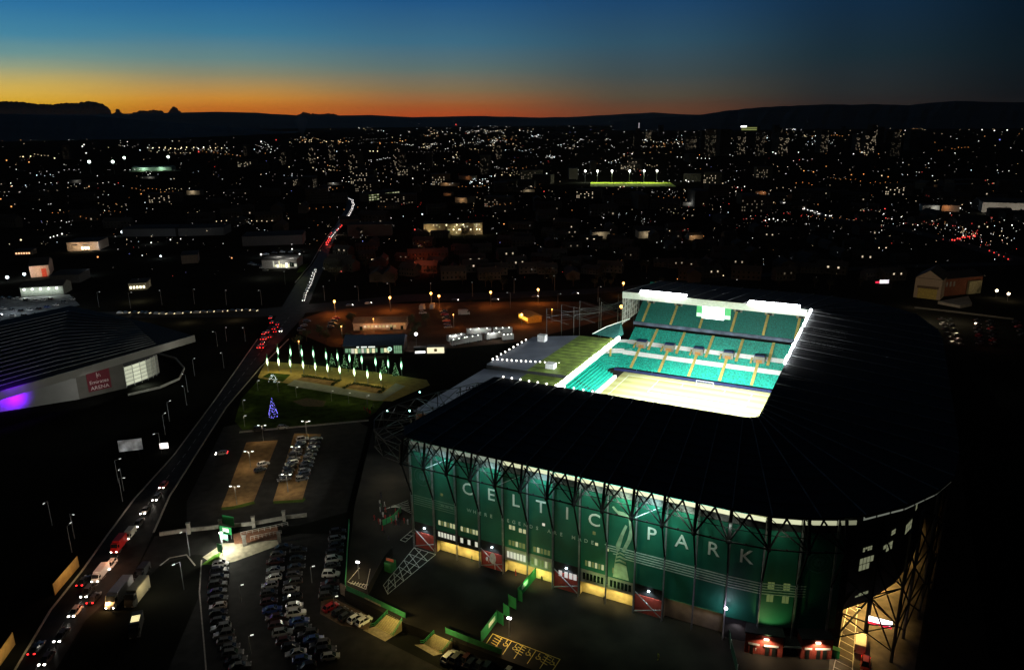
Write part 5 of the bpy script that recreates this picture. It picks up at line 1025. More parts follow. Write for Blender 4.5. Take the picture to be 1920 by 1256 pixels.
# ================================================================ vehicles
paintm = mat('car_paint', (.5, .5, .5), .28, noise=.06, objcol=True, spec=.6)
glassm = mat('car_glass', (.012, .014, .016), .12, spec=.6); tyre = mat('tyre', (.015, .015, .015), .9); hub = mat('hubcap', (.3, .3, .3), .4)
headoff = mat('headlamp_off', (.45, .45, .47), .2, spec=.6); tailoff = mat('taillamp_off', (.25, .012, .012), .3)
headon = mat('headlamp_on', (1, 1, 1), .5, emit=(1, .96, .85), es=9, sample=False); tailon = mat('taillamp_on', (1, .02, .02), .5, emit=(1, .02, .02), es=5, sample=False)
def ring(x, zl, zh, hw, tw): return [Vector((x, -hw, zl)), Vector((x, hw, zl)), Vector((x, hw, (zl+zh)*.55)), Vector((x, tw, zh)), Vector((x, -tw, zh)), Vector((x, -hw, (zl+zh)*.55))]
KIND = {'hatch': (4.1, 1.76, .92, 1.48, (-1.9, -1.5, .55, 1.25)), 'saloon': (4.6, 1.8, .9, 1.44, (-1.75, -1.05, .5, 1.2)), 'estate': (4.7, 1.84, .95, 1.55, (-2.2, -1.9, .5, 1.25)), 'suv': (4.6, 1.9, 1.05, 1.75, (-2.1, -1.85, .5, 1.1))}
PROTO = {}
def car_proto(kind, lights):
    if (kind, lights) in PROTO: return PROTO[(kind, lights)]
    Ln, Wd, hb, ht, (g0, g1, g2, g3) = KIND[kind]; h_ = Wd/2; hl = Ln/2
    r = bpy.data.objects.new('car', None); r.empty_display_size = .1; WORLD[r] = Vector()
    def add(mb, n, m): o = mb.obj(n, m, r); col.objects.unlink(o); return o
    mb = MB(); mb.loft([ring(-hl, .38, .8, h_*.86, h_*.8), ring(-hl + .15, .28, hb - .03, h_*.95, h_*.86), ring(g1, .24, hb, h_, h_*.9), ring(0, .24, hb - .02, h_, h_*.9), ring(g3 - .05, .24, hb - .05, h_, h_*.88), ring(hl - .35, .26, hb - .2, h_*.95, h_*.8), ring(hl, .36, .6, h_*.8, h_*.66)])
    zr = ht; mb.loft([[Vector((g1 + .12, -h_*.66, zr - .03)), Vector((g1 + .12, h_*.66, zr - .03)), Vector((g1 + .12, h_*.6, zr + .03)), Vector((g1 + .12, -h_*.6, zr + .03))], [Vector((g2 - .1, -h_*.66, zr - .03)), Vector((g2 - .1, h_*.66, zr - .03)), Vector((g2 - .1, h_*.6, zr + .03)), Vector((g2 - .1, -h_*.6, zr + .03))]])
    for sy in (-1, 1):
        for xa, za, xb, zb in ((g0, hb, g1 + .1, zr - .02), (g3, hb - .02, g2 - .1, zr - .02)): mb.beam((xa, sy*h_*.88, za), (xb, sy*h_*.66, zb), .09)
        mb.beam(((g1+g2)/2, sy*h_*.9, hb - .02), ((g1+g2)/2, sy*h_*.67, zr - .02), .09); mb.box((g3 - .2, sy*(h_ + .1), hb + .08), (.16, .2, .13))
    add(mb, 'body', paintm)
    q = lambda x, w_, z: [Vector((x, -w_, z)), Vector((x, w_, z))]
    mb = MB(); b0 = [Vector((g0, -h_*.86, hb - .04)), Vector((g0, h_*.86, hb - .04)), Vector((g3, h_*.86, hb - .06)), Vector((g3, -h_*.86, hb - .06))]; b1 = [Vector((g1 + .08, -h_*.66, zr - .02)), Vector((g1 + .08, h_*.66, zr - .02)), Vector((g2 - .06, h_*.66, zr - .02)), Vector((g2 - .06, -h_*.66, zr - .02))]; mb.loft([b0, b1]); add(mb, 'window_glass', glassm)
    for sx in (-1, 1):
        for sy in (-1, 1):
            mb = MB(); mb.lathe([(.01, -.1), (.29, -.11), (.32, -.06), (.32, .06), (.29, .11), (.01, .1)], n=12).xf(Matrix.Translation((sx*Ln*.3, sy*(h_ - .1), .32)) @ Matrix.Rotation(pi/2, 4, 'X')); add(mb, 'wheel', tyre)
    for sy in (-1, 1):
        mb = MB(); e_ = .06 if lights else 0; mb.box((hl - .1, sy*h_*.66, .62), (.24 + e_*2, .36 + e_, .16 + e_)); add(mb, 'headlight', headon if lights in ('both', 'head') else headoff)
        mb = MB(); mb.box((-hl + .06, sy*h_*.74, .74), (.16 + e_, .3 + e_, .16 + e_)); add(mb, 'taillight', tailon if lights in ('both', 'tail') else tailoff)
    PROTO[(kind, lights)] = r; return r
def put_car(kind, lights, p, rz, c, label, group, sc_=None):
    src = car_proto(kind, lights); r = dup(src, p, rz, label, group, tuple(c) + (1,)); r['category'] = 'car'
    return r
def head(p, q): a, b = G(*p), G(*q); d_ = b-a; return atan2(d_.y, d_.x)
DARK = [(.012, .012, .013), (.02, .02, .021), (.014, .015, .022), (.035, .035, .035), (.05, .014, .012), (.016, .02, .018), (.06, .058, .055)]
GREY = [(.25, .26, .27), (.16, .17, .18), (.34, .34, .35)]; WHITE = (.72, .72, .70)
CN = {0: 'dark', 1: 'grey', 2: 'white', 3: 'blue', 4: 'red'}
def row(pts, n, hp, cols_, lab, grp, z=ZG, jit=.12):
    h0 = head(*hp)
    for k, (x, y) in enumerate(along(pts, n)):
        cc = cols_.get(k); ci = 0
        if cc == 'w': c, ci = WHITE, 2
        elif cc == 'g': c, ci = R.choice(GREY), 1
        elif cc == 'b': c, ci = (.03, .07, .28), 3
        elif cc == 'r': c, ci = (.45, .012, .015), 4
        else: c = R.choice(DARK)
        p = G(x, y, z) + Vector((R.uniform(-jit, jit), R.uniform(-jit, jit), 0))
        put_car(R.choice(('hatch', 'saloon', 'estate', 'suv', 'hatch')), None, p, h0 + (pi if R.random() < .35 else 0) + R.uniform(-.03, .03), c, '%s car parked %s' % (CN[ci], lab), '%s cars parked %s' % (CN[ci], grp))
C3 = lambda x, y: (340 + x/4.2425, 960 + y/4.2425)
Z = lambda l_: [C3(*q) for q in l_]
row([(567, 826), (556, 850), (546, 873), (534, 900)], 11, ((540, 880), (580, 872)), {0: 'w', 1: 'g', 6: 'w', 3: 'g'}, 'in the left file on the right gravel island', 'in the left file of the gravel island')
row([(593, 826), (583, 852), (574, 875), (566, 900)], 11, ((540, 880), (580, 872)), {4: 'g', 8: 'g'}, 'in the right file on the right gravel island', 'in the right file of the gravel island')
put_car('hatch', None, G(494, 872), head((480, 876), (500, 870)), WHITE, 'white car parked alone on the left gravel island', 'cars on the left gravel island'); put_car('hatch', None, G(488, 883), head((480, 886), (500, 880)), DARK[1], 'dark car parked beside the white one on the left gravel island', 'cars on the left gravel island')
row(Z([(315, 420), (305, 500), (285, 600), (290, 700), (300, 850), (330, 960), (390, 1090), (470, 1240)]), 16, (C3(240, 425), C3(380, 405)), {0: 'w', 6: 'g', 9: 'g'}, 'in the leftmost file of the lower car park', 'in the leftmost file of the lower car park')
row(Z([(810, 290), (745, 390), (755, 500), (705, 600), (690, 690), (735, 800), (785, 930), (830, 1030), (920, 1140), (1000, 1240)]), 17, (C3(700, 490), C3(830, 470)), {3: 'g', 4: 'w', 5: 'g', 8: 'b', 11: 'g', 14: 'g', 15: 'b', 18: 'g'}, 'in the middle file of the lower car park', 'in the middle file of the lower car park')
row(Z([(930, 320), (925, 420), (900, 520), (875, 625), (895, 715), (905, 780), (925, 840), (960, 920), (1000, 970), (1060, 1030), (1130, 1090), (1190, 1160)]), 16, (C3(830, 780), C3(970, 760)), {5: 'g', 7: 'w', 8: 'w', 9: 'b', 12: 'b', 15: 'g', 17: 'g'}, 'in the right file of the lower car park', 'in the right file of the lower car park')
row(Z([(1245, 170), (1238, 240), (1228, 300), (1215, 350), (1212, 395), (1205, 440)]), 6, (C3(1140, 400), C3(1280, 375)), {4: 'w', 1: 'g'}, 'in the upper file beside the tall green fence', 'beside the tall green fence')
put_car('suv', None, G(*C3(1192, 505)), head(C3(1120, 495), C3(1265, 490)), WHITE, 'white off-road car parked beside the tall green fence', 'cars beside the tall green fence')
row(Z([(1182, 575), (1178, 620), (1170, 680)]), 3, (C3(1110, 610), C3(1250, 590)), {}, 'just below the white off-road car', 'just below the white off-road car')
for k, (x, y, c, lb) in enumerate(((1190, 768, (.42, .012, .014), 'red'), (1262, 805, DARK[1], 'black'), (1315, 840, DARK[5], 'dark green'), (1388, 858, WHITE, 'white'), (1453, 878, WHITE, 'white'))):
    put_car('hatch', None, G(*C3(x, y)), head(C3(1390, 905), C3(1490, 845)), c, ('red car parked at an angle below the retaining wall', 'black car parked second from the red one below the wall', 'dark car parked between the black one and the white ones', 'white car parked left of the white car by the stairs', 'white car parked nearest the lit stairs')[k], 'angled cars below the retaining wall')
row([C4(690, 1160), C4(800, 1190), C4(900, 1215), C4(1000, 1240)], 6, (C4(700, 1180), C4(760, 1120)), {0: 'g'}, 'below the second stair at the bottom edge', 'below the second stair')
put_car('hatch', None, G(958, 1258), head(C4(700, 1180), C4(760, 1120)), WHITE, 'white car roof just showing at the bottom edge', None)
row([(1765, 600), (1785, 645)], 6, ((1765, 600), (1790, 596)), {1: 'g'}, 'in the left file behind the dark stadium roof', 'in the left file behind the dark stadium roof'); row([(1832, 602), (1836, 645)], 7, ((1765, 600), (1790, 596)), {4: 'r'}, 'in the middle file behind the dark stadium roof', 'in the middle file behind the dark stadium roof'); row([(1855, 604), (1862, 646)], 7, ((1765, 600), (1790, 596)), {2: 'r', 5: 'r'}, 'in the right file behind the dark stadium roof', 'in the right file behind the dark stadium roof')
row([(1780, 602), (1800, 648)], 6, ((1765, 600), (1790, 596)), {}, 'in the second file behind the dark stadium roof', 'in the second file behind the dark stadium roof'); row([(1905, 606), (1918, 630)], 4, ((1900, 604), (1925, 604)), {1: 'r'}, 'at the right edge below the warm lamps', 'at the right edge')
lamp('POINT', G(1850, 630, 4), 260, (1, .25, .15), size=.4); lamp('POINT', G(1780, 620, 5), 160, (1, .7, .5), size=.4)
row([(575, 604), (570, 612), (565, 620)], 3, ((560, 612), (585, 610)), {1: 'g'}, 'at the left edge of the sodium lit yard', 'at the left edge of the sodium lit yard'); row([(631, 598), (624, 606), (620, 614)], 4, ((610, 606), (640, 604)), {0: 'r', 1: 'g'}, 'in a file on the sodium lit yard', 'in a file on the sodium lit yard')
row([(832, 585), (836, 596), (838, 606), (840, 615)], 6, ((826, 596), (850, 594)), {1: 'r', 3: 'r', 5: 'g'}, 'in the file left of the unlit columns on the sodium yard', 'in the far file of the sodium yard'); row([(792, 580), (793, 588)], 2, ((785, 580), (800, 580)), {0: 'w', 1: 'w'}, 'among the sodium lit lorries', 'among the sodium lit lorries')
put_car('hatch', 'both', G(416, 852), head((430, 850), (400, 853)), (.4, .4, .4), 'silver car with a red tail lamp crossing the car park entrance', None); put_car('hatch', None, G(530, 803), 0, GREY[1], 'grey car on the path below the lawn', None); put_car('suv', None, G(486, 807), 0, DARK[0], 'dark car on the path left of the twin lamp post', None)
put_car('hatch', None, G(672, 1030), 1.2, GREY[0], 'grey car parked inside the tall green fence', None)
put_car('estate', 'tail', S(110.6, 3.6, .01), atan2(AT.y, AT.x)+pi, (.45, .01, .01), 'red car with glowing tail lamps parked in the lane under the corner', None)
# vans and lorries
def van(name, label, p, rz, c, Ln=5.6, Wd=2.0, Ht=2.4, lights='head', cat='van', boxc=None, group=None, cab=1.7):
    T_ = thing(name, label, cat, p, group, rz); hl, h_ = Ln/2, Wd/2; pm_ = mat('van_paint_%d_%d_%d' % tuple(int(q*99) for q in c), c, .4, noise=.06); bm_ = mat('van_box_%d_%d_%d' % tuple(int(q*99) for q in (boxc or c)), boxc or c, .5, noise=.08)
    mb = MB(); mb.loft([ring(hl - cab, .35, Ht*.93, h_, h_*.94), ring(hl - cab*.55, .35, Ht*.93, h_, h_*.9), ring(hl - cab*.3, .35, Ht*.55, h_, h_*.9), ring(hl, .4, Ht*.44, h_*.92, h_*.8)]); mb.obj('cab', pm_, T_)
    mb = MB(); mb.box((-cab/2 - .05, 0, (Ht + .4)/2 + .02), (Ln - cab - .1, Wd, Ht - .4)); mb.obj('cargo_box', bm_, T_)
    mb = MB(); mb.box((-cab/2 - .05, 0, Ht + .05), (Ln - cab - .3, Wd*.92, .06)); mb.obj('roof', bm_, T_)
    mb = MB(); mb.quad((hl - cab*.54, -h_*.84, Ht*.9), (hl - cab*.54, h_*.84, Ht*.9), (hl - cab*.29, h_*.84, Ht*.57), (hl - cab*.29, -h_*.84, Ht*.57)); mb.v = [q + Vector((.04, 0, .04)) for q in mb.v]; mb.obj('windscreen', glassm, T_)
    for sy in (-1, 1): MB().box((hl - cab*.6, sy*(h_ + .01), Ht*.68), (cab*.5, .03, Ht*.28)).obj('side_window', glassm, T_)
    for sx in (hl - cab*.55, -hl + 1.0):
        for sy in (-1, 1): MB().lathe([(.01, -.12), (.36, -.13), (.36, .13), (.01, .12)], n=12).xf(Matrix.Translation((sx, sy*(h_ - .1), .38)) @ Matrix.Rotation(pi/2, 4, 'X')).obj('wheel', tyre, T_)
    for sy in (-1, 1):
        MB().box((hl - .04, sy*h_*.7, .75), (.2, .4, .26)).obj('headlight', headon if lights in ('head', 'both') else headoff, T_)
        MB().box((-hl + .0, sy*h_*.85, .9), (.12, .22, .4)).obj('taillight', tailon if lights in ('tail', 'both') else tailoff, T_)
    return T_
K0 = lambda x, y: (x/3.1725, 860 + y/3.1725)
dn_ = ((300, 930), (60, 1240)); hdn = lambda y: head((lerp(300, 60, (y-920)/330) + 20, y - 25), (lerp(300, 60, (y-920)/330) - 20, y + 25))
def beamlamp(p, rz, pw=160):
    d_ = Vector((cos(rz), sin(rz), 0))
    lamp('SPOT', p + d_*2.6 + UP*.75, pw*2.2, (1, .93, .8), target=p + d_*13, size=.2, spot=70)
for x, y, c, kd, lb in ((975, 165, (.3, .01, .01), 'hatch', 'red'), (935, 238, (.1, .1, .11), 'hatch', 'grey'), (868, 315, DARK[1], 'saloon', 'dark'), (825, 392, DARK[0], 'saloon', 'black'), (660, 640, (.6, .6, .58), 'estate', 'cream'), (525, 800, DARK[3], 'suv', 'dark'), (450, 918, (.45, .45, .45), 'hatch', 'silver'), (370, 1060, DARK[1], 'saloon', 'dark'), (280, 1200, DARK[4], 'hatch', 'maroon')):
    px, py = K0(x, y); p = G(px, py, ZG + .03); rz = hdn(py); o = put_car(kd, 'head', p, rz, c, lb + ' car with headlights on queueing toward the camera on the main road', 'cars queueing toward the camera'); beamlamp(p, rz)
    o['label'] = {165: 'red car with headlights on, farthest of the near queue', 238: 'grey car with headlights on behind the farthest red one', 315: 'dark car with headlights on third in the near queue from the far end', 392: 'black car with headlights on just beyond the white van', 640: 'cream car with headlights on between the red van and the white van', 800: 'dark car with headlights on beside a red tail lamp', 918: 'silver car with very bright headlights beside the lit lorry', 1060: 'dark car with headlights on second from the bottom of the queue', 1200: 'maroon car with headlights on at the bottom of the queue'}[y]
for x, y, c, kd, lb, hh in ((772, 462, (.62, .6, .52), 2.0, 'white small van with headlights on just behind the red van', 0), (710, 530, (.50, .015, .015), 2.9, 'tall red delivery van with headlights on in the queue', 1), (600, 700, (.6, .6, .58), 2.3, 'long white van with headlights on in the queue', 1)):
    px, py = K0(x, y); p = G(px, py, ZG + .03); rz = hdn(py); van('van', lb, p, rz, c, 5.0 + hh*1.4, 2.0, kd); beamlamp(p, rz)
for x, y, lb in ((500, 735, 'dark car with red tail lamps beside the white van'), (562, 838, 'dark car with red tail lamps beside the lorry'), (222, 1135, 'dark car with glowing red tail lamps at the bottom left')):
    px, py = K0(x, y); put_car('saloon', 'tail', G(px, py, ZG + .03), hdn(py) + pi, DARK[1], lb, 'cars driving away on the near road')
px, py = K0(715, 830); rz = head(K0(760, 770), K0(660, 890)); T_ = van('lorry', 'white box lorry lit orange at its nose beside the main road', G(px, py), rz, (.5, .47, .42), 9.5, 2.5, 3.6, 'both', 'lorry', (.55, .55, .55), cab=2.0); p = G(*K0(640, 905)); lamp('POINT', p + UP*2, 700, (1, .55, .2), size=.3); lamp('POINT', G(*K0(560, 880)) + UP*2.5, 500, (1, .4, .2), size=.3); lamp('POINT', G(*K0(700, 650)) + UP*4, 800, (1, .45, .25), size=.3); lamp('POINT', G(*K0(850, 300)) + UP*4, 500, (1, .8, .6), size=.3); lamp('POINT', G(*K0(600, 760)) + UP*4, 600, (1, .6, .4), size=.3)
px, py = K0(820, 830); van('lorry', 'dark box lorry with a pale side parked right of the orange lit one', G(px, py), rz, (.05, .05, .05), 8.5, 2.5, 3.8, None, 'lorry', (.32, .29, .2), cab=1.9); lamp('POINT', G(*K0(905, 830)) + UP*4, 380, (1, .85, .5), size=.3)
px, py = K0(815, 1020); T_ = van('minibus', 'dark minibus with a glowing yellow interior at lower left', G(px, py), head(K0(830, 960), K0(800, 1080)), (.03, .03, .03), 7, 2.3, 2.9, None, 'minibus')
mb = MB(); mb.box((-.4, 0, 2.98), (2.4, 1.8, .06)); mb.obj('lit_roof_hatch', mat('hatch_glow', (1, 1, 1), .5, emit=(1, .85, .4), es=1.0), T_)
px, py = K0(850, 690); van('van', 'dark van with a lit cab among people at the roadside', G(px, py), rz, (.03, .03, .032), 5.2, 2, 2.4, None)
van('van', 'long white van parked in the amber lit lane under the corner', S(109.3, 9.6, .01), atan2(AT.y, AT.x), (.62, .58, .48), 5.6, 2.1, 2.5, None)
for k, (px, py) in enumerate(((792, 580), (811, 578), (870, 590))): van('lorry', ('pale lorry on the sodium yard, leftmost', 'pale lorry standing upright in view on the sodium yard', 'grey lorry parked sideways on the sodium yard')[k], G(px, py), [1.45, 1.5, .1][k], (.4, .4, .4), 7, 2.4, 3.2, None, 'lorry')
# far traffic
for k, (x, y) in enumerate(((265, 145), (275, 180), (318, 192), (312, 212), (215, 262), (262, 285), (300, 245), (205, 300), (205, 335), (180, 362), (205, 362), (245, 250), (290, 225), (225, 300))):
    put_car('hatch', 'both' if k in (4, 8) else 'tail', G(*C5(x, y), ZG + .03), head((500, 660), (540, 590)), R.choice(DARK + GREY), 'car braking with red tail lamps in the jam before the junction', 'cars braking before the junction')
put_car('hatch', 'head', G(*C5(342, 240), ZG + .03), head((540, 590), (500, 660)), GREY[0], 'silver car with white headlights coming out of the junction', None)
gh = mat('glare_head', (1, 1, 1), .5, emit=(1, .93, .86), es=2.6, sample=False); gt = mat('glare_tail', (1, .05, .03), .5, emit=(1, .05, .04), es=3, sample=False)
farp = {}
gw = mat('glare_warm', (1, 1, 1), .5, emit=(1, .78, .42), es=1.2, sample=False)
def far_car(p, rz, kind, label, group, scale=1.):
    if kind not in farp:
        r = thing('car', label, 'car', (0, 0, 0), group); mb = MB(); mb.loft([ring(-2.1, .3, .8, .8, .75), ring(-1.6, .25, 1.0, .88, .8), ring(.9, .25, .95, .88, .8), ring(2.1, .35, .7, .8, .7)]); mb.loft([ring(-1.7, .95, 1.0, .78, .76), ring(-1.2, .95, 1.45, .74, .6), ring(.4, .95, 1.45, .74, .6), ring(1.1, .9, .96, .78, .76)]); mb.obj('body', paintm, r)
        for sy in (-1, 1):
            if kind != 'tail': MB().ball((2.15, sy*.6, .7), .33, 6, 4).obj('headlight', gh if kind == 'head' else gw, r)
            else: MB().ball((-2.1, sy*.65, .8), .38, 6, 4).obj('taillight', gt, r)
        farp[kind] = r; r.location = p; r.rotation_euler = (0, 0, rz); r.color = (.1, .1, .1, 1); return r
    return dup(farp[kind], p, rz, label, group, R.choice(DARK + GREY) + (1,), (scale,)*3)
def stream(pts, n, kind, lab, grp, lane=0., sc_=1.):
    P = along(pts, n)
    for k, (x, y) in enumerate(P):
        if n > 10: x += R.uniform(-1, 1)*(4.5 if abs(pts[-1][1] - pts[0][1]) < 30 else .6)
        a = P[min(k+1, n-1)]; b = P[max(k-1, 0)]; rz = head(b, a); p = G(x, y, ZG + .03); far_car(p, rz + (pi if kind == 'tail' else 0) if False else rz, kind, lab, grp, sc_)
dw = lambda l_: l_
stream([(592, 507), (588, 517), (584, 530), (579, 540), (573, 550), (569, 564)], 18, 'head', 'car with white headlights in the bright column beyond the junction', 'headlights beyond the junction')
stream([(588, 512), (583, 528), (576, 546)], 7, 'head', 'car in the second line of headlights beyond the junction', 'second line of headlights beyond the junction')
stream([(613, 460), (618, 450), (623, 440), (632, 432), (640, 424)], 12, 'tail', 'car with red tail lamps far up the main road', 'tail lamps far up the main road', sc_=1.5)
stream([(650, 371), (660, 376), (663, 384), (660, 394), (654, 404), (648, 414), (640, 422), (630, 434), (620, 446)], 34, 'head', 'car with headlights in the far bend of the main road', 'headlights in the far bend', sc_=1.6)
stream([(222, 588), (245, 588), (268, 588), (288, 589), (305, 590), (330, 590), (350, 588), (372, 587), (400, 586), (420, 585), (445, 584), (462, 583), (480, 584)], 19, 'warm', 'car with headlights on the cross road left of the junction', 'cars on the cross road', sc_=1.0)
stream([(655, 574), (690, 570)], 2, 'head', 'car on the dual carriageway right of the junction', 'cars on the dual carriageway'); stream([(853, 564), (898, 566), (952, 561), (1078, 552)], 4, 'head', 'pale car on the dual carriageway under the sodium lamps', 'cars on the dual carriageway under the lamps')
stream([(1464, 380), (1480, 384), (1500, 391), (1520, 397), (1540, 403), (1556, 406)], 16, 'head', 'car with headlights on the far road at right', 'headlights on the far road at right', sc_=1.7)
stream([(1860, 474), (1880, 482), (1895, 490)], 5, 'tail', 'car with red tail lamps on the bend at far right', 'tail lamps at far right', sc_=1.4); stream([(1790, 452), (1810, 447), (1830, 445)], 5, 'tail', 'car with red tail lamps by the far right junction', 'tail lamps by the far right junction', sc_=1.6)
for px, py, pw, c in ((583, 540, 700, (1, .9, .85)), (577, 556, 350, (1, .85, .7)), (500, 640, 900, (1, .1, .06)), (512, 618, 800, (1, .15, .08)), (618, 450, 2600, (1, .1, .05)), (655, 400, 6000, (1, .85, .75)), (632, 432, 3500, (1, .7, .55)), (350, 590, 1200, (1, .75, .4)), (440, 586, 1200, (1, .7, .4)), (250, 590, 800, (1, .75, .45))): lamp_at(px, py, 2.5, pw, c)
# ================================================================ people
skin = mat('skin', (.45, .28, .2), .6)
def person_mesh(stride):
    mb = MB()
    for sy in (-1, 1):
        f = stride*sy*.16; mb.loft([[Vector((f*q + r*cos(a), sy*.09 + r*sin(a), z)) for a in [2*pi*k/6 for k in range(6)]] for z, r, q in ((.0, .05, 1.3), (.1, .055, 1), (.48, .065, .6), (.85, .09, .1))]); mb.box((f*1.3 + .06, sy*.09, .04), (.24, .09, .08))
        g_ = -f; mb.loft([[Vector((g_*q + r*cos(a), sy*(.2 + .03*q) + r*sin(a), z)) for a in [2*pi*k/6 for k in range(6)]] for z, r, q in ((.78, .035, 1.2), (1.1, .042, .6), (1.42, .055, 0))])
    mb.loft([[Vector((.6*r*cos(a), r*sin(a), z)) for a in [2*pi*k/8 for k in range(8)]] for z, r in ((.82, .17), (1.0, .17), (1.2, .19), (1.4, .2), (1.48, .1), (1.54, .06))]); mb.ball((.01, 0, 1.65), .11, 8, 6, sz=1.2); mb.box((.11, 0, 1.64), (.03, .03, .04)); return mb
cloth = mat('clothing', (.05, .05, .06), .9, objcol=True, noise=.1)
pb = person_mesh(1).obj('person', cloth); pc = person_mesh(.4).obj('person', cloth); col.objects.unlink(pb); col.objects.unlink(pc)
def person(px, py, z, label, group, c=None):
    o = R.choice((pb, pc)).copy(); o.data = o.data; col.objects.link(o); o.location = G(px, py, z); o.rotation_euler = (0, 0, R.uniform(0, 6.28)); o.color = (c or R.choice([(.02, .02, .025), (.03, .03, .05), (.3, .02, .02), (.4, .4, .4), (.02, .08, .04), (.02, .02, .02)])) + (1,); tag(o, label, 'person', group)
    h = MB().ball((.01, 0, 1.68), .115, 8, 5, sz=1.1); hh = h.obj('hair', mat('hair', (.02, .015, .01), .8)); hh.parent = o
for k in range(30): person(R.gauss(735, 16), R.gauss(975, 14), 0, 'person in a coat in the crowd by the left corner entrance', 'people by the left corner')
for k in range(8): person(R.gauss(715, 7), R.uniform(930, 960), 0, 'person walking toward the left corner of the stadium', 'people walking toward the left corner')
for k in range(9): person(R.gauss(695, 6), R.gauss(772, 4), ZG, 'person in a small group at the right end of the lawn', 'people at the right end of the lawn')
for px, py in ((600, 690), (622, 694), (653, 698), (699, 700), (596, 688), (612, 692), (575, 692), (577, 690), (581, 691)): person(px, py, ZG, 'person walking on the tan plaza under the light columns', 'people on the plaza')
person(885, 1052, 0, 'person standing before the first lit doorway', None); person(967, 1078, 0, 'person standing before the second lit doorway', None); person(1016, 1090, 0, 'person standing right of the second lit doorway', None); person(1132, 1128, 0, 'person by the post at the third lit doorway', None); person(1417, 1224, 0, 'person at the left brick turnstile', None, (.4, .4, .4)); person(1523, 1226, 0, 'person at the right brick turnstile', None, (.4, .4, .4)); person(1234, 1236, 0, 'person in a yellow vest alone on the forecourt', None, (.5, .5, .08))
for px, py in ((262, 1070), (268, 1075), (275, 1066), (282, 1072), (205, 1143), (210, 1147)): person(px, py, ZG, 'person standing beside the vans and lorries', 'people beside the lorries')
lamp('POINT', G(735, 955, 5), 520, (1, .95, .85), size=.3); lamp('POINT', G(725, 870, 6), 900, (1, .8, .5), size=.4); lamp('POINT', G(722, 900, 9), 900, (.9, .9, .7), size=.4)
bs_ = MB()
for k in range(7): bs_.beam(G(720 + k*3, 955 - k*1.5, .9), G(765 + k, 938 + k*4, .9), .08)
tag(bs_.obj('crowd_barrier', mat('galvanised_rail', (1, 1, 1))), 'galvanised crowd barriers by the queue at the left corner', 'barrier')

for px, py in ((452, 1128), (585, 1092), (470, 1225), (628, 1150)):  # added posts with point lamps, put in to brighten the lower car park
    p = G(px, py); dup(CP_, p, .4, 'added lamp post with a dim warm head brightening the parked cars', 'added lamp posts of the lower car park'); lamp('POINT', p + UP*7.4, 330, (1, .86, .66), size=.5)
# ================================================================ the city beyond
cityw = mat('city_wall', (.085, .078, .068), .95, noise=.3, nscale=.05, spec=.02); cityr = mat('city_roof', (.075, .074, .075), .95, noise=.3, nscale=.05, spec=.02)
def em(n, c, s): return mat(n, (1, 1, 1), .5, emit=c, es=s, sample=False)
LIGHT = [em('city_light_white', (1, .97, .88), 2.2), em('city_light_warm', (1, .78, .45), 1.8), em('city_light_orange', (1, .38, .10), 1.6), em('city_light_red', (1, .08, .06), 1.5), em('city_light_blue', (.3, .35, 1), 1.3), em('city_light_dim', (1, .9, .75), .34), em('city_light_cool', (.8, .95, 1), 3.0)]
# named buildings of the middle distance
def hall(px0, py0, px1, py1, depth, h, label, wm, rm=cityr, name='warehouse', lit=None, rise=2.5, flat=True, lp=None, nwin=0, wm2=win_w, cat='warehouse'):
    T_, P, w_ = house(name, label, cat, (px0, py0), (px1, py1), depth, h, wm, rm, rise, flat=flat)
    for k in range(nwin): fpanel(T_, P, w_*(.06 + .9*k/nwin), w_*(.06 + .9*(k+.62)/nwin), h*.25, h*.6, wm2)
    for q in (lp or []): lamp('POINT', P(w_*q[0], -q[2], h*q[1]), q[3], q[4] if len(q) > 4 else (1, .9, .75), parent=T_, size=.5)
    return T_, P, w_
wp = mat('pale_shed', (.42, .40, .37), .85, noise=.08)
T_, P, w_ = hall(127, 471, 186, 469, 26, 8, 'pale flat roofed shed with a lit tan front at left', mat('tan_shed', (.42, .33, .24), .85), lp=[(.35, .5, 7, 2600, (1, .75, .5)), (.8, .5, 8, 2600, (1, .75, .5)), (1.08, .6, 3, 900, (.8, .85, 1))])
for k in (.45, .55, .64): fpanel(T_, P, w_*k, w_*(k + .06), 1, 3.6, em('shed_bulb', (1, .8, .5), 3), 'doorway_lamp')
fpanel(T_, P, w_*.15, w_*.34, 5, 6, dark, 'sign_strip'); fpanel(T_, P, w_*.5, w_*.8, 5.2, 6, greyw, 'sign_strip')
T_, P, w_ = hall(58, 521, 94, 518, 30, 9, 'pale peach gabled shed with a red door at left', mat('peach_shed', (.52, .36, .26), .85), rise=4, flat=False, lp=[(.4, .6, 8, 3200, (1, .8, .65))])
fpanel(T_, P, w_*.6, w_*.86, 0, 6.5, mat('red_door', (.6, .06, .02), .7), 'door')
T_, P, w_ = hall(40, 556, 120, 552, 16, 6, 'long dark shed with a row of white lamps over a lit yard at left', mat('green_grey_shed', (.22, .25, .22), .85), rise=3, flat=False)
for k in range(5): c = P(w_*(.1 + .19*k), -.4, 4.8); MB().ball(c, .62, 8, 5).obj('wall_lamp', em('yard_lamp', (1, 1, .9), 6), T_); lamp('POINT', c + UP*-.3 + (P(0, -2.4, 0) - P(0, 0, 0)), 700, (.95, 1, .9), parent=T_, size=.4)
poly('yard', [(0, 560), (130, 552), (150, 572), (60, 596), (0, 602)], mat('yard_grey', (.16, .17, .18), .9, noise=.4, nscale=.3), ZG+.004)
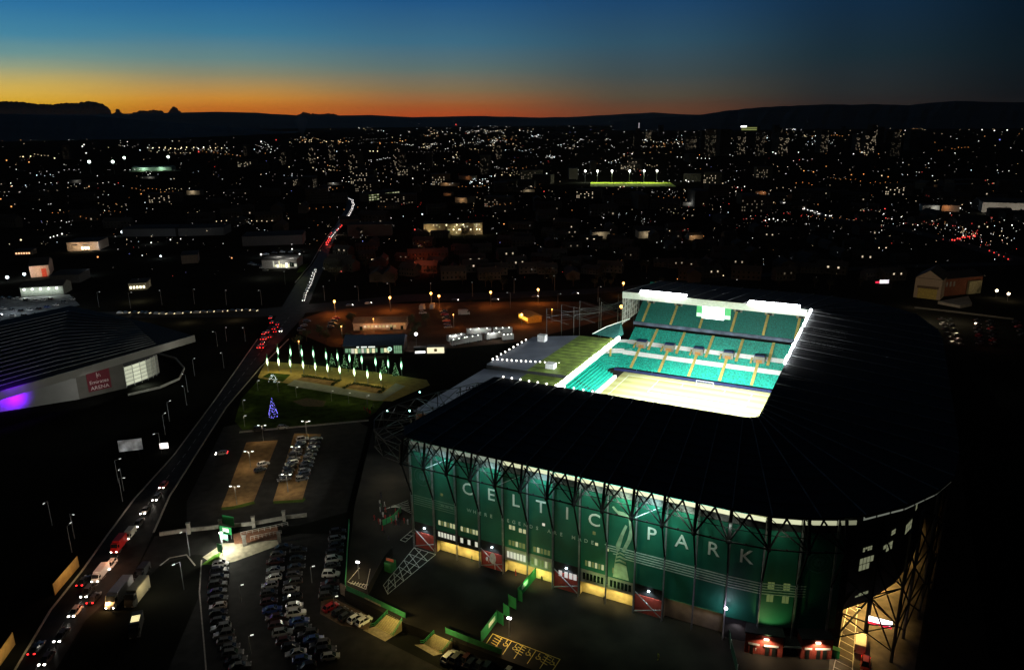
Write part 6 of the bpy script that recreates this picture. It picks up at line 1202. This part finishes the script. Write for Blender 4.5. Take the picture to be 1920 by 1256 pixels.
row([(4, 560), (30, 561), (60, 566), (96, 562)], 7, ((0, 562), (40, 566)), {0: 'g', 2: 'w', 4: 'g', 5: 'w'}, 'along the front of the lamp lit yard at far left', 'along the lamp lit yard'); row([(6, 580), (40, 584), (75, 580), (110, 572), (136, 562)], 9, ((0, 562), (40, 566)), {0: 'w', 1: 'g', 3: 'w', 5: 'b', 6: 'w', 7: 'g', 8: 'w'}, 'nearest the arena on the lamp lit yard', 'nearest the arena on the lamp lit yard'); row([(2, 592), (40, 594), (70, 590)], 4, ((0, 590), (40, 592)), {0: 'g', 1: 'w', 3: 'g'}, 'in the last file of the lamp lit yard', 'in the last file of the lamp lit yard')
for px, py in ((20, 556), (120, 556), (80, 585), (20, 586)): lamp_at(px, py, 8, 2600, (.85, .95, 1), .5)
T_, P, w_ = hall(492, 504, 557, 503, 20, 7, 'glass fronted car showroom glowing beside the main road', mat('showroom_wall', (.3, .3, .3), .8), name='showroom', lp=[(.6, .6, 6, 1800, (1, .95, .8))], cat='showroom')
u = w_*.32
while u < w_*.96: q = R.uniform(.8, 2.2); fpanel(T_, P, u, u + q, .5 + R.random(), R.uniform(3, 6.4), R.choice([win_w, sy, em('showroom_bright', (1, .95, .75), 1.6), glass_d]), 'shop_window'); u += q + .3
row([(470, 496), (488, 500), (498, 508)], 5, ((470, 500), (490, 500)), {0: 'g', 1: 'w', 3: 'w', 4: 'g'}, 'in front of the glowing car showroom', 'in front of the car showroom'); row([(500, 478), (520, 474), (560, 474)], 5, ((500, 474), (520, 474)), {0: 'w', 2: 'w', 3: 'g'}, 'behind the glowing car showroom', 'behind the car showroom')
for px, py, pw in ((490, 500, 2200), (545, 480, 2600), (520, 478, 2000)): lamp_at(px, py, 7, pw, (1, .98, .85), .5)
poly('grass_verge', [(556, 511), (566, 496), (578, 494), (570, 510)], lawn, ZG+.03); lamp_at(566, 500, 6, 900, (.8, 1, .3))
hall(242, 545, 276, 543, 14, 5, 'small lit canopy building glowing yellow beyond the arena', mat('canopy_wall', (.5, .45, .3), .8), lit=1, nwin=5, wm2=em('canopy_glow', (1, .92, .6), 2.5), cat='filling station', name='filling_station'); lamp_at(258, 548, 4, 2200, (1, .85, .5))
hall(230, 444, 330, 443, 30, 8, 'long dim grey warehouse between two white lamps', mat('dim_shed', (.20, .21, .22), .9)); hall(335, 443, 420, 441, 30, 8, 'second long dim grey warehouse on the right of the first', mat('dim_shed', (1, 1, 1))); hall(455, 462, 568, 458, 30, 9, 'long dark grey warehouse behind the car showroom', mat('dark_shed', (.09, .09, .09), .9)); hall(95, 532, 150, 530, 20, 6, 'dark low shed right of the peach one', mat('dark_shed', (1, 1, 1))); hall(341, 495, 372, 493, 20, 7, 'brown dim shed above the cross road', mat('brown_shed', (.14, .11, .09), .9))
hall(28, 479, 60, 478, 10, 4, 'small roadside unit with a lit orange sign at far left', cityw, nwin=6, wm2=em('orange_sign', (1, .5, .25), 2))
hall(652, 444, 735, 442, 16, 12, 'three storey block with rows of small lit windows by the main road', mat('flats_wall', (.10, .095, .085), .9), nwin=0, name='apartment_block', cat='apartment block')
T_, P, w_ = hall(795, 442, 905, 440, 16, 12, 'row of tenements with yellow lit facades in the middle distance', mat('tenement_wall', (.16, .13, .09), .9), name='tenement', cat='tenement', lp=[(.1, .5, 5, 3000, (1, .8, .4)), (.55, .5, 6, 3200, (1, .85, .4)), (.95, .5, 5, 2200, (1, .8, .4))])
for k in range(26): u = R.uniform(.02, .95)*w_; z = R.choice((2, 5, 8, 10)); fpanel(T_, P, u, u + 1.2, z, z + 1.3, R.choice([win_y, win_w, em('tenement_bulb', (1, .9, .6), 2)]))
T_, P, w_ = hall(692, 379, 750, 372, 20, 12, 'office block with strips of yellow windows left of centre', mat('flats_wall', (1, 1, 1)), name='office_block', cat='office')
for r_ in range(3):
    for k in range(12): fpanel(T_, P, w_*(k + .1)/12, w_*(k + .8)/12, 2 + r_*3.4, 3.6 + r_*3.4, win_y if R.random() < .7 else win_d)
T_, P, w_ = hall(1840, 398, 1960, 402, 60, 12, 'long pale warehouse at the right edge of the city', mat('pale_long_shed', (.24, .23, .21), .9), lp=[(.1, .5, 20, 9000, (1, .9, .75)), (.6, .5, 20, 9000, (1, .9, .75))])
T_, P, w_ = hall(1388, 251, 1420, 251, 60, 60, 'distant office with glowing green floors right of centre', cityw, name='office_block', cat='office'); [fpanel(T_, P, w_*.05, w_*.95, z, z + 9, em('green_floor', (.75, .85, .25), .25)) for z in (28, 42)]; fpanel(T_, P, 0, w_*.35, 52, 64, em('roof_sign', (1, 1, 1), 3))
# smoke-stack lights and the red and white mast
c = D(1197, 268, 5200); T_ = thing('lit_mast', 'tall mast lit white above and red below on the skyline', 'mast', (c.x, c.y, ZG)); hM = c.z - ZG
for z0, z1, m in ((.0, 30, em('mast_red', (1, .1, .08), .8)), (30, 100, em('mast_white', (1, .9, .95), .6))): MB().beam((c.x, c.y, ZG + z0), (c.x, c.y, ZG + z1), 3.4, n=6).obj('lit_section', m, T_)
# distant football ground with green lit stand, and a floodlit training pitch
T_, P, w_ = hall(248, 321, 322, 320, 30, 9, 'distant small football stand with a pale green lit roof', mat('distant_stand', (.35, .5, .4), .8), rm=mat('distant_stand_roof', (.4, .55, .5), .8), name='football_stand', cat='grandstand', rise=3, flat=False, lp=[(.3, .6, 10, 7000, (.8, 1, .8)), (.75, .6, 10, 7000, (.8, 1, .8))])
poly('lit_turf', [(240, 323), (340, 321), (336, 319), (246, 320)], mat('distant_turf', (.06, .12, .03), 1.), ZG+.3)
poly('lit_turf', [(1106, 350), (1268, 350), (1256, 342), (1108, 342)], mat('training_turf', (.30, .42, .02), 1., noise=.05), ZG+.3)
base = None
for px, py in ((1097, 323), (1120, 323), (1147, 323), (1180, 323), (1207, 323), (1231, 323)):
    q = G(px, 343); h = 22; 
    if base is None: base = T_ = thing('floodlight_mast', 'slim floodlight mast over the bright green training pitch', 'floodlight', q, 'masts of the training pitch'); MB().beam(q, q + UP*h, .7, .5).obj('pole', post_m, T_); MB().ball(q + UP*h, 1.9, 8, 6).obj('lamp_head', em('mast_glass', (1, .98, .9), 6), T_)
    else: dup(base, q)
    lamp('POINT', q + UP*20, 38000, (.95, 1, .7), size=2)
bush = mat('dark_wood', (.008, .012, .006), 1.)
for px, py in ((1150, 349), (1170, 350)): tree(G(px, py), 13, 'dark tree mass in front of the training pitch', 'trees before the training pitch', 300, 9)
base = None
for px, py, ph in ((236, 297, 24), (318, 295, 26), (171, 317, 14), (215, 317, 14)):
    q = G(px, py + 20 if ph > 20 else py + 10); h = ph*.9
    T_ = thing('floodlight_mast', 'floodlight mast with a green white glow at the distant football ground', 'floodlight', q, 'masts of the distant football ground'); c = G(px, py, 18); MB().beam(q, q + UP*30, .8, .5).obj('pole', post_m, T_); MB().ball(q + UP*30, 3.6, 8, 6).obj('lamp_head', em('mast_green', (.8, 1, .85), 5), T_)
# brighter city lamps, one thing each, at the places the photograph shows them
LP = []
def add_l(x, y, r, k): LP.append((x, y, r, k))
for x, y, r, k in ((230, 441, 4.2, 6), (382, 438, 4.2, 6), (47, 521, 4.6, 6), (15, 527, 4.6, 6), (163, 517, 3.6, 6), (302, 484, 3, 6), (490, 481, 4, 0), (548, 469, 2.6, 0), (562, 479, 3, 0), (40, 453, 3, 1), (184, 485, 3.2, 2), (435, 486, 2.8, 2), (95, 447, 2, 0), (101, 445, 2, 0), (108, 443, 2, 0), (117, 441, 2.6, 0), (284, 457, 2.4, 0), (320, 451, 2.2, 0), (339, 449, 1.8, 0), (267, 480, 1.8, 0), (110, 520, 1.8, 0), (22, 353, 2.6, 2), (22, 390, 2.6, 2), (2, 375, 2, 2), (265, 365, 1.8, 2), (167, 351, 1.6, 2), (113, 395, 1.6, 1), (55, 306, 2, 2), (13, 303, 2.2, 2), (44, 296, 2.2, 1), (58, 295, 2, 1), (103, 299, 2.2, 1), (373, 287, 2.6, 3), (518, 264, 2, 3), (855, 236, 2.6, 3), (792, 404, 2.2, 6), (733, 410, 2, 0), (740, 389, 1.6, 3), (778, 433, 3, 3), (945, 422, 2.6, 2), (1020, 360, 1.8, 3), (1046, 410, 2, 2), (1063, 438, 2.2, 3), (1016, 413, 1.4, 2), (1033, 508, 2, 1), (1078, 505, 1.8, 2), (697, 487, 1.6, 1), (671, 331, 2, 1), (774, 336, 2, 0), (1454, 290, 2.4, 0), (1449, 287, 2, 0), (1497, 287, 1.8, 0), (1600, 290, 1.8, 0), (1616, 287, 1.8, 0), (1507, 322, 2, 2), (1525, 324, 2, 2), (1596, 329, 1.8, 2), (1619, 328, 1.8, 2), (1653, 331, 2, 1), (1665, 333, 1.8, 2), (1549, 313, 1.4, 2), (1744, 384, 2, 0), (1800, 392, 2, 0), (1844, 379, 2, 0), (1880, 378, 2.2, 0), (1820, 382, 1.6, 0), (1802, 428, 2.6, 6), (1810, 431, 2, 0), (1762, 415, 3, 3), (1783, 421, 2.2, 3), (1659, 393, 2, 3), (1644, 390, 1.8, 0), (1806, 445, 2.6, 1), (1826, 444, 2.6, 3), (1648, 466, 2, 1), (1661, 466, 2, 1), (1897, 424, 2, 0), (1851, 427, 2, 1), (1841, 245, 1.8, 0), (1864, 247, 2, 0), (1888, 246, 2, 0), (1874, 264, 2, 4), (1676, 247, 1.6, 0), (1682, 246, 1.6, 0), (1697, 246, 1.6, 0), (1356, 518, 2.2, 1), (1270, 524, 1.8, 2), (1296, 523, 1.6, 2), (630, 507, 3, 4), (634, 506, 2.2, 4), (680, 453, 1.6, 4), (640, 510, 2, 3), (1303, 541, 1.2, 0), (1425, 443, 2, 0), (1435, 415, 2, 0), (1442, 413, 2.2, 0), (1450, 412, 2.2, 0), (1458, 414, 2, 0), (1470, 413, 1.6, 0), (1286, 340, 2.4, 0), (1291, 342, 2, 0), (1355, 346, 2.2, 1), (1383, 352, 1.6, 0), (1396, 351, 1.8, 0), (1163, 352, 2, 1), (1170, 351, 2, 1), (1255, 357, 2, 0), (1185, 290, 2, 0), (1170, 290, 1.6, 0), (1135, 302, 1.6, 0), (928, 330, 1.8, 1), (941, 329, 1.8, 1), (957, 330, 1.8, 1), (900, 345, 2.4, 0), (885, 342, 1.8, 0), (915, 341, 1.8, 0), (1013, 327, 1.8, 0), (1025, 327, 2.2, 0), (155, 277, 2.4, 0), (158, 273, 2, 0), (162, 289, 2, 0), (700, 285, 2, 1), (694, 285, 2, 1), (708, 285, 2, 1), (625, 267, 2, 1), (612, 267, 1.8, 1), (636, 267, 1.8, 2), (596, 297, 1.8, 1), (490, 268, 2.6, 0), (485, 247, 1.6, 0), (498, 247, 1.6, 0)): add_l(x, y, r, k)
for k in range(14): add_l(278 + k*10.5 + R.uniform(-2, 2), 279 + R.uniform(-1.5, 1.5), R.uniform(1.5, 2.4), R.choice((0, 1, 1)))
for k in range(12): add_l(lerp(406, 510, k/11), 415 + R.uniform(-1, 1), 1.5, 1)
for k in range(9): add_l(lerp(1270, 1330, k/8), lerp(295, 298, k/8), 1.3, 0)
for k in range(9): add_l(658 + k*7, 437 + R.uniform(-1, 1), 1.7, R.choice((0, 1)))
for k in range(12): add_l(lerp(1600, 1720, k/11) + R.uniform(-5, 5), lerp(398, 416, k/11) + R.uniform(-6, 8), 1.6, R.choice((0, 0, 1, 3)))
NM = {0: 'white', 1: 'warm', 2: 'orange', 3: 'red', 4: 'violet blue', 5: 'dim', 6: 'cold white'}
farl = {}
for x, y, r, k in LP:
    q0 = G(x, y + 1.5); dist = q0.length; rad = r*(.52 if k == 6 else .42)*dist/FPX; hgt = max(3.0, rad*1.5)
    near = y > 400
    lb = '%s city lamp shining among the dark houses %s' % (NM[k], 'of the near districts' if near else 'of the far districts'); gpn = '%s lamps %s' % (NM[k], 'of the near districts' if near else 'of the far districts')
    if k not in farl:
        T_ = thing('street_lamp', lb, 'street lamp', (0, 0, 0), gpn); MB().beam((0, 0, -2), (0, 0, 1), .12).obj('pole', post_m, T_); MB().ball((0, 0, 1), 1, 8, 6).obj('lamp_head', LIGHT[k], T_); farl[k] = T_; T_.location = Vector((q0.x, q0.y, ZG + 2*rad)); T_.scale = (rad,)*3
    else: dup(farl[k], Vector((q0.x, q0.y, ZG + 2*rad)), 0, lb, gpn, None, (rad,)*3)
    if y > 430 and k in (6, 0) and r > 2.2: lamp('POINT', Vector((q0.x, q0.y, ZG + 7)), 1400, (.85, .95, 1), size=.6)
# the rest of the lights
mb = MB()
def rnd_em(n, c, s, keep):                 # lit only in some of the houses that share the mesh
    m = mat(n, (.02, .02, .02), .5, emit=c, es=s, sample=False); t_ = m.node_tree; oi = t_.nodes.new('ShaderNodeObjectInfo'); g1 = t_.nodes.new('ShaderNodeMapRange'); g1.inputs['From Min'].default_value = 1 - keep; g1.inputs['From Max'].default_value = 1.0; g1.inputs['To Max'].default_value = s; t_.links.new(oi.outputs['Random'], g1.inputs['Value']); t_.links.new(g1.outputs[0], t_.nodes['Principled BSDF'].inputs['Emission Strength']); return m
def dot(x, y, r, k):
    q = G(x, y); dist = q.length; rad = r*.36*dist/FPX; c = q + UP*(rad + R.uniform(1, 6)); a = rad
    mb.add([c + Vector((0, 0, a)), c + Vector((a, 0, 0)), c + Vector((0, -a, 0)), c + Vector((-a, 0, 0)), c + Vector((0, a, 0)), c - Vector((0, 0, a))], ((0, 1, 2), (0, 2, 3), (0, 3, 4), (0, 4, 1), (5, 2, 1), (5, 3, 2), (5, 4, 3), (5, 1, 4)), k)
def mix_(): return R.choices((0, 1, 2, 3, 4, 5, 6), (30, 22, 7, 3, 1.2, 40, 4))[0]
def inten(): return R.choice((.55, .7, .8, 1.0, 1.0, 1.3, 1.7))
def cluster(x, y, n, wx, wy, ks, slope=0., r=1.1):
    for j in range(n):
        u = R.gauss(0, 1); dot(x + u*wx, y + R.gauss(0, wy) + slope*u*wx, r*inten(), R.choice(ks))
for k in range(620):                         # single lights, thin toward the near districts
    x = R.choice((R.uniform(-40, 1960), R.gauss(1050, 330))); y = 237 + 90*R.random()**1.2
    if x < 560 and y < 258: y += 28
    dot(x, y, inten(), mix_())
for k in range(70):                          # lit quarters of the far city
    x = R.choice((R.gauss(1150, 330), R.gauss(800, 200), R.uniform(0, 1920))); y = R.choice((R.uniform(238, 275), R.uniform(255, 330)))
    if x < 560 and y < 262: y += 30
    cluster(x, y, R.randint(5, 16), R.uniform(5, 22), R.uniform(.8, 3.5), R.choice(((0, 0, 5), (1, 0, 1), (5, 5, 0), (0, 6, 0), (2, 1, 1))), R.uniform(-.06, .06), R.uniform(.8, 1.35))
for k in range(48):                          # strings of lamps along streets
    x, y = R.uniform(-20, 1900), R.uniform(245, 420); n = R.randint(5, 14); dx = R.uniform(3, 8)*(1 + (y - 240)/250); dy = R.uniform(-.12, .12)*dx; kk = R.choice((0, 1, 1, 2, 2, 5, 0))
    for j in range(n):
        if R.random() < .85: dot(x + dx*j, y + dy*j, R.uniform(.9, 1.6), kk)
for k in range(52):                          # lit quarters of the middle distance
    x, y = R.uniform(-20, 1940), R.uniform(315, 440)
    if 1080 < x < 1280 and 338 < y < 354: continue
    cluster(x, y, R.randint(4, 13), R.uniform(8, 36), R.uniform(1.5, 6), R.choice(((0, 0, 5), (1, 5, 1), (5, 5, 0), (2, 1, 5), (0, 5, 6), (3, 5, 1))), R.uniform(-.1, .1), R.uniform(.8, 1.3))
for k in range(620): dot(R.uniform(-40, 1960), R.uniform(310, 470), inten(), mix_())
for k in range(130): dot(R.uniform(620, 1900), R.uniform(440, 532), inten(), mix_())
for k in range(30): dot(R.uniform(200, 620), R.uniform(440, 540), R.uniform(.7, 1.4), mix_())
for k in range(60): dot(R.uniform(1500, 1960), R.uniform(232, 262), R.uniform(.7, 1.5), mix_())
for x0, y0, x1, y1, n, kk in ((1590, 395, 1900, 465, 60, (0, 1, 3, 5)), (1380, 425, 1540, 405, 34, (0, 5, 3)), (640, 345, 760, 330, 16, (0, 1)), (880, 346, 930, 340, 26, (0, 6)), (1040, 262, 1480, 275, 70, (0, 1, 5, 0)), (760, 250, 1000, 246, 50, (0, 1, 0)), (270, 283, 430, 280, 26, (0, 1, 1)), (560, 265, 660, 270, 26, (1, 2, 1))):
    for j in range(n): f = R.random(); dot(lerp(x0, x1, f), lerp(y0, y1, f) + R.gauss(0, 3.0 if y0 < 300 else 6), R.uniform(.9, 1.9), R.choice(kk))
for k in range(60): dot(R.gauss(1820, 45), R.gauss(435, 14), R.uniform(.9, 2), R.choice((0, 1, 3, 6, 5)))
for k in range(30): dot(R.uniform(655, 740), R.choice((424, 428, 431)), 1.1, 5)
for k in range(26): dot(R.uniform(775, 802), R.uniform(448, 500), 1.0, R.choice((3, 5, 2)))
o = mb.obj('city_lights', LIGHT, None, 'stuff'); tag(o, 'thousands of tiny lights of the dark city spread to the skyline', 'city lights')
ls = mat('lit_shed_wall', (.34, .30, .24), .9, noise=.2); shed_n = 0
for k in range(30):
    x, y = R.uniform(20, 1900), R.uniform(335, 470)
    if (440 < x < 700 and y > 360) or (x < 440 and y > 425) or (1080 < x < 1290 and y < 356): continue
    wpx = R.uniform(14, 34); shed_n += 1
    T_, P, w_ = house('warehouse', 'small dim lit shed among the dark houses of the middle distance', 'warehouse', (x, y), (x + wpx, y + R.uniform(-1.5, 1.5)), R.uniform(10, 20), R.uniform(4, 8), ls, cityr, 2, 'dim lit sheds of the middle distance', flat=R.random() < .6)
    lamp('POINT', P(w_*R.uniform(.2, .8), -5, 5), R.uniform(250, 1400), R.choice([(1, .85, .6), (1, .6, .3), (.9, .97, 1), (1, .4, .15)]), parent=T_, size=.5)
# red glow in a side street
for y in (452, 470, 488): lamp_at(786, y, 9, 4500, (1, .14, .05), 1)
poly('street', [(774, 436), (800, 436), (810, 515), (775, 515)], asph, ZG+.01)
# dark houses and blocks, one thing each
def copyset(name, label, cat, group, build, places):
    src = None
    for p, rz, s_ in places:
        if src is None: src = build(); src.location = p; src.rotation_euler = (0, 0, rz); src.scale = s_
        else:
            o = dup(src, p, rz); o.scale = s_
def bhouse(label, group, w_=9, d_=8, h=5.2, rise=2.6, lit=.25, flats=False):
    def f():
        T_ = thing('apartment_block' if flats else 'house', label, 'apartment block' if flats else 'house', (0, 0, 0), group); mb = MB(); mb.box((0, 0, h/2), (w_, d_, h)); 
        if not flats: mb.add([(-w_/2, -d_/2, h), (-w_/2, d_/2, h), (-w_/2, 0, h + rise), (w_/2, -d_/2, h), (w_/2, d_/2, h), (w_/2, 0, h + rise)], ((0, 2, 1), (3, 4, 5)))
        mb.obj('wall', cityw, T_); mb = MB()
        if flats: mb.box((0, 0, h + .25), (w_ + .6, d_ + .6, .5))
        else: mb.slab([Vector((-w_/2 - .3, -d_/2 - .3, h)), Vector((w_/2 + .3, -d_/2 - .3, h))], [Vector((-w_/2 - .3, 0, h + rise + .2)), Vector((w_/2 + .3, 0, h + rise + .2))], .2); mb.slab([Vector((-w_/2 - .3, 0, h + rise + .2)), Vector((w_/2 + .3, 0, h + rise + .2))], [Vector((-w_/2 - .3, d_/2 + .3, h)), Vector((w_/2 + .3, d_/2 + .3, h))], .2); mb.box((w_*.3, 0, h + rise + .5), (.9, .7, 1.4))
        mb.obj('roof', cityr, T_)
        rr = random.Random(int(h*100 + w_)); n = int(w_/2.6); fl_ = max(2, int(h/2.9)); lm, dm = MB(), MB()
        for z in range(fl_):
            for k in range(n):
                x = -w_/2 + (k + .5)*w_/n; t = lm if rr.random() < lit else dm; y = -d_/2 - .04; t.quad((x - .5, y, z*2.8 + 1.0), (x + .5, y, z*2.8 + 1.0), (x + .5, y, z*2.8 + 2.2), (x - .5, y, z*2.8 + 2.2))
        if lm.v: lm.obj('lit_window', rnd_em('house_window_lit_%d' % int(w_), (1, .82, .55), 1.1, .42 if not flats else .6), T_, 'stuff')
        if dm.v: dm.obj('dark_window', glass_d, T_, 'stuff')
        return T_
    return f
def ok(x, y):
    if x < 372 and y > 500: return False
    for l_ in LR:
        if abs(y - l_[1]) < 18 and l_[0] - 14 < x < l_[2] + 14: return False
    if 440 < x < 600 and 455 < y < 515: return False
    if y > 527 or (x > 1690 and y > 478): return False
    if 0 < x < 440 and 430 < y < 560: return False
    if 1085 < x < 1290 and 335 < y < 356: return False
    return True
def scatter(n, x0, x1, y0, y1, s0, s1):
    o = []
    while len(o) < n:
        x, y = R.uniform(x0, x1), R.uniform(y0, y1)
        if ok(x, y): o.append((G(x, y), R.choice((.1, .2, -.3, 1.6, -.5)) + R.uniform(-.06, .06), (R.uniform(s0, s1), R.uniform(s0, s1), R.uniform(s0, s1)*.95)))
    return o
copyset('house', '', '', '', bhouse('dark terraced house with a few lit windows in the near district beyond the carriageway', 'houses beyond the carriageway', 16), scatter(110, 620, 1690, 440, 526, .8, 1.4))
copyset('house', '', '', '', bhouse('dark house with a few lit windows in the middle distance', 'houses of the middle distance', 22, 9, 6.2), scatter(90, -20, 1940, 345, 440, .9, 1.7))
copyset('apartment_block', '', '', '', bhouse('dark block of flats with scattered lit windows in the middle distance', 'blocks of flats of the middle distance', 34, 14, 14, 0, .2, True), scatter(36, 300, 1940, 300, 400, .9, 1.6))
copyset('apartment_block', '', '', '', bhouse('far dark tower block with scattered lit windows near the city centre', 'tower blocks near the city centre', 26, 24, 62, 0, .22, True), scatter(34, 1120, 1720, 248, 300, .8, 1.5))
copyset('apartment_block', '', '', '', bhouse('slim dark tower block on the left half of the far city', 'tower blocks on the left of the far city', 22, 20, 48, 0, .18, True), scatter(12, 120, 1000, 270, 330, .8, 1.3))
# dark trees between the houses
src = None
for x, y, s_ in [(R.uniform(620, 1680), R.uniform(515, 545), R.uniform(.7, 1.3)) for k in range(40)] + [(R.uniform(600, 1900), R.uniform(440, 520), R.uniform(.9, 1.6)) for k in range(40)]:
    if y > 700 and x > 250 - (y - 900)*.55 - 25: continue
    q = G(x, y)
    if src is None: tree(q, 8, 'dark bare tree hardly visible in the night beside the roads and houses', 'dark trees of the city', 260); src = [o for o in col.objects if o.name.startswith('tree')][-1]; src = [o for o in bpy.data.objects if o.get('group') == 'dark trees of the city'][0]
    else: dup(src, q, R.uniform(0, 6), None, None, None, (s_,)*3)
# smoke plume over the far city
c = D(568, 262, 5200); sm = bpy.data.materials.new('smoke'); sm.use_nodes = True; t_ = sm.node_tree; t_.nodes.clear(); om = t_.nodes.new('ShaderNodeOutputMaterial'); pv = t_.nodes.new('ShaderNodeVolumePrincipled'); pv.inputs['Color'].default_value = (.8, .82, .9, 1); pv.inputs['Density'].default_value = .012; t_.links.new(pv.outputs[0], om.inputs['Volume'])
mb = MB(); pr_ = []
sc0 = 5200/FPX
mb.lathe([(1.2*sc0, 0), (2.5*sc0, 8*sc0), (6*sc0, 16*sc0), (10*sc0, 26*sc0), (11*sc0, 33*sc0), (6*sc0, 39*sc0), (.5*sc0, 41*sc0)], c, 10)
for v in mb.v: v.x += R.uniform(-1.4, 1.4)*sc0; v.z += R.uniform(-1, 1)*sc0
o = mb.obj('smoke_plume', sm, None, 'stuff'); tag(o, 'pale smoke plume rising over the far city left of centre', 'smoke')
# ---------------------------------------------------------------- evening air
hz = bpy.data.materials.new('haze_air'); hz.use_nodes = True; t_ = hz.node_tree; t_.nodes.clear(); om = t_.nodes.new('ShaderNodeOutputMaterial'); pv = t_.nodes.new('ShaderNodeVolumePrincipled'); pv.inputs['Color'].default_value = (1, .95, .9, 1); pv.inputs['Density'].default_value = 1.1e-5; t_.links.new(pv.outputs[0], om.inputs['Volume'])
hb = MB(); hb.box((0, 17000, 490 + ZG - 1), (80000, 48000, 980)); hb.obj('haze', hz, kind='stuff')
